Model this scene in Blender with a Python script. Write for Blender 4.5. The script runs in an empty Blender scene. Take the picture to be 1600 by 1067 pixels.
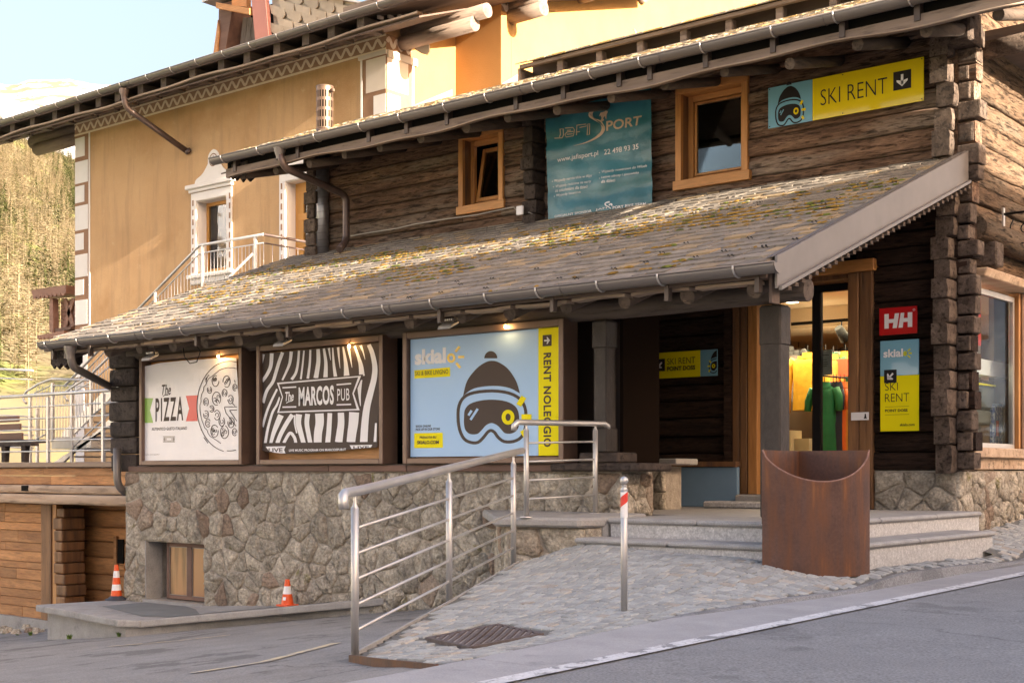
import bpy, bmesh, math, random
import numpy as np
from math import radians, sin, cos, pi, sqrt, atan2
from mathutils import Vector, Matrix, noise

random.seed(7)
sc = bpy.context.scene
COL = sc.collection
# ---------------------------------------------------------------- camera
# X runs along the shop front to the right, Y runs into the buildings, Z=0 is the height of the lens.
TH = radians(39.2); FPX = 2086.0; HY = 737.0
CT, ST = cos(TH), sin(TH)
cam_d = bpy.data.cameras.new('camera'); cam = bpy.data.objects.new('camera', cam_d); COL.objects.link(cam)
cam.rotation_euler = (radians(90), 0, TH)
cam_d.sensor_width = 36; cam_d.lens = 36 * FPX / 1600
cam_d.shift_y = (HY - 533.5) / 1600
cam_d.clip_start = .1; cam_d.clip_end = 9000
sc.camera = cam
# ---------------------------------------------------------------- world, sun, exposure
SUN_TO = Vector((1.10, -.03, .33)).normalized()
w = bpy.data.worlds.new('World'); sc.world = w; w.use_nodes = True
nt = w.node_tree; nt.nodes.clear()
sky = nt.nodes.new('ShaderNodeTexSky'); sky.sky_type = 'NISHITA'; sky.sun_disc = False
sky.sun_elevation = math.asin(SUN_TO.z)
sky.sun_rotation = atan2(SUN_TO.x, SUN_TO.y)
sky.altitude = 0; sky.air_density = 1.5; sky.dust_density = 10.0; sky.ozone_density = 1.3
bg = nt.nodes.new('ShaderNodeBackground'); bg.inputs['Strength'].default_value = .09
wo = nt.nodes.new('ShaderNodeOutputWorld')
tint = nt.nodes.new('ShaderNodeMix'); tint.data_type = 'RGBA'; tint.blend_type = 'MULTIPLY'; tint.inputs[0].default_value = 1
tint.inputs[7].default_value = (1.01, .945, 1.05, 1)      # the photograph's warm white balance
nt.links.new(sky.outputs[0], tint.inputs[6]); nt.links.new(tint.outputs[2], bg.inputs[0]); nt.links.new(bg.outputs[0], wo.inputs[0])
sd = bpy.data.lights.new('sun', 'SUN'); sd.energy = 4.2; sd.angle = radians(.5); sd.color = (1.0, .87, .70)
so = bpy.data.objects.new('sun', sd); COL.objects.link(so)
so.rotation_euler = SUN_TO.to_track_quat('Z', 'Y').to_euler()
so.location = (30, -5, 20)
vs = sc.view_settings
sc.display_settings.display_device = 'sRGB'
vs.view_transform = 'Standard'; vs.look = 'None'; vs.gamma = 1; vs.use_curve_mapping = False
vs.exposure = 2.6
sc.cycles.max_bounces = 6; sc.cycles.diffuse_bounces = 4; sc.cycles.glossy_bounces = 3
sc.cycles.transmission_bounces = 4; sc.cycles.transparent_max_bounces = 8
sc.cycles.caustics_reflective = False; sc.cycles.caustics_refractive = False
sc.cycles.use_denoising = True

# ---------------------------------------------------------------- where a sight line meets a plane
def ray(px, py):
    a = (px - 800) / FPX; b = (HY - py) / FPX
    return Vector((a * CT - ST, a * ST + CT, b))
def PY(px, py, Y):
    r = ray(px, py); return r * (Y / r.y)
def PX(px, py, X):
    r = ray(px, py); return r * (X / r.x)
def PZ(px, py, Z):
    r = ray(px, py); return r * (Z / r.z)
def XofY(px, Y):
    return PY(px, 0, Y).x
def depth(p): return -p[0] * ST + p[1] * CT

# ---------------------------------------------------------------- mesh builder
ORG = {}
class MB:
    def __init__(s):
        s.v = []; s.f = []; s.sm = []; s.rv = []; s.r = random.random()
    def add(s, vs_, fs, smooth=False):
        b = len(s.v)
        s.v.extend([tuple(p) for p in vs_])
        for f in fs:
            s.f.append(tuple(b + i for i in f)); s.sm.append(smooth); s.rv.append(s.r)
        return s
    def box(s, x0, x1, y0, y1, z0, z1):
        if x0 > x1: x0, x1 = x1, x0
        if y0 > y1: y0, y1 = y1, y0
        if z0 > z1: z0, z1 = z1, z0
        return s.add([(x0,y0,z0),(x1,y0,z0),(x1,y1,z0),(x0,y1,z0),(x0,y0,z1),(x1,y0,z1),(x1,y1,z1),(x0,y1,z1)],
                     [(0,3,2,1),(4,5,6,7),(0,1,5,4),(1,2,6,5),(2,3,7,6),(3,0,4,7)])
    def hexa(s, p):   # 8 points: bottom ring 4, top ring 4
        return s.add(p, [(0,3,2,1),(4,5,6,7),(0,1,5,4),(1,2,6,5),(2,3,7,6),(3,0,4,7)])
    def prism(s, pts, vec):
        n = len(pts); vec = Vector(vec)
        a = [Vector(p) for p in pts]; b = [p + vec for p in a]
        nn = Vector((0,0,0))
        for i in range(n): nn += a[i].cross(a[(i+1) % n])
        if nn.dot(vec) > 0: a.reverse(); b.reverse()
        return s.add(a + b, [tuple(range(n)), tuple(range(2*n-1, n-1, -1))] + [(i, n+i, n+(i+1) % n, (i+1) % n) for i in range(n)])
    def tube(s, path, r, n=8, caps=True, smooth=True, squash=1.0):
        path = [Vector(p) for p in path]; m = len(path)
        rr = r if isinstance(r, (list, tuple)) else [r] * m
        t0 = (path[1] - path[0]).normalized()
        up = Vector((0,0,1)) if abs(t0.z) < .9 else Vector((1,0,0))
        x = t0.cross(up).normalized(); vs_ = []
        for i in range(m):
            if i == 0: t = path[1] - path[0]
            elif i == m-1: t = path[-1] - path[-2]
            else: t = (path[i] - path[i-1]).normalized() + (path[i+1] - path[i]).normalized()
            t.normalize(); x = (x - t * x.dot(t)).normalized(); y = t.cross(x)
            for k in range(n):
                a = 2*pi*k/n
                vs_.append(path[i] + x * (cos(a) * rr[i]) + y * (sin(a) * rr[i] * squash))
        fs = [(i*n+k, i*n+(k+1) % n, (i+1)*n+(k+1) % n, (i+1)*n+k) for i in range(m-1) for k in range(n)]
        b = len(s.v); s.add(vs_, fs, smooth)
        if caps:
            s.f.append(tuple(b + k for k in range(n-1, -1, -1))); s.sm.append(False); s.rv.append(s.r)
            s.f.append(tuple(b + (m-1)*n + k for k in range(n))); s.sm.append(False); s.rv.append(s.r)
        return s
    def lathe(s, c, prof, n=24, a0=0, a1=2*pi, smooth=True):
        full = abs(a1 - a0 - 2*pi) < 1e-6; k = n if full else n + 1
        vs_ = [(c[0] + r*cos(a0+(a1-a0)*i/n), c[1] + r*sin(a0+(a1-a0)*i/n), c[2] + z) for (r, z) in prof for i in range(k)]
        fs = []
        for j in range(len(prof)-1):
            for i in range(n):
                i2 = (i+1) % k
                fs.append((j*k+i, j*k+i2, (j+1)*k+i2, (j+1)*k+i))
        return s.add(vs_, fs, smooth)
    def build(s, name, mat, parent=None, bevel=0, kind=None, seg=1):
        v = s.v
        xs = [p[0] for p in v]; ys = [p[1] for p in v]; zs = [p[2] for p in v]
        o = Vector(((min(xs)+max(xs))/2, (min(ys)+max(ys))/2, min(zs)))
        me = bpy.data.meshes.new(name)
        me.from_pydata([(p[0]-o.x, p[1]-o.y, p[2]-o.z) for p in v], [], s.f)
        me.polygons.foreach_set('use_smooth', s.sm)
        at = me.attributes.new('rnd', 'FLOAT', 'FACE'); at.data.foreach_set('value', s.rv)
        if bevel:
            bm = bmesh.new(); bm.from_mesh(me)
            es = [e for e in bm.edges if len(e.link_faces) == 2 and e.calc_face_angle(0) > .5]
            bmesh.ops.bevel(bm, geom=es, offset=bevel, segments=seg, affect='EDGES', profile=.6)
            bm.to_mesh(me); bm.free()
        if isinstance(mat, (list, tuple)):
            for m in mat: me.materials.append(m)
        else: me.materials.append(mat)
        ob = bpy.data.objects.new(name, me); COL.objects.link(ob)
        po = Vector((0,0,0))
        if parent is not None:
            ob.parent = parent; po = ORG[parent.name]
        ob.location = o - po
        ORG[ob.name] = o
        if kind: ob['kind'] = kind
        return ob
def thing(name, label, cat, loc=(0,0,0), group=None):
    o = bpy.data.objects.new(name, None); COL.objects.link(o); o.empty_display_size = .2
    o.location = loc; o['label'] = label; o['category'] = cat
    if group: o['group'] = group
    ORG[o.name] = Vector(loc); return o
def tag(o, label, cat, group=None, kind=None):
    o['label'] = label; o['category'] = cat
    if group: o['group'] = group
    if kind: o['kind'] = kind
    return o
def copy_part(src, parent, wloc, rot=None):
    c = src.copy(); COL.objects.link(c); c.parent = parent
    c.location = Vector(wloc) - (ORG[parent.name] if parent is not None else Vector((0,0,0)))
    if rot: c.rotation_euler = rot
    ORG[c.name] = Vector(wloc); return c
def boxo(name, mat, parent, x0, x1, y0, y1, z0, z1, bevel=0):
    return MB().box(x0, x1, y0, y1, z0, z1).build(name, mat, parent, bevel)

# ---------------------------------------------------------------- materials
def lin(c):
    return tuple(((x/12.92) if x <= .04045 else ((x+.055)/1.055)**2.4) for x in c[:3])
def mat(name, c1, c2=None, ns=4.0, stretch=(1,1,1), rough=.8, metal=0.0, bump=0.0, bs=None, rnd=0.0, rnd_c=None,
        grain=None, cracks=0.0, spots=None, spec=.5, detail=6, coat=0, contrast=(.3,.7), hue=0.0, extra=None):
    """base colour from noise between c1 and c2; rnd: lightness change per piece; rnd_c: (colour, share) per piece;
    cracks: dark streaks along the stretch; spots: (colour, scale, threshold, softness)"""
    m = bpy.data.materials.new(name); m.use_nodes = True
    n = m.node_tree.nodes; l = m.node_tree.links
    b = n['Principled BSDF']
    b.inputs['Roughness'].default_value = rough; b.inputs['Metallic'].default_value = metal
    b.inputs['Specular IOR Level'].default_value = spec
    if coat: b.inputs['Coat Weight'].default_value = coat
    if c2 is None: c2 = tuple(x*.8 for x in c1)
    geo = n.new('ShaderNodeNewGeometry'); mp = n.new('ShaderNodeMapping'); mp.inputs['Scale'].default_value = stretch
    at = n.new('ShaderNodeAttribute'); at.attribute_name = 'rnd'
    l.new(geo.outputs['Position'], mp.inputs['Vector'])
    if rnd or rnd_c:
        cb = n.new('ShaderNodeMath'); cb.operation = 'MULTIPLY'; cb.inputs[1].default_value = 37.0
        l.new(at.outputs['Fac'], cb.inputs[0]); l.new(cb.outputs[0], mp.inputs['Location'])
    def noise_(scale, det=detail, rgh=.6):
        x = n.new('ShaderNodeTexNoise'); x.inputs['Scale'].default_value = scale; x.inputs['Detail'].default_value = det
        x.inputs['Roughness'].default_value = rgh; l.new(mp.outputs[0], x.inputs['Vector']); return x
    def ramp(src, p0, p1, a=(0,0,0,1), c=(1,1,1,1)):
        r = n.new('ShaderNodeValToRGB'); r.color_ramp.elements[0].position = p0; r.color_ramp.elements[1].position = p1
        r.color_ramp.elements[0].color = a; r.color_ramp.elements[1].color = c
        l.new(src, r.inputs[0]); return r
    def mix(f, a, c, mode='MIX'):
        x = n.new('ShaderNodeMix'); x.data_type = 'RGBA'; x.blend_type = mode
        for sock, val in ((x.inputs[0], f), (x.inputs[6], a), (x.inputs[7], c)):
            if hasattr(val, 'links') or hasattr(val, 'is_linked'): l.new(val, sock)
            elif isinstance(val, (int, float)): sock.default_value = val
            else: sock.default_value = (val[0], val[1], val[2], 1)
        return x.outputs[2]
    n1 = noise_(ns)
    r1 = ramp(n1.outputs['Fac'], contrast[0], contrast[1], (*c1, 1), (*c2, 1))
    col = r1.outputs[0]
    if spots:
        for sp in (spots if isinstance(spots[0], (list, tuple)) and isinstance(spots[0][0], (list, tuple)) else [spots]):
            n2 = noise_(sp[1], 5, .65); r2 = ramp(n2.outputs['Fac'], sp[2], sp[2] + sp[3])
            col = mix(r2.outputs[0], col, sp[0])
    if rnd_c:
        r3 = ramp(at.outputs['Fac'], 1 - rnd_c[1], min(1, 1 - rnd_c[1] * .5)); col = mix(r3.outputs[0], col, rnd_c[0])
    hgt = n1.outputs['Fac']
    if cracks:
        n3 = noise_(ns * 2.6, 8, .7); r4 = ramp(n3.outputs['Fac'], .36, .46)
        k = 1 - cracks; col = mix(1.0, col, mix(r4.outputs[0], (k, k, k), (1, 1, 1)), 'MULTIPLY')
        ad = n.new('ShaderNodeMath'); ad.operation = 'MULTIPLY_ADD'; ad.inputs[1].default_value = .6
        l.new(r4.outputs[0], ad.inputs[0]); l.new(n3.outputs['Fac'], ad.inputs[2]); hgt = ad.outputs[0]
    if grain:
        n4 = noise_(grain[0], 3, .6); r5 = ramp(n4.outputs['Fac'], .3, .7, (1-grain[1],)*3+(1,), (1,1,1,1)); col = mix(1.0, col, r5.outputs[0], 'MULTIPLY')
    if rnd:
        mr = n.new('ShaderNodeMapRange'); mr.inputs['To Min'].default_value = 1 - rnd; mr.inputs['To Max'].default_value = 1 + rnd
        ml = n.new('ShaderNodeMath'); ml.operation = 'MULTIPLY'; ml.inputs[1].default_value = 7.31
        fr = n.new('ShaderNodeMath'); fr.operation = 'FRACT'
        l.new(at.outputs['Fac'], ml.inputs[0]); l.new(ml.outputs[0], fr.inputs[0]); l.new(fr.outputs[0], mr.inputs['Value'])
        vm = n.new('ShaderNodeVectorMath'); vm.operation = 'SCALE'; l.new(col, vm.inputs[0]); l.new(mr.outputs[0], vm.inputs['Scale']); col = vm.outputs[0]
    if extra: col = extra(n, l, mix, ramp, noise_, geo, at, col)
    l.new(col, b.inputs['Base Color'])
    if bump:
        bn = n.new('ShaderNodeBump'); bn.inputs['Strength'].default_value = 1.0; bn.inputs['Distance'].default_value = bump
        if bs:
            n5 = noise_(bs, 6, .65); hgt2 = n5.outputs['Fac']
            if cracks:
                a2 = n.new('ShaderNodeMath'); a2.operation = 'ADD'; l.new(hgt, a2.inputs[0]); l.new(hgt2, a2.inputs[1]); hgt2 = a2.outputs[0]
            hgt = hgt2
        l.new(hgt, bn.inputs['Height']); l.new(bn.outputs[0], b.inputs['Normal'])
    return m
def flat(name, c, rough=.5, metal=0, spec=.5, coat=0):
    m = bpy.data.materials.new(name); m.use_nodes = True; b = m.node_tree.nodes['Principled BSDF']
    b.inputs['Base Color'].default_value = (*c, 1); b.inputs['Roughness'].default_value = rough
    b.inputs['Metallic'].default_value = metal; b.inputs['Specular IOR Level'].default_value = spec
    if coat: b.inputs['Coat Weight'].default_value = coat; b.inputs['Coat Roughness'].default_value = .03
    return m
def emit(name, c, s):
    m = bpy.data.materials.new(name); m.use_nodes = True; b = m.node_tree.nodes['Principled BSDF']
    b.inputs['Base Color'].default_value = (*c, 1); b.inputs['Emission Color'].default_value = (*c, 1); b.inputs['Emission Strength'].default_value = s
    return m
def glass(name, refl=.25, tint=(.9,.95,1)):
    m = bpy.data.materials.new(name); m.use_nodes = True; n = m.node_tree.nodes; l = m.node_tree.links
    n.remove(n['Principled BSDF']); out = n['Material Output']
    g = n.new('ShaderNodeBsdfGlossy'); g.inputs['Roughness'].default_value = .015; g.inputs['Color'].default_value = (*tint, 1)
    t = n.new('ShaderNodeBsdfTransparent'); t.inputs['Color'].default_value = (.86,.9,.9,1)
    lw = n.new('ShaderNodeLayerWeight'); lw.inputs['Blend'].default_value = refl
    mx = n.new('ShaderNodeMixShader'); l.new(lw.outputs['Fresnel'], mx.inputs[0]); l.new(t.outputs[0], mx.inputs[1]); l.new(g.outputs[0], mx.inputs[2])
    l.new(mx.outputs[0], out.inputs['Surface']); return m

WX, WYs, WZ = (.13, 1, 1), (1, .13, 1), (1, 1, .13)
def logmat(name, c1, c2, st, rnd=.22, **k):
    return mat(name, c1, c2, ns=13, stretch=st, rough=.85, bump=.018, bs=30, rnd=rnd, cracks=.7, grain=(70, .5), spec=.2, **k)
m_log_x = logmat('weathered_log', (.112,.064,.043), (.31,.188,.122), WX, spots=((.29,.22,.17), 3, .50, .14))
m_log_y = logmat('gable_log', (.10,.060,.037), (.25,.16,.10), WYs, spots=((.21,.155,.11), 3, .52, .12))
m_log_low = logmat('shaded_porch_log', (.026,.014,.010), (.075,.042,.028), WX)  # darker copy of the weathered log; porch shade is in its colour
m_log_end = mat('log_end_grain', (.085,.060,.047), (.20,.150,.118), ns=7, stretch=(1,1,1), rough=.9, bump=.015, bs=16, rnd=.2, cracks=.45, grain=(50,.4), spec=.2)
m_log_blk = mat('dark_log_end', (.035,.026,.022), (.075,.056,.047), ns=7, rough=.8, bump=.015, bs=14, rnd=.2, cracks=.4, spec=.3)
m_post = mat('grey_brown_painted_post', (.024,.018,.015), (.048,.037,.032), ns=12, stretch=(1,1,.5), rough=.6, bump=.010, bs=30, spec=.4)
m_beam = mat('round_beam', (.085,.066,.058), (.14,.11,.095), ns=9, stretch=WX, rough=.8, bump=.006, bs=20, cracks=.3, spec=.3)
m_raft = mat('round_rafter', (.055,.038,.029), (.12,.085,.062), ns=9, stretch=WYs, rough=.8, bump=.006, bs=20, cracks=.3, rnd=.2)
m_orange = mat('orange_larch', (.42,.18,.050), (.64,.31,.10), ns=7, stretch=(1,1,.10), rough=.55, bump=.002, bs=30, grain=(40,.25), rnd=.12, spots=((.16,.06,.02), 9, .66, .06))
m_orange_x = mat('orange_larch_rail', (.44,.19,.052), (.64,.31,.10), ns=7, stretch=WX, rough=.55, bump=.002, bs=30, grain=(40,.25), rnd=.12, spots=((.16,.06,.02), 9, .66, .06))
m_jamb = mat('brown_larch_jamb', (.12,.052,.022), (.30,.145,.055), ns=8, stretch=(1,1,.07), rough=.6, bump=.006, bs=24, cracks=.35, rnd=.2)
m_plank = mat('honey_plank', (.38,.155,.05), (.62,.30,.11), ns=6, stretch=WX, rough=.65, bump=.004, bs=26, grain=(36,.35), rnd=.28, cracks=.28, spots=((.09,.035,.014), 11, .65, .05))
m_beam_l = mat('pale_hewn_beam', (.42,.28,.18), (.60,.44,.31), ns=6, stretch=WX, rough=.85, bump=.01, bs=20, cracks=.35, rnd=.1)
m_stone = mat('rubble_stone', (.40,.345,.275), (.76,.68,.555), ns=9, rough=.95, bump=.05, bs=22, rnd=.2, rnd_c=((.44,.33,.25), .12), grain=(34,.5), contrast=(.34,.68), spec=.2,
              spots=((.30,.27,.10), 2.6, .64, .08))
m_mortar = mat('mortar', (.31,.27,.22), (.50,.435,.36), ns=12, rough=.95, bump=.03, bs=30)
m_slate = None
def slate_extra(moss):
    def ex(n, l, mix, ramp, noise_, geo, at, col):
        a = noise_(1.3, 4, .6); b = noise_(7, 6, .7)
        ad = n.new('ShaderNodeMath'); ad.operation = 'ADD'; l.new(a.outputs['Fac'], ad.inputs[0]); l.new(b.outputs['Fac'], ad.inputs[1])
        r = ramp(ad.outputs[0], moss, moss + .09)
        return mix(r.outputs[0], col, (.23,.125,.022))
    return ex
m_slate = mat('stone_roof_tile', (.145,.12,.096), (.245,.21,.17), ns=9, rough=.85, bump=.004, bs=40, rnd=.20, rnd_c=((.28,.20,.11), .18), grain=(40,.2), extra=slate_extra(1.03))
m_slate_u = mat('upper_roof_tile', (.22,.19,.15), (.38,.32,.24), ns=9, rough=.85, bump=.004, bs=40, rnd=.25, rnd_c=((.36,.24,.09), .4))
m_moss = mat('moss', (.17,.10,.02), (.28,.165,.034), ns=25, rough=1, rnd=.35, rnd_c=((.10,.115,.025), .35), spec=.1, bump=.01, bs=80)
m_gutter = mat('brown_grey_sheet_gutter', (.165,.145,.135), (.20,.178,.165), ns=3, stretch=WX, rough=.42, metal=.35, bump=0, rnd=.05)
m_pipe = mat('brown_downpipe', (.10,.068,.058), (.13,.092,.080), ns=5, rough=.4, metal=.35)
m_verge = mat('verge_sheet', (.155,.137,.128), (.18,.16,.15), ns=4, rough=.4, metal=.25)
m_steel = mat('brushed_steel', (.50,.48,.46), (.62,.60,.58), ns=3, stretch=(1,1,.1), rough=.5, metal=.85)
m_steel_d = mat('dull_galvanised_steel', (.50,.48,.46), (.60,.57,.54), ns=5, rough=.45, metal=.7)
def crack_extra(scale, dark, width):
    def ex(n, l, mix, ramp, noise_, geo, at, col):
        w_ = n.new('ShaderNodeVectorMath'); w_.operation = 'MULTIPLY_ADD'; w_.inputs[1].default_value = (.5,.5,.5)
        l.new(noise_(1.6, 6, .65).outputs['Color'], w_.inputs[0]); l.new(geo.outputs['Position'], w_.inputs[2])
        v = n.new('ShaderNodeTexVoronoi'); v.feature = 'DISTANCE_TO_EDGE'; v.inputs['Scale'].default_value = scale; l.new(w_.outputs[0], v.inputs['Vector'])
        m_ = noise_(.5, 3, .5); g = ramp(m_.outputs['Fac'], .48, .56)
        return mix(g.outputs[0], col, mix(ramp(v.outputs['Distance'], 0, width).outputs[0], dark, col))
    return ex
m_asph = mat('road_asphalt', (.27,.27,.275), (.35,.35,.355), ns=3.0, rough=.9, bump=.004, bs=160, grain=(75,.55), contrast=(.25,.75), spots=(((.23,.23,.236), .8, .56, .05), ((.43,.43,.435), 14, .70, .03)), extra=crack_extra(.35, (.13,.13,.135), .006))
m_asph_l = mat('yard_asphalt', (.28,.265,.25), (.37,.352,.335), ns=2.2, rough=.92, bump=.005, bs=130, grain=(70,.5), spots=(((.20,.19,.18), 1.2, .56, .05), ((.36,.34,.31), 7.0, .64, .05), ((.17,.165,.16), 9, .70, .02)), extra=crack_extra(.6, (.12,.115,.11), .010))
m_conc = mat('concrete', (.30,.285,.270), (.40,.385,.365), ns=4, rough=.9, bump=.004, bs=60, grain=(60,.18), spots=((.22,.21,.20), 3, .6, .12))
m_conc_g = mat('gutter_concrete', (.34,.335,.34), (.43,.42,.425), ns=3, rough=.9, bump=.003, bs=90, grain=(100,.25), spots=((.25,.25,.25), 2.2, .6, .15))
m_granite = mat('granite_slab', (.32,.31,.30), (.46,.445,.43), ns=5, rough=.7, bump=.001, grain=(110,.35), spots=((.22,.20,.18), 2.5, .6, .15))
m_granite_r = mat('rough_granite_riser', (.48,.465,.45), (.74,.72,.70), ns=22, rough=.85, bump=.006, bs=40, grain=(60,.4))
m_sett = mat('quartzite_sett', (.31,.315,.305), (.42,.425,.41), ns=10, rough=.75, bump=.004, bs=40, rnd=.17, rnd_c=((.42,.375,.32), .10), grain=(60,.2))
m_sand = mat('sett_joint_sand', (.11,.105,.095), (.17,.165,.15), ns=30, rough=1)
m_paint = mat('road_paint', (.62,.62,.63), (.74,.74,.75), ns=6, rough=.8, grain=(50,.3), spots=(((.30,.30,.31), 7, .55, .04), ((.25,.25,.26), 30, .60, .05)))
m_paint_o = mat('worn_yellow_paint', (.62,.50,.30), (.50,.42,.30), ns=9, rough=.9, spots=((.32,.30,.28), 7, .50, .08))
def plaster_extra(n, l, mix, ramp, noise_, geo, at, col):
    mp2 = n.new('ShaderNodeMapping'); mp2.inputs['Scale'].default_value = (1.6, 1.6, .16); l.new(geo.outputs['Position'], mp2.inputs['Vector'])
    a = n.new('ShaderNodeTexNoise'); a.inputs['Scale'].default_value = 2.0; a.inputs['Detail'].default_value = 9; a.inputs['Roughness'].default_value = .7; l.new(mp2.outputs[0], a.inputs['Vector'])
    c = mix(ramp(a.outputs['Fac'], .50, .72).outputs[0], col, (.37,.235,.125))
    b = noise_(3.2, 8, .75); c = mix(ramp(b.outputs['Fac'], .60, .72).outputs[0], c, (.58,.42,.26))
    return c
m_render = mat('ochre_render', (.50,.30,.145), (.60,.385,.20), ns=.7, rough=.95, bump=.006, bs=45, detail=10, grain=(40,.10), contrast=(.25,.75), spots=((.42,.235,.10), .45, .5, .2), extra=plaster_extra)
m_render2 = mat('sunlit_render', (.40,.215,.072), (.45,.245,.085), ns=1.4, rough=.95, bump=.006, bs=45)  # copy of the ochre render; the sunlit tone is put into its colour
m_trim = mat('cream_plaster_trim', (.66,.575,.50), (.70,.61,.54), ns=4, rough=.9, bump=.001, bs=40)
m_trim_w = mat('white_plaster_trim', (.74,.70,.67), (.78,.74,.71), ns=4, rough=.9)
m_sgraf = mat('brown_sgraffito_band', (.27,.150,.088), (.31,.180,.110), ns=8, rough=.95)
m_brown = mat('brown_sign_frame', (.15,.092,.066), (.18,.115,.085), ns=2, rough=.45, metal=.2)
m_brown_d = mat('dark_brown_sheet', (.07,.05,.042), (.09,.066,.055), ns=2, rough=.5, metal=.2)
m_brown_w = mat('brown_stained_wood', (.115,.060,.042), (.17,.092,.066), ns=8, stretch=WX, rough=.7, bump=.003, bs=30, rnd=.15)
m_pink = mat('red_brown_painted_board', (.42,.18,.15), (.46,.20,.165), ns=3, rough=.7)
m_oldwood = mat('old_grey_planks', (.10,.088,.080), (.22,.195,.175), ns=9, stretch=WZ, rough=.9, bump=.006, bs=24, cracks=.4, rnd=.2)
m_scales = mat('pale_shingle', (.40,.34,.265), (.50,.43,.34), ns=5, rough=.85, rnd=.10)
m_lath = mat('pale_lath', (.26,.19,.14), (.36,.27,.20), ns=6, stretch=WX, rough=.8, rnd=.1)
m_soffit = mat('soffit_board', (.085,.058,.045), (.13,.09,.07), ns=8, stretch=WX, rough=.85, bump=.003, bs=24)
m_purlin = mat('grey_round_purlin', (.16,.115,.088), (.27,.205,.16), ns=8, stretch=WX, rough=.85, bump=.006, bs=22, cracks=.3)
def rust_extra(n, l, mix, ramp, noise_, geo, at, col):
    mp2 = n.new('ShaderNodeMapping'); mp2.inputs['Scale'].default_value = (5, 5, .8); l.new(geo.outputs['Position'], mp2.inputs['Vector'])
    a = n.new('ShaderNodeTexNoise'); a.inputs['Scale'].default_value = 2.2; a.inputs['Detail'].default_value = 7; l.new(mp2.outputs[0], a.inputs['Vector'])
    r = ramp(a.outputs['Fac'], .42, .68); c = mix(r.outputs[0], col, (.15,.055,.020))
    r2 = ramp(a.outputs['Fac'], .62, .74); return mix(r2.outputs[0], c, (.23,.10,.035))
m_rust = mat('rusty_corten_steel', (.085,.040,.028), (.14,.07,.05), ns=3.0, rough=.62, metal=.15, bump=.0012, bs=60, grain=(40,.3), extra=rust_extra)
m_grate = mat('cast_iron', (.10,.075,.07), (.17,.14,.13), ns=20, rough=.7, metal=.4, bump=.003, bs=60)
m_black = flat('black_metal', (.012,.012,.013), .6, spec=.2)
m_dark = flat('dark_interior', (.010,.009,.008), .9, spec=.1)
m_white = flat('white_print', (.82,.80,.82), .5)
m_poster = mat('white_poster_vinyl', (.82,.79,.80), (.86,.83,.84), ns=2.5, rough=.35, bump=.010, bs=1.6)
m_inkb = flat('brown_print', (.085,.064,.055), .6, spec=.15)
m_ink = flat('black_print', (.022,.019,.02), .5, spec=.15)
m_yel = flat('yellow_print', (.86,.75,.004), .5, spec=.12)
m_blue = flat('sky_blue_print', (.26,.50,.74), .25, coat=.3)
m_sblue = flat('sign_blue_print', (.19,.42,.56), .2, coat=.5)
m_green = flat('green_print', (.28,.50,.10), .4)
m_red = flat('red_print', (.68,.045,.03), .35)
m_redhh = flat('red_sign_print', (.50,.008,.012), .3, coat=.3)
m_beige = flat('beige_print', (.62,.47,.36), .5)
m_bulb = emit('warm_bulb', (1.0,.62,.22), 30)
m_glass = glass('window_glass', .16)
m_glass_s = glass('reflective_window_glass', .45)
m_curtain = mat('grey_curtain', (.13,.115,.115), (.22,.20,.20), ns=20, stretch=(1,1,.03), rough=.9)
m_cable = flat('pale_cable', (.42,.38,.34), .6)
m_cone = flat('orange_cone_plastic', (.80,.10,.015), .45)
m_conew = flat('white_reflective_band', (.80,.78,.78), .4)
m_rubber = flat('dark_rubber', (.05,.052,.065), .7)
m_grass = mat('grass_green', (.07,.13,.02), (.16,.24,.05), ns=20, rough=.9, rnd=.3)
# ---------------------------------------------------------------- ground heights
CP = [(-4.3,4.76,-.93),(-4.45,7.1,-.905),(-4.2,9.1,-.870),(-4.2,12.75,-.838),(-4.2,16,-.81),(-4.2,20,-.765),(-5.72,5.53,-1.08),(-6.5,7.2,-.945),(-7.32,9.0,-.795),
      (-5.0,9.16,-.72),(-4.58,9.33,-.79),(-4.4,9.75,-.79),(-6.78,9.4,-.638),(-5.9,9.4,-.66),(-4.6,11.5,-.755),(-4.6,13.15,-.72),(-5.23,13.95,-.64),
      (-5.23,15.9,-.53),(-5.23,22,-.40),(-4.9,7.2,-.905),(-8.4,9.6,-.74)]
_A = np.array([(p[0], p[1]) for p in CP]); _z = np.array([p[2] for p in CP])
_D = np.sqrt(((_A[:,None,:]-_A[None])**2).sum(-1) + .04)
_P = np.c_[np.ones(len(CP)), _A]
_M = np.block([[_D + .05*np.eye(len(CP)), _P], [_P.T, np.zeros((3,3))]])
_W = np.linalg.solve(_M, np.r_[_z, 0,0,0])
def gpave(x, y):
    d = np.sqrt((x-_A[:,0])**2 + (y-_A[:,1])**2 + .04)
    return float(d @ _W[:len(CP)] + _W[-3] + _W[-2]*x + _W[-1]*y)
def groad(x, y): return -.98 + .0097*y
def glow(x, y):
    zl = -.591 + .1155*x + .0238*y
    t = min(1, max(0, (x + 5.2) / 1.35)); t = t*t*(3-2*t)
    return zl*(1-t) + groad(x, y)*t
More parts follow.
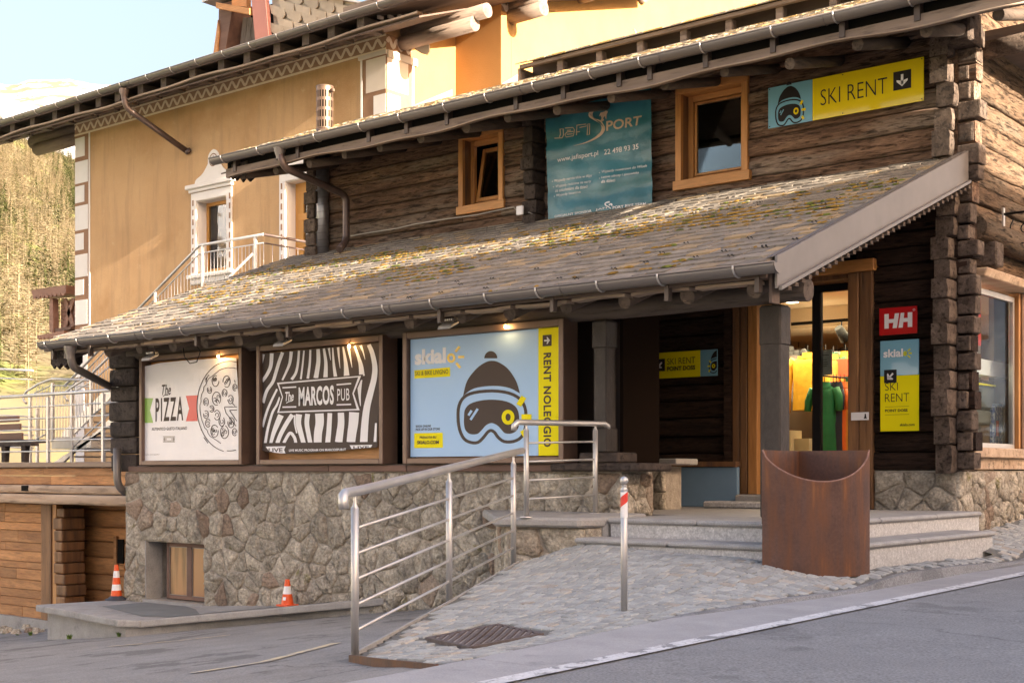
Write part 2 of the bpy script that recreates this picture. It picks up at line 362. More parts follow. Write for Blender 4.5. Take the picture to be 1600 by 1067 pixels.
def sheet(name, mat_, fz, x0, x1, y0, y1, nx, ny, inside=None, dz=0):
    mb = MB(); idx = {}
    for j in range(ny+1):
        for i in range(nx+1):
            x = x0+(x1-x0)*i/nx; y = y0+(y1-y0)*j/ny
            idx[i,j] = len(mb.v); mb.v.append((x, y, fz(x, y)+dz))
    for j in range(ny):
        for i in range(nx):
            cx_ = x0+(x1-x0)*(i+.5)/nx; cy_ = y0+(y1-y0)*(j+.5)/ny
            if inside and not inside(cx_, cy_): continue
            mb.f.append((idx[i,j], idx[i+1,j], idx[i+1,j+1], idx[i,j+1])); mb.sm.append(True); mb.rv.append(0)
    return mb.build(name, mat_, kind='structure')
road = sheet('road', m_asph, groad, -3.85, 4.2, -30, 70, 2, 40)
tag(road, 'grey asphalt main road running uphill past the shop front', 'road'); road['kind'] = 'structure'
yard = sheet('driveway', m_asph_l, glow, -45, -3.854, -12, 12.6, 90, 50)
tag(yard, 'worn light grey asphalt driveway sloping down left of the ramp', 'driveway')
far = sheet('opposite_pavement', m_conc, lambda x, y: groad(x, y)+.12, 4.2, 16, -30, 70, 2, 20)
tag(far, 'pale concrete pavement across the road', 'pavement')
# concrete channel beside the road, laid in casts with joints
def edge_x(y):
    pts = [(4.3,-4.22),(4.76,-4.30),(7.1,-4.45),(9.1,-4.22),(12.75,-4.2),(40,-4.2)]
    for (a, xa), (b, xb) in zip(pts, pts[1:]):
        if y <= b: return xa + (xb-xa)*max(0, (y-a)/(b-a))
    return -4.2
mb = MB(); ys = list(np.arange(-10, 40, .5))
gx = lambda y: edge_x(y) if y > 4.76 else -4.30
for a, b in zip(ys, ys[1:]):
    g = .006 if int(round(a*2)) % 5 == 0 else 0
    mb.add([(gx(a), a+g, groad(0,a)+.010), (-3.855, a+g, groad(0,a)+.006), (-3.855, b, groad(0,b)+.006), (gx(b), b, groad(0,b)+.010)], [(0,1,2,3)])
chan = mb.build('gutter_channel', m_conc_g, kind='structure'); tag(chan, 'pale concrete drainage strip between paving and road', 'gutter strip')
mb = MB()
for a in np.arange(-8, 40, .5):
    mb.add([(-3.84, a, groad(0,a)+.012), (-3.735, a, groad(0,a)+.010), (-3.735, a+.5, groad(0,a+.5)+.010), (-3.84, a+.5, groad(0,a+.5)+.012)], [(0,1,2,3)])
wl = mb.build('white_edge_line', m_paint, kind='structure'); tag(wl, 'white painted line along the edge of the road', 'road marking')
# faint old yellow markings on the yard
mb = MB()
def gline(pts, wd, z=.006, fz=glow):
    n_ = 14
    for (p, q) in zip(pts, pts[1:]):
        for i in range(n_):
            a = [p[k]+(q[k]-p[k])*i/n_ for k in (0,1)]; b = [p[k]+(q[k]-p[k])*(i+1)/n_ for k in (0,1)]
            d = Vector((b[0]-a[0], b[1]-a[1], 0)).normalized(); nn = Vector((-d.y, d.x, 0))*wd/2
            c = [Vector((a[0],a[1],0))-nn, Vector((b[0],b[1],0))-nn, Vector((b[0],b[1],0))+nn, Vector((a[0],a[1],0))+nn]
            mb.add([(v.x, v.y, fz(v.x, v.y)+z) for v in c], [(0,1,2,3)])
def on_yard(px, py):
    r = ray(px, py); t = 8
    for _ in range(60): t = glow(r.x*t, r.y*t) / r.z
    return (r.x*t, r.y*t)
gline([on_yard(300,1052), on_yard(410,1035), on_yard(525,1005)], .09)
gline([on_yard(170,1010), on_yard(270,1002), on_yard(360,992)], .07)
yl = mb.build('worn_yellow_line', m_paint_o, kind='structure'); tag(yl, 'faded yellow parking line on the grey driveway', 'road marking')

def clip(poly, a, b, c):     # keep a*x+b*y<=c
    out = []
    for i in range(len(poly)):
        p, q = poly[i], poly[(i+1) % len(poly)]
        dp = a*p[0]+b*p[1]-c; dq = a*q[0]+b*q[1]-c
        if dp <= 0: out.append(p)
        if (dp < 0 < dq) or (dq < 0 < dp):
            t = dp/(dp-dq); out.append((p[0]+(q[0]-p[0])*t, p[1]+(q[1]-p[1])*t))
    return out
# ---------------------------------------------------------------- ramp paving of flat setts
def inside_poly(x, y, P_):
    c = False; j = len(P_)-1
    for i in range(len(P_)):
        if (P_[i][1] > y) != (P_[j][1] > y) and x < (P_[j][0]-P_[i][0])*(y-P_[i][1])/(P_[j][1]-P_[i][1]) + P_[i][0]: c = not c
        j = i
    return c
PAVE = [(-5.70,5.50),(-5.0,5.12),(-4.36,4.80),(-4.48,7.1),(-4.26,9.1),(-4.24,12.75),(-4.24,24),(-5.21,24),(-5.21,12.95),(-4.56,12.95),(-4.5,13.0),(-4.5,9.45),(-6.85,9.45),(-7.0,9.72),(-7.36,9.1)]
mb = MB(); mb.add([(x, y, gpave(x, y)-.16) for x, y in PAVE] , [tuple(range(len(PAVE)))])
pave_bed = sheet('paving', m_sand, gpave, -7.5, -4.2, 4.5, 24, 66, 390, inside=lambda x, y: inside_poly(x, y, PAVE) or (x > -5.25 and 12.8 < y < 14 and x < -4.25), dz=-.012)
tag(pave_bed, 'ramp and pavement of grey quartzite setts rising to the shop steps', 'paving')
def on_pave(px, py):
    r = ray(px, py); t = 8
    for _ in range(80): t = .5*t + .5*gpave(r.x*t, r.y*t)/r.z
    return (r.x*t, r.y*t)
GR = [on_pave(664,996), on_pave(733,1011), on_pave(850,989), on_pave(779,974)]
GRC = (sum(p[0] for p in GR)/4, sum(p[1] for p in GR)/4)
setts = []
y = 4.6; row = 0
rs = random.Random(3)
while y < 20:
    hgt_ = rs.uniform(.085, .105) if y < 13 else .12
    x = -7.5 + rs.uniform(0, .1)
    while x < -4.2:
        wd = rs.uniform(.075, .125)
        wob = lambda xx: .035*sin(xx*3.1 + row*.0) + .02*sin(xx*7+1.3)
        cx_, cy_ = x+wd/2, y+hgt_/2 + wob(x+wd/2)
        corners = [(x, y), (x+wd, y), (x+wd, y+hgt_), (x, y+hgt_)]
        cs = [(a, b+wob(a)) for a, b in corners]
        if all(inside_poly(a, b, PAVE) for a, b in cs) or (inside_poly(cx_, cy_, PAVE) and sum(inside_poly(a, b, PAVE) for a, b in cs) >= 3 and cx_ > -4.6):
            if not any(inside_poly(a, b, GR) for a, b in cs + [(cx_, cy_)]):
                setts.append((cs, depth((cx_, cy_, 0))))
        x += wd
    y += hgt_; row += 1
setts.sort(key=lambda s_: s_[1])
def sett_mesh(mb, cs):
    mb.r = rs.random(); g = .0075
    cx_ = sum(c[0] for c in cs)/4; cy_ = sum(c[1] for c in cs)/4; tilt = (rs.uniform(-.02,.02), rs.uniform(-.02,.02)); dz = rs.uniform(-.003, .004)
    out = []; top = []; bot = []
    for a, b in cs:
        dx, dy = a-cx_, b-cy_; l_ = sqrt(dx*dx+dy*dy)
        a1 = cx_+dx*(1-g/l_) + rs.uniform(-.004,.004); b1 = cy_+dy*(1-g/l_) + rs.uniform(-.004,.004)
        z1 = gpave(a1, b1) + dz
        bot.append((a1, b1, z1-.02)); out.append((a1, b1, z1-.004))
        top.append((cx_+(a1-cx_)*.84, cy_+(b1-cy_)*.84, z1 + tilt[0]*dx + tilt[1]*dy + .002))
    mb.add(bot+out+top, [(0,1,5,4),(1,2,6,5),(2,3,7,6),(3,0,4,7),(4,5,9,8),(5,6,10,9),(6,7,11,10),(7,4,8,11),(8,9,10,11)])
for cs, _d in setts[:300]:
    mb = MB(); sett_mesh(mb, cs); mb.build('paving_stone', m_sett, pave_bed)
mb = MB()
for cs, _d in setts[300:]: sett_mesh(mb, cs)
mb.build('paving_stone_field', m_sett, pave_bed, kind='stuff')
# thin steel edging at the foot of the ramp and under the rail
ed = [(-7.36,9.12),(-6.5,7.25),(-5.74,5.52),(-5.0,5.08),(-4.33,4.74)]
for p, q in zip(ed, ed[1:]):
    mb = MB()
    d = Vector((q[0]-p[0], q[1]-p[1], 0)).normalized(); nn = Vector((-d.y, d.x, 0))*.008
    z0, z1 = gpave(*p), gpave(*q); lo = 1.0 if p[1] > 5.6 else .09
    P0, P1 = Vector((p[0],p[1],0)), Vector((q[0],q[1],0))
    mb.hexa([P0-nn+Vector((0,0,z0-lo)), P1-nn+Vector((0,0,z1-lo)), P1+nn+Vector((0,0,z1-lo)), P0+nn+Vector((0,0,z0-lo)),
             P0-nn+Vector((0,0,z0+.004)), P1-nn+Vector((0,0,z1+.004)), P1+nn+Vector((0,0,z1+.004)), P0+nn+Vector((0,0,z0+.004))])
    mb.build('edging', m_rust if p[1] < 5.6 else m_conc, pave_bed)
# dark joint between paving and channel
mb = MB()
yy = list(np.arange(4.8, 40, .4))
for a, b in zip(yy, yy[1:]):
    z0 = gpave(edge_x(a)-.04, a) if a < 21 else groad(0,a)+.03; z1 = gpave(edge_x(b)-.04, b) if b < 21 else groad(0,b)+.03
    mb.add([(edge_x(a)-.06, a, z0+.001), (edge_x(a)+.005, a, z0+.001), (edge_x(a)+.03, a, groad(0,a)+.006), (edge_x(b)-.06, b, z1+.001), (edge_x(b)+.005, b, z1+.001), (edge_x(b)+.03, b, groad(0,b)+.006)], [(0,1,4,3),(1,2,5,4)])
kj = mb.build('kerb_edge', m_asph, kind='structure'); tag(kj, 'dark tarred kerb edge between setts and concrete strip', 'kerb')
# drain grate
gz = lambda x, y: gpave(x, y)
grate = thing('drain_grate', 'square rusty iron drain grate with slanted slots set in the paved ramp', 'drain grate', (GRC[0], GRC[1], gz(*GRC)))
def gp(u, v, dz=0):
    a = [GR[0][k]*(1-u)*(1-v)+GR[1][k]*u*(1-v)+GR[2][k]*u*v+GR[3][k]*(1-u)*v for k in (0,1)]
    return Vector((a[0], a[1], gz(*a)+.004+dz))
mb = MB()
for (u0,u1,v0,v1) in ((0,1,0,.05),(0,1,.95,1),(0,.05,.05,.95),(.95,1,.05,.95)):
    mb.hexa([gp(u0,v0,-.04),gp(u1,v0,-.04),gp(u1,v1,-.04),gp(u0,v1,-.04),gp(u0,v0),gp(u1,v0),gp(u1,v1),gp(u0,v1)])
mb.build('frame', m_grate, grate, bevel=.002)
MB().add([gp(.03,.03,-.007),gp(.97,.03,-.007),gp(.97,.97,-.007),gp(.03,.97,-.007)], [(0,1,2,3)]).build('drain_bottom', flat('silt', (.30,.26,.24), .9), grate)
for k in range(14):
    s0 = .12+k*.132; pp = clip(clip([(.05,.05),(.95,.05),(.95,.95),(.05,.95)], 1, 1, s0+.066), -1, -1, -s0)
    if len(pp) < 3: continue
    mb = MB(); mb.prism([gp(u_, v_, .003) for u_, v_ in pp], (0,0,-.02)); mb.build('grate_bar', m_grate, grate)

# ---------------------------------------------------------------- rubble masonry
def rubble(parent, P3, u0, u1, v0, v1, size, seed, bottom=None, hole=None, mat_=None, depth_=.045, asp=1.15, joint=.003):
    """irregular stones over a (u, v) rectangle; P3(u, v, d) gives the point standing d proud of the wall"""
    rg = random.Random(seed); mat_ = mat_ or m_stone
    nu = max(1, round((u1-u0)/size/asp)); nv = max(1, round((v1-v0)/size)); sites = []
    for j in range(nv):
        for i in range(nu):
            if rg.random() < .20: continue
            u = u0+(i+.5+(.5 if j % 2 else 0)*.8+rg.uniform(-.42,.42))*(u1-u0)/nu; v = v0+(j+.5+rg.uniform(-.40,.40))*(v1-v0)/nv
            if u0 < u < u1 and not (hole and hole[0] < u < hole[1] and hole[2] < v < hole[3]): sites.append((u, v))
    made = []
    for s_ in sites:
        poly = [(u0,v0),(u1,v0),(u1,v1),(u0,v1)]
        near = sorted(sites, key=lambda q: (q[0]-s_[0])**2+(q[1]-s_[1])**2)[1:22]
        for q in near:
            a, b = q[0]-s_[0], q[1]-s_[1]; c = (q[0]**2-s_[0]**2+q[1]**2-s_[1]**2)/2
            poly = clip(poly, a, b, c)
            if len(poly) < 3: break
        if hole and len(poly) >= 3:
            h = hole
            over = max(p[0] for p in poly) > h[0] and min(p[0] for p in poly) < h[1] and max(p[1] for p in poly) > h[2] and min(p[1] for p in poly) < h[3]
            if over:
                opts = [(h[0]-s_[0], (1,0,h[0])), (s_[0]-h[1], (-1,0,-h[1])), (h[2]-s_[1], (0,1,h[2])), (s_[1]-h[3], (0,-1,-h[3]))]
                poly = clip(poly, *max(opts)[1])
        if bottom and len(poly) >= 3:
            poly = clip(poly, *bottom)
        if len(poly) < 3: continue
        cu = sum(p[0] for p in poly)/len(poly); cv = sum(p[1] for p in poly)/len(poly)
        # shrink by the joint, cut the corners a little, roughen the outline
        pts = []
        n_ = len(poly)
        for i in range(n_):
            p, q = poly[i], poly[(i+1) % n_]
            L_ = sqrt((q[0]-p[0])**2+(q[1]-p[1])**2)
            if L_ < size*.08: continue
            for t in (.07, .36, .64, .93) if L_ > size*.45 else (.2, .8):
                x = p[0]+(q[0]-p[0])*t; y_ = p[1]+(q[1]-p[1])*t
                dx, dy = x-cu, y_-cv; d_ = sqrt(dx*dx+dy*dy)+1e-6; k = 1-(joint+rg.uniform(-.003,.016))/d_
                pts.append((cu+dx*k, cv+dy*k))
        if len(pts) < 4: continue
        area = abs(sum(pts[i][0]*pts[(i+1)%len(pts)][1]-pts[(i+1)%len(pts)][0]*pts[i][1] for i in range(len(pts))))/2
        if area < size*size*.05: continue
        made.append((area, pts, cu, cv))
    for area, pts, cu, cv in made:
        mb = MB(); mb.r = rg.random(); dd = depth_*rg.uniform(.45, 1.1); tu, tv = rg.uniform(-.10,.10), rg.uniform(-.10,.10); n_ = len(pts)
        f = lambda u, v, d: P3(u, v, max(-.01, d + tu*(u-cu) + tv*(v-cv)))
        r0 = [P3(u, v, -.02) for u, v in pts]
        r1 = [f(u, v, dd*.45+rg.uniform(-.004,.004)) for u, v in pts]
        r2 = [f(cu+(u-cu)*.80, cv+(v-cv)*.80, dd*rg.uniform(.6,1.25)) for u, v in pts]
        r3 = [f(cu+(u-cu)*.40, cv+(v-cv)*.40, dd*rg.uniform(.6,1.5)) for u, v in pts]
        V = r0+r1+r2+r3+[f(cu, cv, dd*1.12)]
        F_ = []
        for a_ in range(3):
            for i in range(n_): F_.append((a_*n_+i, a_*n_+(i+1)%n_, (a_+1)*n_+(i+1)%n_, (a_+1)*n_+i))
        for i in range(n_): F_.append((3*n_+i, 3*n_+(i+1)%n_, 4*n_))
        mb.add(V, F_, smooth=True); mb.build('stone', mat_, parent)
# ---------------------------------------------------------------- LOG HOUSE
YW = 13.8; YS = 10.45; YE = 9.55; XL = -15.1; XG = -5.23
def zroof(y): return 1.66 + .385*(y-YE)
house = thing('log_house', 'dark weathered log building with slate lean-to roof over rubble stone base', 'building', (-10.0, 12.5, -1.7))
H = house
def sub(name, loc=(0,0,0), parent=None):
    """an Empty for a part that only groups its pieces"""
    parent = parent or H
    o = bpy.data.objects.new(name, None); COL.objects.link(o); o.parent = parent; o.location = Vector(loc)-ORG[parent.name]; ORG[o.name] = Vector(loc); return o

def fbm(x, s, sc_=1.0): return noise.noise(Vector((x*sc_, s*17.3, s*3.1)))*.6 + noise.noise(Vector((x*sc_*2.7, s*7.7, 5.2)))*.4
def logpiece(name, axis, a0, a1, face, thick, zlo, zhi, seed, mat_, parent, out=-1, rough_=.012, endcut=0):
    """hewn log lying along X (axis 0) or Y (axis 1); face = coordinate of its outer face, out = the way the face looks"""
    n_ = max(2, int(abs(a1-a0)/.14)); mb = MB(); mb.r = random.random()
    prof = [(1, .0), (.16, .0), (.02, .05), (.0, .25), (-.03, .52), (.0, .80), (.03, .95), (.17, 1.0), (1, 1.0)]
    k = len(prof); V = []
    for i in range(n_+1):
        a = a0+(a1-a0)*i/n_; zl = zlo(a)+.004; zh = zhi(a)-.004
        for j, (d, h) in enumerate(prof):
            z = zl+(zh-zl)*h
            dd = d*min(thick, .2) if d < 1 else thick
            if d < 1: dd += rough_*fbm(a*3.6+j*1.7, seed+j*.31) + .014*noise.noise(Vector((a*.9, seed*2.0, 0)))
            c = face - out*dd
            V.append((a, c, z) if axis == 0 else (c, a, z))
    F_ = []
    flip = (axis == 0) == (out < 0)
    for i in range(n_):
        for j in range(k-1):
            q = (i*k+j, (i+1)*k+j, (i+1)*k+j+1, i*k+j+1); F_.append(q if flip else q[::-1])
    mb.add(V, F_, smooth=True)
    e0 = tuple(range(k)); e1 = tuple(n_*k+j for j in range(k))
    mb.add([V[i] for i in e0], [tuple(range(k))]); mb.add([V[i] for i in e1], [tuple(range(k-1, -1, -1))])
    return mb.build(name, mat_, parent)
def seams(z0, z1, hmin, hmax, seed, wob=.016):
    rg = random.Random(seed); zs = [z0]
    while zs[-1] < z1-hmin*.6: zs.append(zs[-1]+rg.uniform(hmin, hmax))
    return [(z, (lambda a, z=z, i=i: z + wob*fbm(a*1.1, seed+i*2.37))) for i, z in enumerate(zs)]

# window openings in the upper wall (X range, Z range), read from the photograph
w1 = (XofY(722,YW), XofY(784,YW), PY(722,328,YW).z+.04, 4.55)
w2 = (XofY(1062,YW), XofY(1165,YW), PY(1062,290,YW).z+.05, 4.55)
MID = XofY(842, YW)           # cross wall whose ends show between the windows
DX0, DX1 = -7.62, -6.36       # shop door
Zs = seams(.02, 4.95, .165, .235, 11)
front = sub('front_wall', (-10, YW, 0))
for i in range(len(Zs)-1):
    (za, fa), (zb, fb) = Zs[i], Zs[i+1]; zm = (za+zb)/2
    low = zb < 3.0
    spans = [(XL-.02, MID-.10), (MID+.10, XG+.19+random.uniform(-.05,.04))] if not low else [(-11.2, XG+.16+random.uniform(-.06,.04))]
    holes = []
    if zb > w1[2]+.02 and za < w1[3]: holes.append((w1[0], w1[1]))
    if zb > w2[2]+.02 and za < w2[3]: holes.append((w2[0], w2[1]))
    if za < 2.24: holes.append((DX0, DX1))
    if low is False and zb < 3.2: spans = [(-10, XG+.16)]
    for h in holes:
        new = []
        for a, b in spans:
            if h[1] <= a or h[0] >= b: new.append((a, b))
            else:
                if h[0]-a > .1: new.append((a, h[0]))
                if b-h[1] > .1: new.append((h[1], b))
        spans = new
    for (wa_, wb_, wl, wh) in (w1, w2):
        if zb > wl+.02 and za < wl-.06: logpiece('log', 0, wa_, wb_, YW+.004, .2, fa, (lambda x, c=wl-.03: c), i*7.1, m_log_x, front)
    for q, (a, b) in enumerate(spans):
        off = random.uniform(-.012, .012)
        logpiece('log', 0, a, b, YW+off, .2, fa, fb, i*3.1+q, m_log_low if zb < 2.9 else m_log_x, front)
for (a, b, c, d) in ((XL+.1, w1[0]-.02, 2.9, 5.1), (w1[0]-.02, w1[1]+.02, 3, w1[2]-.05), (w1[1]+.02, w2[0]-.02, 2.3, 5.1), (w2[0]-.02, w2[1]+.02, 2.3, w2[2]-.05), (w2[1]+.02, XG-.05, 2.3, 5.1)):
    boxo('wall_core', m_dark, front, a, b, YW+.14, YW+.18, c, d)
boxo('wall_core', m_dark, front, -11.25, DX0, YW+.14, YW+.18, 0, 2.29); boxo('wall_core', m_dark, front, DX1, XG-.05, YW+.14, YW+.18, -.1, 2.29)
# gable wall facing the road; its log ends stick out in front of the shop wall
gw = sub('gable_wall', (XG, 18, 0))
G0, G1 = PX(1528,600,XG).y, PX(1592,600,XG).y     # shop window
GZ = seams(-.01, 5.4, .19, .30, 23, .022)
for i in range(len(GZ)-1):
    (za, fa), (zb, fb) = GZ[i], GZ[i+1]
    y_front = YW-.17-random.uniform(-.08,.07)-(.07 if zb < 2.2 else 0)
    if za < 2.1 and zb > .22:
        logpiece('log', 1, y_front, G0-.02, XG, .17, fa, fb, 50+i, m_log_end, gw, out=1, rough_=.016)
        logpiece('log', 1, G1+.25, 24, XG, .17, fa, fb, 60+i, m_log_y, gw, out=1, rough_=.02)
    else:
        cut = YW-.005
        logpiece('log', 1, cut, 24, XG+random.uniform(-.02,.02), .17, fa, fb, 70+i, m_log_y, gw, out=1, rough_=.022)
        logpiece('log_end', 1, y_front, cut-.01, XG+random.uniform(-.03,.03), .19, fa, fb, 80+i, m_log_end, gw, out=1, rough_=.016)
boxo('wall_core', m_dark, gw, XG-.16, XG-.14, YW+.3, 24, 2.15, 5.3)
# squared ends of the front logs to the right of the crossing
rg = random.Random(5)
for i in range(len(Zs)-1):
    (za, fa), (zb, fb) = Zs[i], Zs[i+1]
    if za > 4.8: continue
    x1 = XG+.19+rg.uniform(-.075,.07)-(.02 if zb < 2.2 else 0); mb = MB(); mb.r = rg.random()
    yf = YW-.03+rg.uniform(-.02,.02)
    mb.box(XG+.004, x1, yf, YW+.17+rg.uniform(-.02,.02), za+.006+rg.uniform(0,.012), zb-.006-rg.uniform(0,.012))
    mb.build('log_end', m_log_end, front, bevel=rg.uniform(.012,.03), seg=2)
# cross wall ends between the windows and left corner
for (xc, s0, z0) in ((MID, 31, 3.0), (XL+.12, 37, 3.0)):
    zz = seams(z0, 4.85, .17, .22, s0)
    for i in range(len(zz)-1):
        za, zb = zz[i][0], zz[i+1][0]; mb = MB(); mb.r = rg.random()
        hw = .10+rg.uniform(-.025,.03)
        mb.box(xc-hw+rg.uniform(-.015,.015), xc+hw, YW-.23+rg.uniform(-.04,.04), YW+.15, za+.005, zb-.005)
        mb.build('log_end', m_log_blk if xc == MID else m_log_end, front, bevel=rg.uniform(.015,.032), seg=2)

# ---- upper windows
def upper_window(X0, X1, Z0, Z1, tilt):
    o = sub('window', ((X0+X1)/2, YW, Z0)); cw = .085; yf = YW-.035
    wd = X1-X0
    boxo('casing', m_orange, o, X0-cw*.5, X0+cw*.45, yf, YW+.02, Z0, Z1, .004)
    boxo('casing', m_orange, o, X1-cw*.45, X1+cw*.5, yf, YW+.02, Z0, Z1, .004)
    boxo('sill', m_orange_x, o, X0-cw*.8, X1+cw*.9, yf-.02, YW+.02, Z0-.115, Z0-.002, .004)
    boxo('casing', m_orange_x, o, X0-cw*.5, X1+cw*.5, yf, YW+.02, Z1+.002, Z1+.10, .004)
    D = .19; x0, x1 = X0+cw*.45, X1-cw*.45
    boxo('reveal', m_jamb, o, x0-.03, x0, YW+.022, YW+D, Z0, Z1); boxo('reveal', m_jamb, o, x1, x1+.03, YW+.022, YW+D, Z0, Z1)
    boxo('reveal', m_orange_x, o, x0, x1, YW+.022, YW+D, Z1-.0, Z1+.03); boxo('reveal', m_orange_x, o, x0, x1, YW+.022, YW+D, Z0-.03, Z0)
    fw = .07; yy = YW+D-.06
    for (a, b, c, d) in ((x0, x0+fw, Z0, Z1), (x1-fw, x1, Z0, Z1), (x0+fw, x1-fw, Z0, Z0+fw*.8), (x0+fw, x1-fw, Z1-fw, Z1)):
        boxo('frame', m_orange if b-a < d-c else m_orange_x, o, a, b, yy, yy+.06, c, d, .005)
    boxo('drip_rail', m_white, o, x0+fw, x1-fw, yy-.03, yy-.006, Z0+.005, Z0+.03)
    s0, s1, t0, t1 = x0+fw+.01, x1-fw-.01, Z0+fw, Z1-fw-.012
    tb = .0 if not tilt else .15
    def tp(x, z, d=0): return Vector((x, yy+.02+d+tb*(z-t0)/(t1-t0), z))
    sw = .055 if tilt else .03
    for (a, b, c, d) in ((s0, s0+sw, t0, t1), (s1-sw, s1, t0, t1), (s0+sw, s1-sw, t0, t0+sw), (s0+sw, s1-sw, t1-sw, t1)):
        MB().hexa([tp(a,c),tp(b,c),tp(b,c,.045),tp(a,c,.045),tp(a,d),tp(b,d),tp(b,d,.045),tp(a,d,.045)]).build('sash', m_orange, o, bevel=.004)
    MB().hexa([tp(s0+sw,t0+sw,.016),tp(s1-sw,t0+sw,.016),tp(s1-sw,t0+sw,.024),tp(s0+sw,t0+sw,.024),tp(s0+sw,t1-sw,.016),tp(s1-sw,t1-sw,.016),tp(s1-sw,t1-sw,.024),tp(s0+sw,t1-sw,.024)]).build('pane', m_glass_s, o)
    mb = MB(); y0 = YW+D+.02
    mb.add([(x0-1.6,y0+.9,Z0-.3),(x1+.3,y0+.9,Z0-.3),(x1+.3,y0+.9,Z1+.34),(x0-1.6,y0+.9,Z1+.34),(x0-1.6,y0+.0,Z0-.3),(x0-1.6,y0,Z1+.34),(x1+.3,y0,Z1+.34)], [(0,1,2,3),(4,0,3,5),(5,3,2,6)])
    mb.build('room_behind', m_dark, o)
    for k, (a, b) in enumerate(((s0+.02, s0+.07),) if not tilt else ((s0+.30, s0+.36),)):
        n_ = 8; V = []; 
        for q in range(n_+1): V += [(a+(b-a)*q/n_, y0+.05+.012*(q % 2), Z0), (a+(b-a)*q/n_, y0+.05+.012*(q % 2), Z1)]
        MB().add(V, [(2*q, 2*q+2, 2*q+3, 2*q+1) for q in range(n_)]).build('curtain', m_curtain, o)
upper_window(*w1, True); upper_window(*w2, False)

# ---- stone base with basement window
plinth = sub('stone_base', (-11, YS, -1.7))
SX1 = -7.17
bw = (PY(247,0,YS).x, PY(320,0,YS).x, PY(300,942,YS).z, PY(300,849,YS).z)
rev = PY(229,0,YS).x
# wall body behind the stones, with the window hole left free
mb = MB()
for (a, b, c, d) in ((XL, rev, -2.1, 0), (bw[1], SX1, -2.1, 0), (rev, bw[1], bw[3], 0), (rev, bw[1], -2.1, bw[2])): mb.box(a, b, YS-.006, YS+.5, c, d)
mb.build('mortar', m_mortar, plinth)
def Pfront(u, v, d): return Vector((u, YS-d, v))
zb_ = lambda x: -.591+.1155*x+.0238*YS
rubble(plinth, Pfront, XL, SX1, -2.0, -.005, .195, 42, bottom=(.1155,-1,-(-.591+.0238*YS)+.02), hole=(rev, bw[1], bw[2], bw[3]))
def Pside(u, v, d): return Vector((SX1+d, u, v))
MB().box(SX1-.3, SX1-.002, YS+.51, 10.95, -.6, 0).build('mortar', m_mortar, plinth)
rubble(plinth, Pside, YS-.01, 10.95, -.42, -.01, .15, 5)
boxo('window_sill_stone', m_conc, plinth, rev-.02, bw[1]+.02, YS-.05, YS+.25, bw[2]-.05, bw[2]-.002)
boxo('window_reveal', m_conc, plinth, rev-.01, rev+.012, YS-.02, YS+.24, bw[2], bw[3]+.005)
win = sub('basement_window', ((bw[0]+bw[1])/2, YS+.1, bw[2]), H)
X0, X1, Z0, Z1 = bw[0]+.0, bw[1]-.005, bw[2]+.012, bw[3]-.01; yy = YS+.12; xm = (X0+X1)/2
X0 = rev+.26
xm = (X0+X1)/2
for (a, b, c, d) in ((X0, X0+.05, Z0, Z1), (X1-.05, X1, Z0, Z1), (xm-.05, xm+.05, Z0+.05, Z1-.05), (X0+.05, X1-.05, Z0, Z0+.05), (X0+.05, X1-.05, Z1-.05, Z1)):
    boxo('frame', m_brown_w, win, a, b, yy, yy+.06, c, d, .006)
m_bglass = mat('painted_reflection_pane', (.045,.038,.034), (.42,.22,.115), ns=1.3, stretch=(2.2,1,.2), rough=.2, spec=.4, contrast=(.42,.58))  # a reflection is painted into the pane colour, dark to orange
for a, b in ((X0+.05, xm-.05), (xm+.05, X1-.05)):
    boxo('pane', m_bglass, win, a, b, yy+.02, yy+.03, Z0+.05, Z1-.05)
    for (p, q, r_, s_) in ((a, a+.009, Z0+.05, Z1-.05), (b-.009, b, Z0+.05, Z1-.05), (a+.009, b-.009, Z0+.05, Z0+.059), (a+.009, b-.009, Z1-.059, Z1-.05)):
        boxo('glazing_bead', m_gutter, win, p, q, yy+.008, yy+.022, r_, s_)
boxo('room_behind', m_dark, win, rev, bw[1], YS+.45, YS+.46, Z0, Z1)
# sheet-metal ledge above the stones
mb = MB(); xs_ = [XL+.12, PY(519,0,YS).x, PY(640,0,YS).x, -7.4]
for a, b in zip(xs_, xs_[1:]): boxo('ledge_sheet', m_brown_w, H, a+.003, b-.003, YS-.055, YS+.5, .004, .072, .004)
boxo('ledge_floor', m_brown_d, H, XL+.12, SX1, YS-.02, YS+1.2, .074, .082)

# ---- log stack closing the left end of the lean-to
ls = sub('left_log_wall', (XL, YS, 0))
zz = seams(.0, 1.62, .20, .27, 9); rg = random.Random(12)
for i in range(len(zz)-1):
    za, zb = zz[i][0], min(zz[i+1][0], 1.75); mb = MB(); mb.r = rg.random()
    y0 = YS-.02
    x0, x1 = PY(176,0,YS).x+rg.uniform(-.05,.05), PY(213,0,YS).x+.05
    mb.box(x0, x1, YS-.05+rg.uniform(-.02,.02), YS+.20, za+.004, zb-.004)
    mb.build('log_end', m_log_blk, ls, bevel=rg.uniform(.03,.05), seg=2)
    mb = MB(); mb.r = rg.random(); mb.box(XL+.06, XL+.25, YS+.21, YW, za+.004, zb-.004+.1*0); mb.build('log', m_log_blk, ls, bevel=.02)

